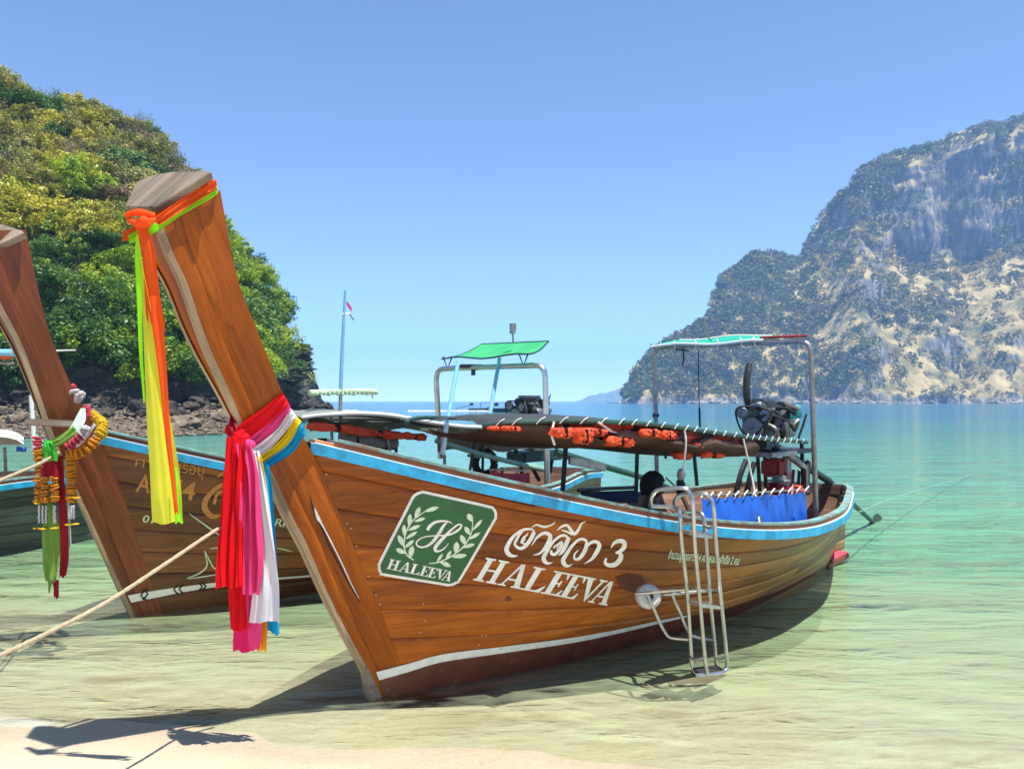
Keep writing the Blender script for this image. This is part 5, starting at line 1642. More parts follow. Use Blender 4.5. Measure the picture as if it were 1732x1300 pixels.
# folded orange life jackets stowed along the edge
def jacket(c, d, up, w, h, seed, label, mat='jacket_orange'):
    """two padded halves and a dark strap"""
    g = random.Random(seed); d = d.normalized(); n = d.cross(up).normalized(); up = n.cross(d)
    root = thing('life_jacket', c, label, 'life jacket', 'orange life jackets stowed under the canopy')
    for sgn in (-1, 1):
        m = MB(); cc = c + d * sgn * w * .26; rows = []
        for i in range(9):
            a = math.pi * i / 8; r = []
            for k in range(16):
                t = 2 * math.pi * k / 16; ct, st = math.cos(t), math.sin(t)
                ct = abs(ct) ** .8 * (1 if ct > 0 else -1); st = abs(st) ** .9 * (1 if st > 0 else -1)
                e = max(.2, math.sin(a) ** .35)
                q = d * ct * w * .25 * e + up * st * h * .5 * e + n * (math.cos(a) * .045)
                kk = 1 + .34 * noise.noise(Vector((ct * 1.4 + seed * 3, st * 1.4 + sgn, a))) + .25 * noise.noise(Vector((ct * 4 + seed, st * 4, a * 2)))
                r.append(cc + q * kk)
            rows.append(r)
        m.grid(rows, close=True); m.add(rows[0], [tuple(range(16))]); m.add(rows[-1], [tuple(range(16))[::-1]])
        m.build('pad', mat, root)
    for q in (-.3, .04, .33):
        m = MB(); m.box(c + d * q * w, (h * .13, .085, h * .9), X=d + up * g.uniform(-.4, .4), Y=n, bev=.005); m.build('strap', 'black_rubber', root)
    return root
jk = [(965, 729, .93, 34, 20, 'curled orange life jacket hanging at the lashed cord of the canopy edge'), (1000, 735, .95, 26, 30, 'orange life jacket drooping point-down from the canopy edge'), (1022, 728, .93, 36, 14, 'half hidden orange life jacket in the shade of the canopy edge'),
      (1060, 744, .90, 52, 20, 'bright orange life jacket slumped out of the brown sling'), (1112, 730, .98, 34, 16, 'orange life jacket with a black band tucked beside the post'), (1140, 733, .98, 24, 16, 'small folded orange life jacket next to the hanging white cord'),
      (1166, 768, .80, 30, 16, 'orange life jacket showing below the sling by the rear post'), (1215, 766, .82, 50, 14, 'long orange life jacket at the aft end of the sling'), (852, 722, .60, 22, 8, 'orange strip of a jacket at the bow end of the canopy'), (878, 722, .66, 24, 9, 'red-orange jacket under the dark front sheet'), (1190, 750, .93, 28, 10, 'flattened orange life jacket in the shadow near the blue sheet')]
for i, (px, py, b, w, h, lb) in enumerate(jk):
    p = FA.PW(px, py + 3, b + .02); mpx = FPX / p.y
    jacket(p - FA.v * .07, FA.u + Vector((0, 0, -.08)), Vector((0, 0, 1)), w / mpx * 1.3, h / mpx * .9, i, lb)

# ---------------------------------------------------------------- blue curtain
cur = thing('blue_tarpaulin', PA(1275, 888, 1.05), 'bright blue tarpaulin curtain laced to a line above the near gunwale', 'tarpaulin')
ct = [(1187, 843, 1.02), (1230, 841, 1.06), (1275, 838, 1.08), (1320, 835, 1.04), (1363, 832, .96)]
cb = [(1190, 888, 1.06), (1235, 892, 1.12), (1280, 893, 1.13), (1325, 893, 1.10), (1366, 888, 1.0)]
T1 = sm2(ct, 12); T2 = sm2(cb, 12); rows = []
for w in np.linspace(0, 1, 8):
    r = []
    for i, (a, b) in enumerate(zip(T1, T2)):
        px, py, bb = [a[k] + (b[k] - a[k]) * w for k in range(3)]
        px += (1 - w) * 0
        fold = (.004 + .022 * (i / len(T1)) ** 2) * (noise.noise(Vector((i * .55, w * 1.2, 0))) * 2 + .5 * math.sin(i * 1.9 + 1 + 2 * w)) * (.6 + .6 * w)
        r.append(FA.PW(px, py + (1.5 * math.sin(i * .8) if w == 0 else 0), bb + fold))
    rows.append(r)
m = MB(); m.grid(rows); m.build('cloth', 'tarp_blue', cur)
m = MB(); m.tube([PA(x, y - 5, b) for x, y, b in ct], .007, 6, sm=4); m.build('line', 'dull_steel', cur)
for i in range(13):
    t = i / 12; k = int(t * (len(T1) - 1)); x, y, b = T1[k]
    m = MB(); m.tube([PA(x - 3, y + 3, b + .01), PA(x, y - 4, b + .02), PA(x + 5, y - 10, b)], .006, 5, sm=3); m.build('lashing', 'white_rope', cur)

# ---------------------------------------------------------------- person sitting amidships
def person():
    hp = FA.P(1105, 822, .1)
    base = W(hp.x, .1, .3)
    root = thing('person', base, 'person with short dark hair in a navy shirt sitting bent forward in the boat', 'person')
    fw = FA.v * .45 - FA.u * -.9    # facing aft, towards the right of the picture
    fw = Vector((fw.x, fw.y, 0)).normalized(); sd = Vector((fw.y, -fw.x, 0)); up = Vector((0, 0, 1))
    head = W(*hp)
    neck = head - up * .15 - fw * .07
    hip = neck - up * .44 - fw * .12; hip.z = max(hip.z, .52)
    def skin(name, pts, edges, mat, lv=2):
        me = bpy.data.meshes.new(name); me.from_pydata([p for p, r in pts], edges, [])
        o = bpy.data.objects.new(name, me); C.objects.link(o)
        md = o.modifiers.new('s', 'SKIN'); 
        for v, (p, r) in zip(me.skin_vertices[0].data, pts):
            v.radius = r if isinstance(r, tuple) else (r, r)
        me.skin_vertices[0].data[0].use_root = True
        sb = o.modifiers.new('ss', 'SUBSURF'); sb.levels = lv; sb.render_levels = lv
        bpy.context.view_layer.update()
        dg = bpy.context.evaluated_depsgraph_get()
        m2 = bpy.data.meshes.new_from_object(o.evaluated_get(dg)); bpy.data.objects.remove(o)
        m2.materials.clear(); m2.materials.append(MATS[mat]); m2.polygons.foreach_set('use_smooth', [True] * len(m2.polygons))
        o = bpy.data.objects.new(name, m2); link(o, root); return o
    sh = .17
    P = [(hip, (.14, .11)), (hip + up * .2 + fw * .03, (.13, .10)), (neck - up * .1, (.14, .10)), (neck - up * .03, .06), (head - up * .07, .055)]
    Eg = [(0, 1), (1, 2), (2, 3), (3, 4)]
    for s_ in (-1, 1):
        n = len(P)
        P += [(neck - up * .09 + sd * sh * s_, .06), (neck - up * .34 + sd * (sh + .06) * s_ + fw * .1, .042), (neck - up * .42 + sd * (sh - .02) * s_ + fw * .33, .032), (neck - up * .42 + sd * (sh - .05) * s_ + fw * .40, .035)]
        Eg += [(2, n), (n, n + 1), (n + 1, n + 2), (n + 2, n + 3)]
        n = len(P)
        P += [(hip + sd * .1 * s_ + fw * .05, .085), (hip + sd * .14 * s_ + fw * .42 + up * .02, .065), (hip + sd * .13 * s_ + fw * .44 - up * .36, .045), (hip + sd * .13 * s_ + fw * .40 - up * .42 + up * .02, .04), (hip + sd * .14 * s_ + fw * .56 - up * .41, .035)]
        Eg += [(0, n), (n, n + 1), (n + 1, n + 2), (n + 2, n + 3), (n + 3, n + 4)]
        for q in range(4):
            n2 = len(P); h_ = neck - up * .42 + sd * (sh - .05) * s_ + fw * .40
            P += [(h_ + fw * .04 + sd * (q - 1.5) * .02, .009), (h_ + fw * (.075 + .01 * (q in (1, 2))) + sd * (q - 1.5) * .022 - up * .03, .008)]
            Eg += [(n2 - 1 if False else [i for i, pp in enumerate(P) if (pp[0] - h_).length < 1e-6][0], n2), (n2, n2 + 1)]
    skin('body', P, Eg, 'skin')
    # shirt: a slightly larger trunk and short sleeves
    Q = [(hip + up * .02, (.17, .14)), (hip + up * .2 + fw * .03, (.16, .13)), (neck - up * .10, (.165, .125)), (neck - up * .045, .085)]
    Ee = [(0, 1), (1, 2), (2, 3)]
    for s_ in (-1, 1):
        n = len(Q); Q += [(neck - up * .09 + sd * sh * s_, .075), (neck - up * .24 + sd * (sh + .045) * s_ + fw * .05, .06)]; Ee += [(2, n), (n, n + 1)]
    skin('shirt', Q, Ee, 'navy_shirt')
    # head with face
    m = MB(); rows = []
    for i in range(13):
        a = math.pi * i / 12; rr = math.sin(a)
        r = []
        for k in range(18):
            t = 2 * math.pi * k / 18; c = math.cos(t); s_ = math.sin(t)
            z = math.cos(a) * .115
            rad = rr * (.095 if c > 0 else .10) * (1 - .18 * max(0, -z / .115) * 1)
            x = c * rad; y = s_ * rr * .076 * (1 - .25 * max(0, -z / .115))
            if c > .93 and -.045 < z < .03: x += .018 * (1 if z < .0 else .5)     # nose
            if c > .8 and .01 < z < .045 and abs(y) > .015: x -= .006             # eye sockets
            if c > .8 and -.075 < z < -.05: x -= .004
            r.append(head + fw * x + sd * y + up * z)
        rows.append(r)
    m.grid(rows, close=True)
    for s_ in (-1, 1): m.ball(head + sd * .078 * s_ - up * .01, .022, 1, (.6, .6, 1.2))
    m.build('head', 'skin', root)
    for s_ in (-1, 1):
        m = MB(); m.ball(head + fw * .083 + sd * .028 * s_ + up * .02, .011, 1); m.build('eye', 'buoy_white', root)
    m = MB(); m.tube([head + fw * .09 - sd * .022 - up * .062, head + fw * .096 - up * .06, head + fw * .09 + sd * .022 - up * .062], .006, 5); m.build('mouth', 'red_paint', root)
    m = MB(); rows = []
    for i in range(9):
        a = math.pi * .62 * i / 8; r = []
        for k in range(20):
            t = 2 * math.pi * k / 20
            lim = math.pi * (.40 if math.cos(t) > .35 else .66) * i / 8
            q = Vector((math.cos(t) * math.sin(lim) * .118, math.sin(t) * math.sin(lim) * .098, math.cos(lim) * .137))
            q *= 1 + .07 * noise.noise(q * 30)
            r.append(head - fw * .008 + fw * q.x + sd * q.y + up * q.z)
        rows.append(r)
    m.grid(rows, close=True); m.build('hair', 'hair', root)
person()
# blue-black seat back rail beside the person on the far side
m = MB(); a = PA(978, 829, -.85); b = PA(1074, 824, -.95); m.tube([a, a.lerp(b, .5) + Vector((0, 0, .004)), b], .02, 6); m.build('seat_rail', 'black_metal', RA)
m = MB(); rows = [[PA(982 + 95 * t, 832 + 22 * w - 4 * t, -.88) for t in np.linspace(0, 1, 6)] for w in (0, .5, 1)]; m.grid(rows); m.build('seat_cloth', 'navy_shirt', RA)
# ---------------------------------------------------------------- engines
def engine(f, s, b, z, k, label, shaft, colors, plate=None, pipe=True, seed=1):
    """truck engine on a pivot with the long shaft; k scales it"""
    g = random.Random(seed)
    c = f.W(s, b, z)
    root = thing('longtail_engine', f.W(s, b, z - .3), label, 'engine')
    ax = (shaft[-1] - shaft[0]).normalized() if shaft else f.u
    X = Vector((ax.x, ax.y, 0)).normalized() * 1.0; Yv = Vector((X.y, -X.x, 0)); Z = Vector((0, 0, 1))
    def L(x, y, zz): return c + X * x * k + Yv * y * k + Z * zz * k
    m = MB(); m.box(L(0, 0, 0), (.52 * k, .24 * k, .24 * k), X=X, Z=Z, bev=.02); m.build('engine_block', 'engine_grey', root)
    m = MB(); m.box(L(-.02, 0, .17), (.44 * k, .17 * k, .10 * k), X=X, Z=Z, bev=.02); m.build('cylinder_head', 'black_metal', root)
    m = MB(); m.box(L(0, 0, .235), (.38 * k, .13 * k, .04 * k), X=X, Z=Z, bev=.015); m.build('rocker_cover', 'engine_grey', root)
    m = MB(); m.box(L(0, 0, -.17), (.4 * k, .18 * k, .1 * k), X=X, Z=Z, bev=.02); m.build('oil_pan', 'black_metal', root)
    for i in range(4):
        m = MB(); m.tube([L(-.15 + i * .1, .1, .14), L(-.15 + i * .1, .17, .14), L(-.12 + i * .09, .19, .06)], .022 * k, 7, sm=3); m.build('inlet_pipe', 'engine_bright', root)
    m = MB(); m.tube([L(-.2, .2, .06), L(.2, .2, .05)], .03 * k, 8); m.build('manifold', 'engine_grey', root)
    for (x, y, zz, r) in ((-.30, .0, -.02, .10), (-.30, .12, .1, .06), (-.30, -.1, .12, .055), (.29, 0, 0, .13)):
        m = MB(); m.disc(L(x, y, zz), X, r * k, .035 * k, 18, .01); m.build('pulley', 'engine_bright' if r < .12 else 'black_metal', root)
    m = MB()
    loop = [L(-.325, 0, -.12), L(-.325, .12, .02), L(-.325, .18, .12), L(-.325, .10, .165), L(-.325, -.1, .18), L(-.325, -.155, .12), L(-.325, -.1, -.04), L(-.325, 0, -.12)]
    m.tube(loop, .009 * k, 5, sm=4); m.build('belt', 'black_rubber', root)
    m = MB(); m.disc(L(-.1, .22, .02), X, .07 * k, .14 * k, 14); m.build('alternator', 'engine_bright', root)
    m = MB(); m.disc(L(.12, .2, -.07), X, .045 * k, .2 * k, 12); m.build('starter', 'engine_grey', root)
    m = MB(); m.disc(L(.05, .21, .16), Z, .075 * k, .09 * k, 16); m.build('air_filter', 'black_metal', root)
    for i in range(7):
        x0, y0, z0 = g.uniform(-.25, .2), g.uniform(.08, .2), g.uniform(-.12, .2)
        p = [L(x0, y0, z0), L(x0 + g.uniform(-.1, .1), y0 + .08, z0 + g.uniform(-.05, .12)), L(x0 + g.uniform(-.2, .2), y0 + .03, z0 + g.uniform(-.15, .15))]
        m = MB(); m.tube(p, g.choice([.008, .012, .02]) * k, 6, sm=4); m.build('hose', g.choice(['black_rubber', 'engine_bright', 'black_rubber', 'dull_steel']), root)
    for i in range(10):
        m = MB(); m.box(L(g.uniform(-.26, .26), g.uniform(.1, .17), g.uniform(-.15, .2)), (g.uniform(.03, .09) * k, g.uniform(.03, .06) * k, g.uniform(.03, .08) * k), X=X + Z * g.uniform(-.3, .3), bev=.006)
        m.build('bracket', g.choice(['engine_bright', 'engine_grey', 'black_metal']), root)
    if pipe:
        m = MB(); m.tube([L(-.12, -.1, .16), L(-.13, -.12, .3), L(-.12, -.12, .45), L(-.06, -.12, .58)], [.03 * k, .036 * k, .034 * k, .03 * k], 9, sm=5); m.build('exhaust_pipe', 'black_metal', root)
    return root, L

shA = [FA.W(5.0, .0, 1.45), pt(1400, 812, 9.6), pt(1440, 850, 11.0), pt(1476, 882, 12.45)]
engA, LA = engine(FA, 4.95, -.05, 1.64, 1.12, 'black truck engine with a curved exhaust pipe at the stern of the HALEEVA boat', shA, None, seed=3)
m = MB(); m.box(pt(1270, 702, 8.35), (.16, .1, .13), bev=.01); m.build('battery_box', 'engine_green', engA)
m = MB(); m.box(pt(1334, 686, 8.3), (.20, .16, .035), X=(1, .2, -.35), bev=.01); m.box(pt(1322, 694, 8.3), (.10, .14, .08), X=(1, 0, .6), bev=.02); m.build('cover_plate', 'dull_steel', engA)
m = MB(); m.tube([pt(1333, 700, 8.35), pt(1352, 696, 8.35)], [.055, .068], 14); m.ball(pt(1345, 688, 8.35), .05, 2, (1.3, 1, .5)); m.build('fuel_tank', 'tank_blue', engA)
m = MB(); m.tube([pt(1364, 700, 8.3), pt(1358, 720, 8.3), pt(1350, 742, 8.3)], .012, 6); m.build('throttle_lever', 'black_metal', engA)
for i, (x0, y0, x1, y1, r) in enumerate([(1272, 688, 1292, 690, .035), (1312, 690, 1345, 700, .022), (1300, 720, 1316, 742, .03), (1280, 712, 1296, 705, .04), (1322, 706, 1330, 742, .025), (1305, 702, 1345, 728, .018)]):
    m = MB(); m.tube([pt(x0, y0, 8.28), pt((x0 + x1) / 2 + 3, (y0 + y1) / 2 - 5, 8.22), pt(x1, y1, 8.28)], r, 8, sm=4); m.build('hose', 'black_rubber' if i % 2 else 'engine_bright', engA)
# pivot, frame, shaft, steering arm
m = MB(); m.tube(shA, [.05, .045, .035, .03], 10); m.build('shaft_tube', 'shaft_green', engA)
m = MB(); hub = shA[-1]; ax = (shA[-1] - shA[-2]).normalized()
m.disc(hub, ax, .04, .12, 10)
for kk in range(2):
    a = kk * math.pi
    o_ = ax.orthogonal().normalized(); o2 = ax.cross(o_)
    d = o_ * math.cos(a) + o2 * math.sin(a); e = o_ * -math.sin(a) + o2 * math.cos(a)
    m.grid([[hub + d * r_ + (e * w * .06 + ax * w * .03) * math.sin(min(1, r_ / .16) * 2.6) for w in (-1, 0, 1)] for r_ in (.03, .07, .11, .15)])
m.build('propeller', 'engine_bright', engA)
m = MB(); m.box(FA.W(5.0, 0, 1.34), (.55, .34, .05), X=FA.u, bev=.01)
m.build('mounting_bed', 'dull_steel', engA)
m = MB(); m.tube([FA.W(5.35, 0, 1.33), FA.W(5.35, 0, .75)], .05, 10); m.build('pivot_post', 'dull_steel', engA)
m = MB(); a, b = FA.PW(1312, 752, .0), FA.PW(1360, 790, .1); m.box((a + b) / 2, ((b - a).length, .07, .07), X=(b - a), bev=.01); m.build('tilt_arm', 'dull_steel', engA)
m = MB(); m.box(FA.PW(1312, 790, -.1), (.30, .22, .20), X=FA.u, bev=.03); m.build('gear_housing', 'red_paint', engA)
m = MB(); m.box(FA.PW(1300, 768, -.1), (.44, .30, .04), X=FA.u, bev=.01); m.build('rubber_mat', 'black_rubber', engA)
# engine stand on the boat
stand = thing('engine_stand', FA.W(5.1, 0, .7), 'dark timber engine stand with curved black legs behind the blue curtain', 'stand')
for a, b, bb in (((1262, 778), (1245, 838), -.6), ((1276, 782), (1264, 840), -.5)):
    m = MB(); m.tube([FA.PW(*a, bb), FA.PW((a[0] + b[0]) / 2 - 2, (a[1] + b[1]) / 2 - 2, bb), FA.PW(*b, bb)], .032, 8, sm=4); m.build('leg', 'black_metal', stand)
for x in (1330, 1342, 1352):
    m = MB(); m.tube([FA.PW(x, 795, 0), FA.PW(x - 3, 838, .1)], .018, 6); m.build('strut', 'red_paint' if x < 1350 else 'black_metal', stand)
m = MB(); m.box(FA.PW(1310, 762, -.1), (.75, .5, .05), X=FA.u, bev=.01); m.build('cross_board', 'black_metal', stand)
m = MB(); m.tube([FA.PW(1365, 785, .1), FA.PW(1366, 835, .2)], .03, 8); m.ball(FA.PW(1366, 783, .1), .04, 1); m.build('bollard', 'black_metal', stand)
for px, py, sz, mt, lb in ((1318, 826, (.34, .2, .12), 'deep_red_cloth', 'dark red bag lying behind the blue curtain'), (1350, 830, (.2, .16, .12), 'jacket_orange', 'orange bundle at the foot of the engine stand'), (1318, 812, (.24, .18, .10), 'tarp_grey', 'grey folded cloth on top of the dark red bag')):
    p = FA.PW(px, py, .1)
    m = MB(); m.box((0, 0, 0), sz, X=FA.u, bev=.05); V = [p + v * (1 + .2 * noise.noise(v * 9)) for v in m.V]; m.V = V
    tag(m.build('bundle', mt), lb, 'bag')

# ---------------------------------------------------------------- the second boat, behind
FB = Frame(-3.35, 7.05, .69, .724)
rowsB = [((-58, 392), (44, 388), .13, .13), ((-34, 450), (54, 440), .12, .13), ((-4, 515), (68, 505), .11, .13), ((30, 580), (88, 575), .09, .13), ((58, 655), (126, 662), .06, .13), ((86, 738), (168, 728), .035, .13),
         ((113, 800), (176, 760), .03, None), ((140, 855), (201, 820), .03, None), ((165, 910), (222, 880), .03, None), ((188, 960), (240, 935), .03, None), ((208, 1005), (255, 985), .03, None), ((222, 1036), (268, 1020), .03, None), ((236, 1072), (288, 1060), .02, None)]
capB = ([(-76, 424, -.22), (-60, 380, -.18), (-20, 372, -.05), (36, 390, .12), (42, 395, .16), (-38, 432, .18)], .05)
B = build_boat(FB, rowsB, capB, ('old_teak', 'old_stem', 'brown_strake'), {'label': 'older brown long-tail boat behind the first, with faded orange lettering and a garlanded prow', 'strakes': 8})
RB_ = B['root']
strip('waterline_stripe', [(216, 1006), (260, 998), (310, 991), (375, 983), (450, 977), (540, 970)], [(222, 1018), (262, 1010), (312, 1000), (376, 990), (450, 981), (540, 973)], B, 'white_paint', RB_, .007)
for ch in ([(241, 997), (250, 1003), (241, 1013)], [(248, 995), (238, 1006), (249, 1014)], [(300, 989), (294, 996), (302, 1004)], [(310, 988), (303, 995), (310, 1002)], [(336, 985), (342, 991), (336, 997)], [(341, 984), (348, 990), (342, 996)]):
    stroke_decal('chevron', [[(x, y, 2.6) for x, y in ch]], lambda x, y: (x, y), B, 'dark_seam', RB_, .0095, 2)
text_decal('letter', 'A', (229, 830), (24, 3), (6, -29), B, 'letter_orange', RB_, bold=.02)
text_decal('letter', '7', (284, 838), (20, 3), (6, -29), B, 'letter_orange', RB_, bold=.02)
text_decal('letter', '4', (305, 842), (23, 3), (6, -29), B, 'letter_orange', RB_, bold=.02)
text_decal('lettering', 'ศา', (228, 788), (30, 4), (3, -17), B, 'letter_orange', RB_)
text_decal('lettering', 'เรือบุ', (302, 798), (42, 6), (3, -18), B, 'letter_orange', RB_)
text_decal('lettering', '01', (240, 882), (18, 2), (4, -12), B, 'letter_mint', RB_, bold=.01)
text_decal('lettering', 'RN', (464, 888), (28, 4), (4, -12), B, 'letter_mint', RB_, bold=.01)
o = stroke_decal('letter', [[(402, 822, 3), (378, 818, 6), (354, 836, 8), (346, 856, 10), (358, 872, 9), (376, 870, 3)], [(362, 852, 5), (368, 834, 5), (382, 832, 6), (386, 846, 6), (374, 856, 5)], [(368, 806, 3), (378, 799, 5), (392, 800, 3)]], lambda x, y: (x, y), B, 'letter_orange', RB_, .005)
for st in ([(320, 868, 1), (348, 888, 2.4), (376, 908, 1.6), (400, 928, 1)], [(316, 977, 1), (338, 968, 2.4), (350, 955, 2.2), (347, 935, 1.5), (346, 930, 1)], [(346, 930, 1), (356, 950, 2.2), (366, 962, 2), (400, 968, 1)], [(355, 927, 1), (370, 926, 2), (400, 930, 1)], [(318, 978, 1), (345, 974, 2), (370, 970, 1)], [(468, 926, 1), (480, 928, 2), (494, 932, 1)]):
    stroke_decal('dolphin_outline', [st], lambda x, y: (x, y), B, 'letter_mint', RB_, .005)

# canopy of the second boat
PB = FB.PW
canB = thing('boat_canopy', FB.W(2.2, 0, 1.0), 'long grey-topped canopy with a pale edge over the older boat behind', 'canopy')
eb = [(512, 706, .35), (560, 701, .55), (610, 699, .7), (660, 702, .8), (700, 709, .85), (740, 716, .88), (780, 721, .9), (815, 723, .9), (860, 730, .85), (900, 742, .8)]
ebP = sm2([tuple(FB.P(*e)) for e in eb], 5)
m = MB(); rows = [[FB.W(s, b * (1 - 2 * w), z + .03 * math.sin(w * 3.14) + .01 * math.sin(w * 17 + s * 3)) for w in np.linspace(0, 1, 9)] for s, b, z in ebP]
m.grid(rows); m.build('sheet', 'tarp_grey', canB)
for sg in (1, -1):
    m = MB(); m.tube([FB.W(s, sg * b, z) for s, b, z in ebP], .022, 8); m.build('edge_rail', 'tarp_white', canB)
for i in range(9):
    s, b, z = ebP[2 + i * 5 if 2 + i * 5 < len(ebP) else -1]
    m = MB(); m.tube([FB.W(s, sg2 * b, z - .02 + (.02 if sg2 == 0 else 0)) for sg2 in (1, 0, -1)], .014, 6, sm=3); m.build('cross_bar', 'black_metal', canB)
m = MB(); rows = []
for i in range(14):
    t = i / 13; px = 520 + 190 * t
    rows.append([PB(px, 708 + 10 * t + 22 * w * (1 - .6 * t), .62 - .5 * w) + Vector((0, .1 * w, .02 * math.sin(i * 1.3))) for w in np.linspace(0, 1, 6)])
m.grid(rows); m.build('net', 'tarp_dark', canB)
for a, b, bb in (((560, 705), (562, 760), -.5), ((650, 715), (660, 765), .5), ((744, 722), (752, 772), .8), ((818, 727), (816, 800), .3), ((803, 745), (794, 800), .6), ((849, 790), (850, 815), -.2)):
    m = MB(); m.tube([PB(*a, bb), PB(*b, bb), PB(*b, bb) - Vector((0, 0, .2))], .018, 6); m.build('post', 'black_metal' if a[0] > 760 else 'dull_steel', canB)
for y0, y1, x0, x1, bb, mt in ((745, 795, 738, 925, .7, 'bamboo'), (762, 790, 792, 920, -.3, 'bamboo'), (770, 768, 792, 830, .5, 'bamboo')):
    m = MB(); m.tube([PB(x0, y0, bb), PB((x0 + x1) / 2, (y0 + y1) / 2 + 3, bb), PB(x1, y1, bb)], .03 if bb > .6 else .02, 7, sm=4); m.build('bamboo_pole', mt, canB)
m = MB(); rows = [[PB(740 + 180 * t, 722 + 12 * t + 40 * w * (1 - .3 * t), .7 - .6 * w) + Vector((0, 0, .02 * math.sin(t * 20 + w * 5))) for w in np.linspace(0, 1, 5)] for t in np.linspace(0, 1, 22)]
m.grid(rows); m.build('sling', 'tarp_grey', canB)
for i, (px, py, w, h, lb) in enumerate([(568, 724, 90, 15, 'long orange life jacket under the pale canopy edge, nearest the prow ribbons'), (640, 733, 96, 14, 'long red-orange life jacket in the middle of the older boat canopy'), (700, 738, 44, 12, 'short red life jacket at the end of the row under the pale canopy')]):
    p = PB(px, py, .55); mpx = FPX / p.y
    jacket(p, FB.u + Vector((0, 0, -.12)), Vector((0, 0, 1)), w / mpx * 1.2, h / mpx, 30 + i, lb)
roll = thing('rolled_tarpaulin', PB(610, 745, .4), 'grey rolled tarpaulin tied below the pale canopy', 'tarpaulin')
m = MB(); m.tube([PB(578, 738, .4), PB(620, 746, .4), PB(668, 750, .4)], [.07, .085, .07], 12, sm=4); m.build('roll', 'tarp_grey', roll)
for px, py in ((598, 742), (650, 749)):
    m = MB(); m.disc(PB(px, py, .4), FB.u, .09, .03, 14, .05); m.build('tie', 'black_rubber', roll)
m = MB(); m.box(PB(670, 750, .4), (.03, .05, .2)); m.build('end_board', 'black_metal', roll)
# mast with streamer and lime wrapped bar
mast = thing('mast', PB(575, 700, .2), 'thin pale blue mast with a small flag and a lime wrapped crossbar', 'mast')
m = MB(); m.tube([PB(575, 745, .1), PB(576, 662, .1)], .02, 8); m.build('lower_pole', 'dull_steel', mast)
m = MB(); m.tube([PB(576, 664, .1), PB(579, 590, .1), PB(584, 491, .1)], [.022, .02, .013], 8); m.build('pole', 'pole_blue', mast)
m = MB(); m.tube([PB(579, 531, .1), PB(591, 530, .1)], .01, 6); m.build('spreader', 'white_paint', mast)
m = MB(); m.tube([PB(523, 664, .1), PB(560, 662, .1), PB(600, 661, .1), PB(636, 662, .1)], [.03, .026, .024, .03], 8, sm=4)
for q in range(16): m.ball(PB(526 + q * 7.3, 664 + math.sin(q * 2.1), .1), .03, 1, (1.2, 1, .9), .5)
m.tube([PB(629, 664, .1), PB(630, 674, .1)], [.016, .004], 5)
m.build('wrapped_bar', 'lime_wrap', mast)
m = MB(); m.grid([[PB(586 + 9 * w, 508 + 12 * w + 8 * t, .1) + Vector((0, .01 * math.sin(w * 6), 0)) for w in np.linspace(0, 1, 5)] for t in (0, 1)]); m.build('flag', 'pink_cloth', mast)
m = MB(); m.tube([PB(591, 530, .1), PB(594, 536, .1), PB(599, 541, .1)], .006, 5); m.build('streamer', 'deep_red_cloth', mast)
# green sheet and arch
archB = thing('pipe_arch', FB.W(4.2, 0, .7), 'steel pipe arch on the older boat carrying a flat light green sheet', 'frame')
n0, n1_ = FB.P(926, 835, .95), FB.P(922, 617, .95); f0_, f1_ = FB.P(745, 775, -.9), FB.P(737, 624, -.9)
a1, a2 = FB.W(*f1_), FB.W(*n1_)
m = MB(); m.tube([FB.W(*f0_)] + corner(FB.W(*f0_), a1, a2, .16) + corner(a1, a2, FB.W(*n0), .16) + [FB.W(*n0)], .036, 10); m.build('pipe', 'steel', archB)
gs = [(747, 607, -.85), (815, 582, -1.15), (928, 577, .6), (893, 600, .9)]
q00, q01, q11, q10 = [PB(*g_) for g_ in gs]
rows = []
for i in range(9):
    t = i / 8; rows.append([q00.lerp(q10, t).lerp(q01.lerp(q11, t), w) + Vector((0, 0, .02 * math.sin(t * 9) * (1 - w) - .04 * math.sin(w * 3.14))) for w in np.linspace(0, 1, 7)])
m = MB(); m.grid(rows); m.build('green_sheet', 'tarp_green', archB)
m = MB(); m.tube([r[0] for r in rows] + [rows[-1][k] for k in range(1, 7)] + [rows[-k][-1] for k in range(2, 10)] + [rows[0][k] for k in range(5, -1, -1)], .012, 5); m.build('hem', 'shaft_green', archB)
for t in (.12, .82):
    c = a1.lerp(a2, t)
    m = MB(); m.tube([c + Vector((-.06, 0, .16)), c, c + Vector((.06, 0, .16))], .012, 5); m.build('sheet_bracket', 'black_metal', archB)
m = MB(); m.box(a1.lerp(a2, .35) + Vector((0, 0, .02)), (.3, .08, .05), bev=.01); m.tube([a1.lerp(a2, .37), a1.lerp(a2, .37) - Vector((0, 0, .1))], .03, 6); m.build('lamp_box', 'black_metal', archB)
for a, b in (((775, 610), (757, 712)), ((845, 606), (826, 716))):
    m = MB(); m.tube([PB(*a, .2), PB(*b, .45)], .024, 8); m.build('blue_pole', 'pole_blue', archB)
m = MB(); m.tube([PB(868, 580, .1), PB(867, 562, .1)], .012, 6); m.tube([PB(867, 564, .1), PB(867, 547, .1)], .04, 8); m.box(PB(870, 553, .1), (.05, .05, .1), bev=.01); m.build('spotlight', 'dull_steel', archB)
for pl in ([(755, 715, .9), (748, 770, .95)], ):
    m = MB(); m.tube([PB(*p) for p in pl], .03, 8); m.build('brace', 'steel', archB)
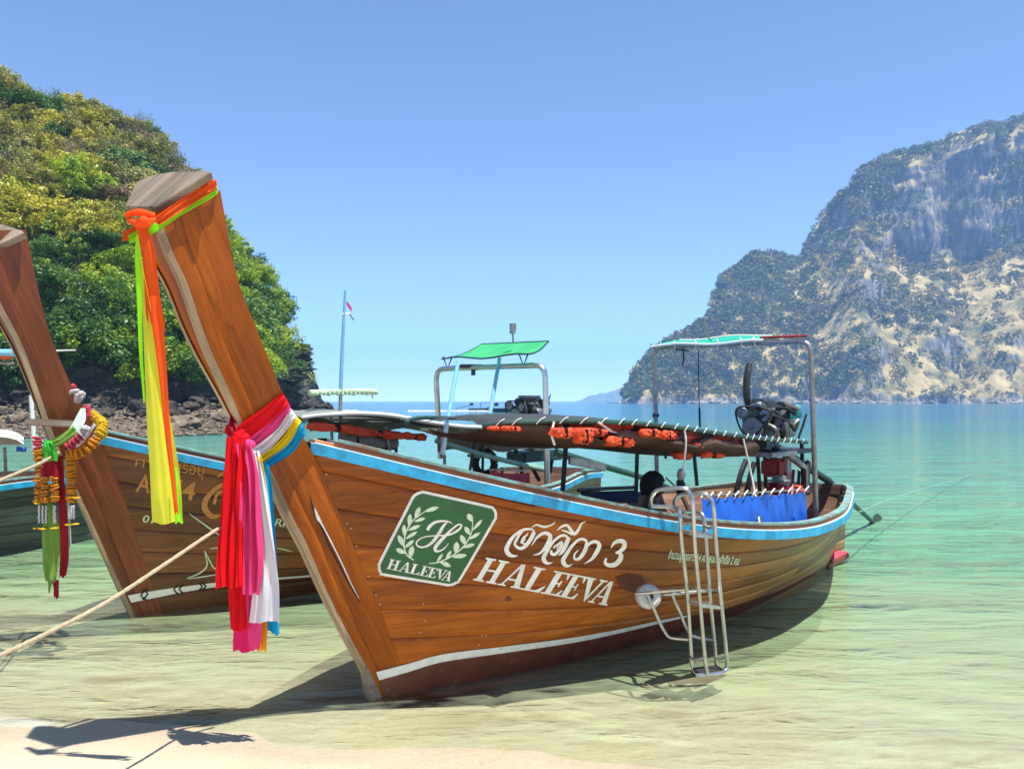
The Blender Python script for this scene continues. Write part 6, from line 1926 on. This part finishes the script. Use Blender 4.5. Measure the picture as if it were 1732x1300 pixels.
# engine of the second boat with its shaft swung out to the right
shB = [FB.W(5.2, .1, 1.30), pt(1010, 785, 10.8), pt(1090, 808, 11.2), pt(1150, 832, 11.4)]
engB, LB_ = engine(FB, 5.2, 0, 1.72, 1.0, 'grey truck engine on the older boat beside the right leg of its steel arch', [FB.W(5.2, .1, 1.3), FB.W(6.6, 0, 1.3)], None, pipe=False, seed=9)
m = MB(); m.tube([pt(940, 764, 10.4)] + shB[1:], [.05, .045, .04, .03], 8); m.build('shaft_tube', 'shaft_green', engB)
m = MB(); a, b = pt(962, 778, 10.5), pt(1024, 790, 10.8); m.box((a + b) / 2, ((b - a).length, .05, .11), X=(b - a), bev=.01); m.build('cavitation_plate', 'dull_steel', engB)
m = MB(); hub = shB[-1]; m.tube([hub + Vector((0, 0, .12)), hub, hub + Vector((.05, 0, -.14))], [.02, .06, .03], 8, sm=3); m.build('propeller', 'engine_grey', engB)
m = MB(); m.tube([pt(1126, 807, 11.3), pt(1146, 826, 11.3)], .014, 6); m.build('skeg', 'shaft_green', engB)
m = MB(); m.box(PB(905, 770, 0), (.8, .35, .14), X=FB.u, bev=.02); m.build('mounting_bed', 'engine_green', engB)
for x0, y0, x1, y1 in ((880, 768, 884, 815), (935, 770, 930, 800), (900, 790, 912, 812), (864, 745, 878, 772)):
    m = MB(); m.tube([PB(x0, y0, 0), PB(x1, y1, 0)], .028, 7); m.build('leg', 'black_metal', engB)
tire = thing('rubber_fender', PB(818, 785, .2), 'black rubber tyre fender hanging from the posts of the older boat', 'tyre')
m = MB(); c = PB(820, 783, .2)
ringp = [c + Vector((math.cos(t) * .12, 0, math.sin(t) * .14)) for t in np.linspace(0, 2 * math.pi, 20)]
m.tube(ringp, .05, 8, cap=False); m.build('tyre', 'black_rubber', tire)
m = MB(); m.tube([c + Vector((0, 0, .14)), c + Vector((.0, 0, .42))], .012, 6); m.build('hanging_rope', 'white_rope', tire)
box = thing('red_crate', PB(850, 800, .3), 'red tarpaulin screen laced along the gunwale of the older boat', 'tarpaulin')
m = MB(); m.grid([[PB(828 + 68 * t, 795 + 3 * t + 18 * w + 4 * math.sin(t * 3), .5) + Vector((0, .015 * math.sin(t * 30), 0)) for t in np.linspace(0, 1, 24)] for w in np.linspace(0, 1, 4)]); m.build('cloth', 'pink_tarp', box)
m = MB(); m.tube([PB(828, 794, .5), PB(896, 796, .5)], .01, 5); m.build('line', 'white_rope', box)
box.name = 'red_tarpaulin'

# ---------------------------------------------------------------- third boat at the left edge
FC = Frame(-10.6, 6.7, .69, .60)
rowsC = [((-700, 300), (-600, 300), .12, .13), ((-640, 480), (-560, 480), .08, .13), ((-600, 640), (-530, 650), .04, .13), ((-580, 760), (-520, 760), .03, None), ((-540, 900), (-500, 900), .03, None), ((-520, 1100), (-470, 1090), .03, None)]
def boatC():
    # hull with the same lines, stem drawn in its own frame
    f = FC
    rr = []
    for (sf, zf, sb_, zb, tf, tb) in ((-1.3, 2.9, -1.0, 3.0, .12, .13), (-1.1, 2.3, -.8, 2.35, .1, .13), (-.87, 1.74, -.5, 1.7, .04, .13), (-.7, 1.45, -.42, 1.5, .03, None), (-.45, .95, -.2, 1.0, .03, None), (-.2, .4, .05, .45, .03, None), (0, .05, .25, .08, .03, None)):
        def px(s, b, z):
            p = f.W(s, b, z); return (CX + p.x / p.y * FPX, HY - (p.z - CH) / p.y * FPX)
        rr.append((px(sf, tf, zf), px(sb_, tb if tb else .15, zb), tf, tb))
    return build_boat(f, rr, None, ('grey_paint_wood', 'old_stem', 'brown_strake'), {'label': 'dark grey-green boat with a blue rail, cut off by the left edge of the picture'})
Cb = boatC()
PC = FC.PW
canC = thing('sun_canopy', PC(20, 760, 0), 'cream padded sunshade on thin poles over the boat at the left edge', 'canopy')
m = MB(); rows = []
for i in range(10):
    t = i / 9; x = -60 + 100 * t
    rows.append([PC(x, 752 - 14 * math.sin(t * 3.14) ** .5 if w else 752, -.4 + .9 * w) + Vector((0, 0, .10 * math.sin(w * 3.14))) for w in np.linspace(0, 1, 6)])
m.grid(rows); m.build('pad', 'tarp_white', canC)
for x, bb in ((8, .3), (-30, -.2)):
    m = MB(); m.tube([PC(x, 756, bb), PC(x + 3, 830, bb)], .02, 6); m.build('pole', 'dull_steel', canC)
m = MB(); m.tube([PC(28, 759, .4), PC(44, 760, .4)], .03, 6); m.build('blue_ring', 'tarp_blue', canC)
mc = thing('white_post', PC(60, 730, .6), 'thin white post standing between the cream sunshade and the garland', 'post')
m = MB(); m.tube([PC(52, 668, .5), PC(56, 720, .5), PC(58, 770, .5)], .025, 7); m.build('post', 'white_paint', mc)
can2 = thing('roof_bar', PC(-10, 600, 0), 'blue and red roof bars at the left edge behind the old prow', 'frame')
m = MB(); m.tube([pt(-60, 597, 9), pt(22, 597, 9)], .045, 8); m.build('blue_bar', 'pole_blue', can2)
m = MB(); m.tube([pt(-60, 604, 9), pt(20, 603, 9)], .03, 8); m.build('red_bar', 'jacket_orange', can2)
m = MB(); m.tube([pt(-60, 613, 9), pt(24, 614, 9)], .015, 6); m.build('thin_bar', 'dull_steel', can2)
m = MB(); m.tube([pt(20, 596, 9), pt(70, 594, 9), pt(128, 592, 9)], [.014, .012, .008], 6); m.build('boathook', 'white_rope', can2)
m = MB(); m.tube([pt(-50, 600, 9), pt(-50, 860, 9)], .02, 6); m.build('post', 'dull_steel', can2)
# box and blue drum aboard
for px, py, sz, mt, nm_, lb, cat in ((8, 830, (.2, .2, .2), 'tarp_blue', 'drum', 'blue plastic drum on the boat at the left edge', 'drum'), (38, 828, (.26, .2, .04), 'tarp_grey', 'board', 'grey plank seat across the boat at the left edge', 'seat')):
    m = MB(); m.box(PC(px, py, .2), sz, X=FC.u, bev=.02); tag(m.build(nm_, mt), lb, cat)

# ---------------------------------------------------------------- distant boats and wake
def far_boat(px, Y, L, d, label, hull, roof, prow=1.0):
    p = pt(px, HY, Y); p.z = 0
    root = thing('longtail_boat', p, label, 'boat')
    m = MB(); rows = []
    for i in range(15):
        t = i / 14; x = (t - .5) * L * d; b = .8 * math.sin(min(1, t * 1.5 + .3) * math.pi * .5) * (1 - t ** 3) ** .6 + .03; z = .55 + 1.6 * max(0, t - .62) ** 2 * 6 * .8 * prow
        rows.append([p + Vector((x, -b, z)), p + Vector((x, -b * .6, z * .2)), p + Vector((x, 0, -.2)), p + Vector((x, b * .6, z * .2)), p + Vector((x, b, z))])
    m.grid(rows); m.build('hull', hull, root)
    m = MB(); x = .5 * L * d; m.tube([p + Vector((x * .97, 0, 1.0)), p + Vector((x * 1.14, 0, 2.6 * prow))], [.16, .1], 6); m.build('prow', 'black_metal', root)
    m = MB(); m.box(p + Vector((-.05 * L * d, 0, 1.55)), (L * .5, 1.3, .06)); m.build('roof', roof, root)
    for t in (-.28, .2):
        m = MB(); m.tube([p + Vector((t * L * d, -.6, .5)), p + Vector((t * L * d, -.6, 1.55))], .05, 5); m.build('post', 'black_metal', root)
    m = MB(); m.box(p + Vector((-.45 * L * d, 0, 1.3)), (.7, .5, .5), bev=.05); m.tube([p + Vector((-.45 * L * d, 0, 1.2)), p + Vector((-.75 * L * d, 0, .4))], .06, 5); m.build('engine', 'black_metal', root)
    return root
far_boat(838, 150, 10, 1, 'distant dark long-tail boat with a blue roof, moving ahead of a white wake', 'navy_shirt', 'tarp_blue')
far_boat(880, 135, 9, 1, 'distant green long-tail boat with a raised black prow, right of the blue-roofed one', 'engine_green', 'pink_tarp', 1.15)
far_boat(1040, 700, 14, -1, 'tiny boat on the horizon left of the far headland', 'white_paint', 'white_paint', .6)
def wake(x0, x1, Y, wd):
    m = MB(); rows = []; g = random.Random(int(x0)); n = 40
    a = pt(x0, HY, Y); b = pt(x1, HY, Y)
    for i in range(n):
        t = i / (n - 1); p = a.lerp(b, t); w = wd * (.25 + .75 * t) * (1 + .5 * noise.noise(Vector((t * 14, x0, 0)))) * (1 if 0 < i < n - 1 else .1)
        rows.append([Vector((p.x, p.y - w, .03)), Vector((p.x, p.y, .16 * (1 + noise.noise(Vector((t * 30, 1, 0)))))), Vector((p.x, p.y + w, .03))])
    m.grid(rows); return m.build('wake', 'foam_white')
tag(wake(690, 830, 148, 2.2), 'white foam wake trailing behind the distant boats', kind='stuff')
tag(wake(556, 606, 150, 1.8), 'short streak of white foam near the low rock', kind='stuff')

# ---------------------------------------------------------------- ribbons
def ribbon(name, rows, mat, parent, folds=3, amp=.02, seed=0, n=18):
    """rows of (centre px, py, width px, Y); a hanging cloth with vertical pleats"""
    Rw = sm2(rows, 7); g = random.Random(seed); ph = g.uniform(0, 6); out_ = []; uv = []
    for i, (px, py, w, Y) in enumerate(Rw):
        t = i / (len(Rw) - 1); r = []
        for j in range(n):
            q = j / (n - 1) - .5
            a = amp * (2.2 * noise.noise(Vector((q * folds * 1.5 + ph, t * 1.6, seed))) + .9 * noise.noise(Vector((q * folds * 4 + ph, t * 2.2 + q, seed + 5.0))))
            r.append(pt(px + q * w * (1 + .06 * math.sin(t * 7 + seed)), py + (2.0 * math.sin(q * 9 + seed) if i == len(Rw) - 1 else 0), Y) + Vector((.2 * a, a, 0)))
        out_.append(r)
    m = MB(); m.grid(out_); return m.build(name, mat, parent, auto=None)

YT = 4.10
def stem_at(px, py):
    """half thickness of the stem at a place on its near side"""
    q = FA.P(px, py, .12); LS_ = A['stem']; k = 0
    while k < len(LS_) - 2 and LS_[k + 1][0].z + (LS_[k + 1][1].z - LS_[k + 1][0].z) * .5 > q.z: k += 1
    z0 = (LS_[k][0].z + LS_[k][1].z) / 2; z1 = (LS_[k + 1][0].z + LS_[k + 1][1].z) / 2
    w_ = min(1, max(0, (z0 - q.z) / max(1e-6, z0 - z1)))
    A_ = LS_[k][0].lerp(LS_[k + 1][0], w_); Q_ = LS_[k][1].lerp(LS_[k + 1][1], w_)
    tf = LS_[k][2] + (LS_[k + 1][2] - LS_[k][2]) * w_; tb = LS_[k][3] + (LS_[k + 1][3] - LS_[k][3]) * w_
    w = min(1, max(0, (q.x - A_.x) / (Q_.x - A_.x))); return tf + (tb - tf) * w
def wrap(name, path, width, mat, parent, off=.014, folds=2, far=True, knot=None):
    """band round the stem: path of photo points (upper edge, lower edge) from the front to the back edge on the near side"""
    rows = []
    P = sm2([(a[0], a[1], b[0], b[1]) for a, b in path], 5)
    for i, (x0, y0, x1, y1) in enumerate(P):
        r = []
        for j in range(9):
            w = j / 8; x = x0 + (x1 - x0) * w; y = y0 + (y1 - y0) * w
            b = stem_at(x, y) + off + .006 * math.sin(w * folds * 6.28 + i * .25) + .004 * math.sin(w * 23 + i * .5)
            q = FA.P(x, y, b); r.append((q.x, b, q.z))
        rows.append(r)
    allr = [[W(*q) for q in r] for r in rows]
    if far:
        last = rows[-1]; mid = [W(s + .02, 0, z + .0) for s, b, z in last]
        back = [[W(s, -b, z) for s, b, z in r] for r in reversed(rows)]
        allr = allr + [mid] + back
    m = MB(); m.grid(allr); return m.build(name, mat, parent, auto=None)

top = thing('prow_ribbon', FA.PW(240, 372, 0), 'orange and neon green ribbons tied under the nearest prow cap, ending in a yellow tail', 'ribbon')
wrap('orange_band', [((244, 374), (240, 394)), ((262, 366), (262, 385)), ((310, 334), (312, 354)), ((350, 308), (354, 328)), ((366, 303), (367, 320))], 0, 'orange_cloth', top, .040)
wrap('green_band', [((250, 382), (252, 398)), ((264, 374), (266, 392)), ((312, 344), (314, 360)), ((352, 322), (354, 338)), ((368, 314), (368, 328))], 0, 'lime_cloth', top, .032)
def frontband(name, pts_, mat, parent, w=.02):
    m = MB(); m.tube([pt(*p) for p in pts_], w, 8, sm=5); return m.build(name, mat, parent)
frontband('front_roll', [(214, 364, 4.07), (235, 359, 4.02), (262, 366, 4.04)], 'orange_cloth', top, [.014, .018, .016])
frontband('front_roll', [(218, 372, 4.06), (232, 378, 4.0), (246, 378, 4.0), (262, 372, 4.04)], 'orange_cloth', top, [.014, .02, .026, .016])
m = MB(); m.ball(pt(243, 376, 3.98), .035, 2, (1.1, .8, .9), .3); m.build('knot', 'orange_cloth', top)
m = MB(); m.box(pt(258, 386, 4.02), (.055, .03, .045), X=(1, 0, .25), bev=.008); m.build('green_knot', 'lime_cloth', top)
ribbon('orange_tail', [(238, 380, 16, 3.99), (250, 420, 24, 4.0), (258, 500, 26, 4.02), (265, 560, 25, 4.04)], 'orange_cloth', top, 1.2, .012, 1)
ribbon('lemon_tail', [(233, 398, 5, 4.0), (237, 450, 14, 4.01), (247, 520, 22, 4.02), (257, 620, 34, 4.03), (268, 720, 43, 4.04), (277, 800, 45, 4.05), (282, 884, 47, 4.05)], 'lemon_cloth', top, 1.6, .012, 2)
ribbon('lime_edge', [(231, 398, 4, 3.99), (232, 440, 7, 3.995), (235, 500, 7, 4.0), (239, 600, 6, 4.01), (245, 680, 3, 4.02)], 'lime_cloth', top, .8, .006, 3)
ribbon('orange_tail', [(262, 500, 18, 3.985), (268, 560, 19, 3.99), (276, 640, 14, 4.0), (283, 730, 11, 4.0), (290, 800, 8, 4.01), (298, 868, 7, 4.01)], 'orange_cloth', top, .8, .006, 4)
ribbon('lime_tail', [(296, 790, 3, 4.03), (300, 840, 10, 4.03), (303, 884, 12, 4.03)], 'lime_cloth', top, .8, .006, 5)

sash = thing('ribbon_sash', FA.PW(400, 735, .1), 'red, pink, white, yellow and blue cloths knotted round the nearest prow', 'sash')
bands = [('red_band', 'red_cloth', ((398, 728), (404, 752)), ((408, 716), (416, 744)), ((445, 690), (455, 716)), ((478, 664), (490, 684))),
         ('pink_band', 'pink_cloth', ((412, 742), (420, 756)), ((424, 738), (436, 752)), ((462, 706), (470, 722)), ((488, 682), (492, 692))),
         ('white_band', 'white_cloth', ((420, 756), (430, 768)), ((438, 750), (450, 764)), ((470, 724), (478, 736)), ((492, 690), (502, 704))),
         ('yellow_band', 'yellow_cloth', ((434, 770), (442, 782)), ((450, 764), (456, 774)), ((480, 738), (488, 750)), ((500, 702), (510, 712))),
         ('blue_band', 'blue_cloth', ((444, 784), (448, 794)), ((460, 772), (466, 784)), ((488, 750), (496, 764)), ((510, 712), (517, 734)))]
for i, (nm_, mt, *pth) in enumerate(bands):
    wrap(nm_, pth, 0, mt, sash, .034 - i * .004, 2)
m = MB(); m.ball(pt(406, 744, 4.42), .05, 3, (1.1, .7, 1.0), .6); m.build('red_knot', 'red_cloth', sash)
ribbon('red_loop', [(393, 700, 5, 4.5), (394, 720, 14, 4.46), (398, 745, 28, 4.42)], 'deep_red_cloth', sash, 1.2, .02, 6)
m = MB(); m.ball(pt(418, 752, 4.40), .04, 2, (1.2, .7, .8), .3); m.build('pink_knot', 'pink_cloth', sash)
ribbon('red_tail', [(400, 740, 34, 4.38), (396, 790, 38, 4.36), (392, 860, 40, 4.35), (390, 930, 42, 4.34), (392, 992, 38, 4.33)], 'red_cloth', sash, 3.5, .028, 7, 30)
ribbon('red_under_tail', [(408, 750, 26, 4.43), (408, 860, 32, 4.41), (404, 960, 36, 4.40), (404, 1066, 30, 4.39)], 'red_cloth', sash, 2.5, .02, 8, 24)
ribbon('pink_tail', [(416, 750, 20, 4.39), (424, 800, 28, 4.38), (426, 880, 32, 4.37), (428, 940, 34, 4.37), (425, 1005, 26, 4.36)], 'pink_cloth', sash, 3, .022, 9, 26)
ribbon('white_tail', [(428, 762, 18, 4.42), (436, 800, 24, 4.41), (444, 880, 32, 4.40), (450, 960, 38, 4.39), (450, 1000, 44, 4.38), (447, 1052, 52, 4.38)], 'white_cloth', sash, 2.5, .02, 10, 26)
ribbon('yellow_tail', [(438, 772, 12, 4.40), (446, 810, 8, 4.40), (452, 880, 8, 4.41), (456, 980, 8, 4.42)], 'yellow_cloth', sash, 1, .01, 11)
ribbon('blue_tail', [(448, 786, 12, 4.43), (454, 830, 12, 4.43), (461, 920, 12, 4.43), (466, 1000, 14, 4.43), (467, 1071, 15, 4.43)], 'blue_cloth', sash, 1.2, .014, 12)
ribbon('blue_under_tail', [(452, 1000, 14, 4.46), (456, 1040, 24, 4.46), (458, 1069, 24, 4.46)], 'blue_cloth', sash, 1.6, .012, 13)
ribbon('hot_pink_tail', [(412, 1000, 34, 4.44), (413, 1050, 36, 4.43), (415, 1101, 38, 4.43)], 'hotpink_cloth', sash, 1.8, .014, 14)
ribbon('pink_under_tail', [(428, 1000, 26, 4.42), (430, 1050, 24, 4.415), (430, 1098, 18, 4.41)], 'pink_cloth', sash, 1.2, .01, 15)
ribbon('gold_tail', [(442, 1000, 20, 4.45), (444, 1050, 17, 4.45), (444, 1099, 16, 4.45)], 'gold_cloth', sash, 1.2, .01, 16)

# ---------------------------------------------------------------- garland on the old prow
gar = thing('flower_garland', FB.PW(85, 745, .1), 'marigold garland with green, red and white cloths tied round the old prow at left', 'garland')
def flower_mesh(mat, petals=9):
    m = MB()
    for k in range(petals):
        a = 6.283 * k / petals; d = Vector((math.cos(a), math.sin(a), 0))
        m.ball(d * .55 + Vector((0, 0, .05 * (k % 2))), .42, 1, (1, 1, .55))
    m.ball((0, 0, .12), .5, 1, (1, 1, .6))
    me = bpy.data.meshes.new('flower'); me.from_pydata([tuple(v) for v in m.V], [], m.F); me.materials.append(MATS[mat]); me.polygons.foreach_set('use_smooth', [True] * len(me.polygons)); return me
FL = {k: flower_mesh('flower_' + k) for k in ('orange', 'yellow', 'white', 'pink')}
def strand(pts_, Y, kinds, r, step):
    P = sm2([(a, b, Y if len(q) == 0 else q[0]) for a, b, *q in pts_], 8); acc = 1e9; last = None; tot = 0; L_ = sum(math.hypot(P[i + 1][0] - P[i][0], P[i + 1][1] - P[i][1]) for i in range(len(P) - 1)); run = 0
    for i in range(len(P) - 1):
        p = pt(*P[i]); q = pt(*P[i + 1]); n = max(1, int((q - p).length / (step / 4)))
        for j in range(n):
            c = p.lerp(q, j / n)
            if last is None or (c - last).length > step:
                last = c
                t = (run + j / n * math.hypot(P[i + 1][0] - P[i][0], P[i + 1][1] - P[i][1])) / L_
                kd = [k for tt, k in kinds if t <= tt][0]
                o = bpy.data.objects.new('flower', FL[kd]); link(o, gar)
                o.matrix_parent_inverse = Matrix.Identity(4); o.location = c - gar.location
                s_ = r * rnd.uniform(.85, 1.15); o.scale = (s_, s_, s_ * 1.25)
                ax = (q - p).normalized(); o.rotation_euler = (ax.to_track_quat('Z', 'Y') @ Vector((0, 0, 1)).rotation_difference(Vector((rnd.uniform(-.3, .3), rnd.uniform(-.3, .3), 1)))).to_euler()
        run += math.hypot(P[i + 1][0] - P[i][0], P[i + 1][1] - P[i][1])
YB = 6.30
strand([(158, 702, 6.5), (172, 715, 6.4), (172, 730, 6.3), (155, 752, 6.22), (135, 765, 6.2), (115, 768, 6.2)], YB, [(.4, 'yellow'), (1, 'orange')], .05, .030)
strand([(120, 770), (121, 800), (121, 830), (120, 848)], 6.2, [(1, 'orange')], .043, .024)
strand([(62, 740), (66, 770), (66, 810), (66, 850)], 6.22, [(.15, 'pink'), (1, 'orange')], .043, .024)
strand([(76, 808), (76, 830), (76, 852)], 6.16, [(1, 'orange')], .036, .022)
strand([(92, 808), (93, 830), (93, 850)], 6.16, [(1, 'orange')], .036, .022)
strand([(115, 755), (132, 742), (146, 722)], 6.16, [(.55, 'pink'), (1, 'white')], .038, .028)
strand([(118, 658, 6.62), (130, 668, 6.6), (142, 676, 6.58)], 6.6, [(.2, 'pink'), (1, 'white')], .055, .055)
strand([(146, 690, 6.55), (151, 697, 6.5), (150, 706, 6.45)], 6.5, [(1, 'pink')], .03, .03)
for x in (66, 72, 78, 91, 93, 117, 121, 125):
    m = MB(); y1 = 886 if x < 110 else 878
    for q in range(9): m.ball(pt(x + (.5 * math.sin(q * 2)), 856 + (y1 - 856) * q / 9, 6.18), .009, 1)
    m.build('bead_string', 'white_cloth', gar)
for x, y in ((63, 893), (73, 894), (92, 893), (117, 887), (127, 886)):
    o = bpy.data.objects.new('flower', FL['yellow']); link(o, gar); o.matrix_parent_inverse = Matrix.Identity(4); o.location = pt(x, y, 6.16) - gar.location; o.scale = (.034, .034, .026)
for x, y in ((64, 851), (130, 842)):
    o = bpy.data.objects.new('flower', FL['yellow']); link(o, gar); o.matrix_parent_inverse = Matrix.Identity(4); o.location = pt(x, y, 6.15) - gar.location; o.scale = (.03,) * 3
ribbon('white_cloth', [(140, 690, 8, 6.5), (134, 712, 22, 6.35), (116, 735, 20, 6.25), (104, 744, 12, 6.2)], 'pale_green_cloth', gar, 2, .012, 21)
def band2(name, a, b, w0, w1, mat, Y0, Y1):
    m = MB(); rows = []
    d = Vector((b[0] - a[0], b[1] - a[1])); nrm = Vector((-d.y, d.x)).normalized()
    for i in range(9):
        t = i / 8; w = w0 + (w1 - w0) * t
        rows.append([pt(a[0] + d.x * t + nrm.x * w * q, a[1] + d.y * t + nrm.y * w * q + 3 * math.sin(t * 3.1), Y0 + (Y1 - Y0) * t) + Vector((0, .012 * math.sin(q * 14 + t * 2), 0)) for q in np.linspace(-.5, .5, 9)])
    m.grid(rows); return m.build(name, mat, gar, auto=None)
band2('green_wrap', (88, 750), (128, 726), 14, 18, 'moss_cloth', 6.14, 6.22)
band2('navy_wrap', (112, 762), (156, 722), 8, 6, 'navy_shirt', 6.24, 6.3)
band2('white_wrap', (128, 756), (160, 716), 5, 6, 'white_cloth', 6.23, 6.3)
band2('left_wrap', (60, 736), (84, 756), 12, 12, 'pale_green_cloth', 6.3, 6.16)
ribbon('bright_green_knot', [(80, 745, 16, 6.14), (83, 758, 22, 6.12), (86, 778, 22, 6.12)], 'bright_green_cloth', gar, 3, .016, 22)
ribbon('dark_red_skirt', [(84, 778, 24, 6.17), (84, 795, 27, 6.17), (84, 812, 28, 6.17)], 'deep_red_cloth', gar, 4, .014, 23)
ribbon('green_tail', [(84, 850, 10, 6.2), (84, 900, 24, 6.2), (86, 950, 28, 6.2), (88, 981, 20, 6.2)], 'moss_cloth', gar, 2.5, .02, 24)
ribbon('green_strip', [(83, 975, 8, 6.21), (85, 1002, 3, 6.21)], 'moss_cloth', gar, 1, .006, 25)
ribbon('dark_red_tail', [(100, 770, 12, 6.2), (104, 820, 12, 6.2), (107, 880, 14, 6.2), (109, 940, 14, 6.2), (107, 975, 9, 6.2)], 'deep_red_cloth', gar, 1.6, .014, 26)
ribbon('dark_red_end', [(94, 980, 10, 6.22), (96, 1011, 8, 6.22)], 'deep_red_cloth', gar, 1, .006, 27)
ribbon('white_tail', [(112, 775, 6, 6.22), (115, 850, 6, 6.22), (118, 925, 7, 6.22)], 'pale_green_cloth', gar, 1, .008, 28)
ring = thing('stem_board', FB.PW(70, 720, .1), 'small weathered board tied across the old prow above the garland', 'board')
m = MB(); m.box(pt(85, 715, 6.35), (.36, .03, .055), X=(1, .3, -.06), bev=.01); m.build('board_wood', 'grey_wood', ring); ring.name = 'tied_board'

# ---------------------------------------------------------------- ropes
def rope(pts_, r, label, mat='rope', n=8):
    m = MB(); P = smoothline(pts_, 14)
    # lay of the rope: slight periodic swelling
    m.tube(P, [r * (1 + .10 * math.sin(i * 2.1)) for i in range(len(P))], n); return tag(m.build('rope', mat), label, 'rope', None)
rope([FA.PW(440, 856, .06), pt(372, 892, 4.35), pt(280, 953, 3.9), pt(180, 1018, 3.55), pt(80, 1070, 3.3), pt(-10, 1112, 3.12), pt(-120, 1160, 2.95), Vector((-3.1, 2.55, .22))], .0095, 'thick tan mooring rope running from the nearest prow down to the beach at left')
rope([FB.PW(100, 765, .02), pt(62, 786, 5.6), pt(0, 812, 5.0), pt(-80, 850, 4.6), Vector((-5.0, 3.6, .3))], .011, 'thin pale rope from the garlanded prow to the left edge')
rope([pt(1452, 866, 9.3), pt(1500, 846, 11.2), pt(1565, 825, 14.5), pt(1642, 804, 20.3)], .006, 'thin anchor line stretched out over the water from the stern', 'bamboo', 6)
# a few pebbles and bits of shell on the wet sand
pb = rock_mesh(91, .6, 1, 'brown_rock')
g = random.Random(5)
for x, y in ((40, 1287), (160, 1272), (352, 1262), (520, 1262), (300, 1290), (610, 1290), (480, 1280)):
    d = ray(x, y); t = (0.1 - CH) / d.z; p = EYE + d * t; p.z = ground_z(p.x, p.y)
    o = bpy.data.objects.new('pebble', pb); C.objects.link(o); o.location = p; s = g.uniform(.004, .011); o.scale = (s * 1.4, s, s); o.rotation_euler = (0, 0, g.uniform(0, 6))
    tag(o, 'small dark bit of shell or stone lying on the wet sand', 'pebble', 'bits of stone on the sand')
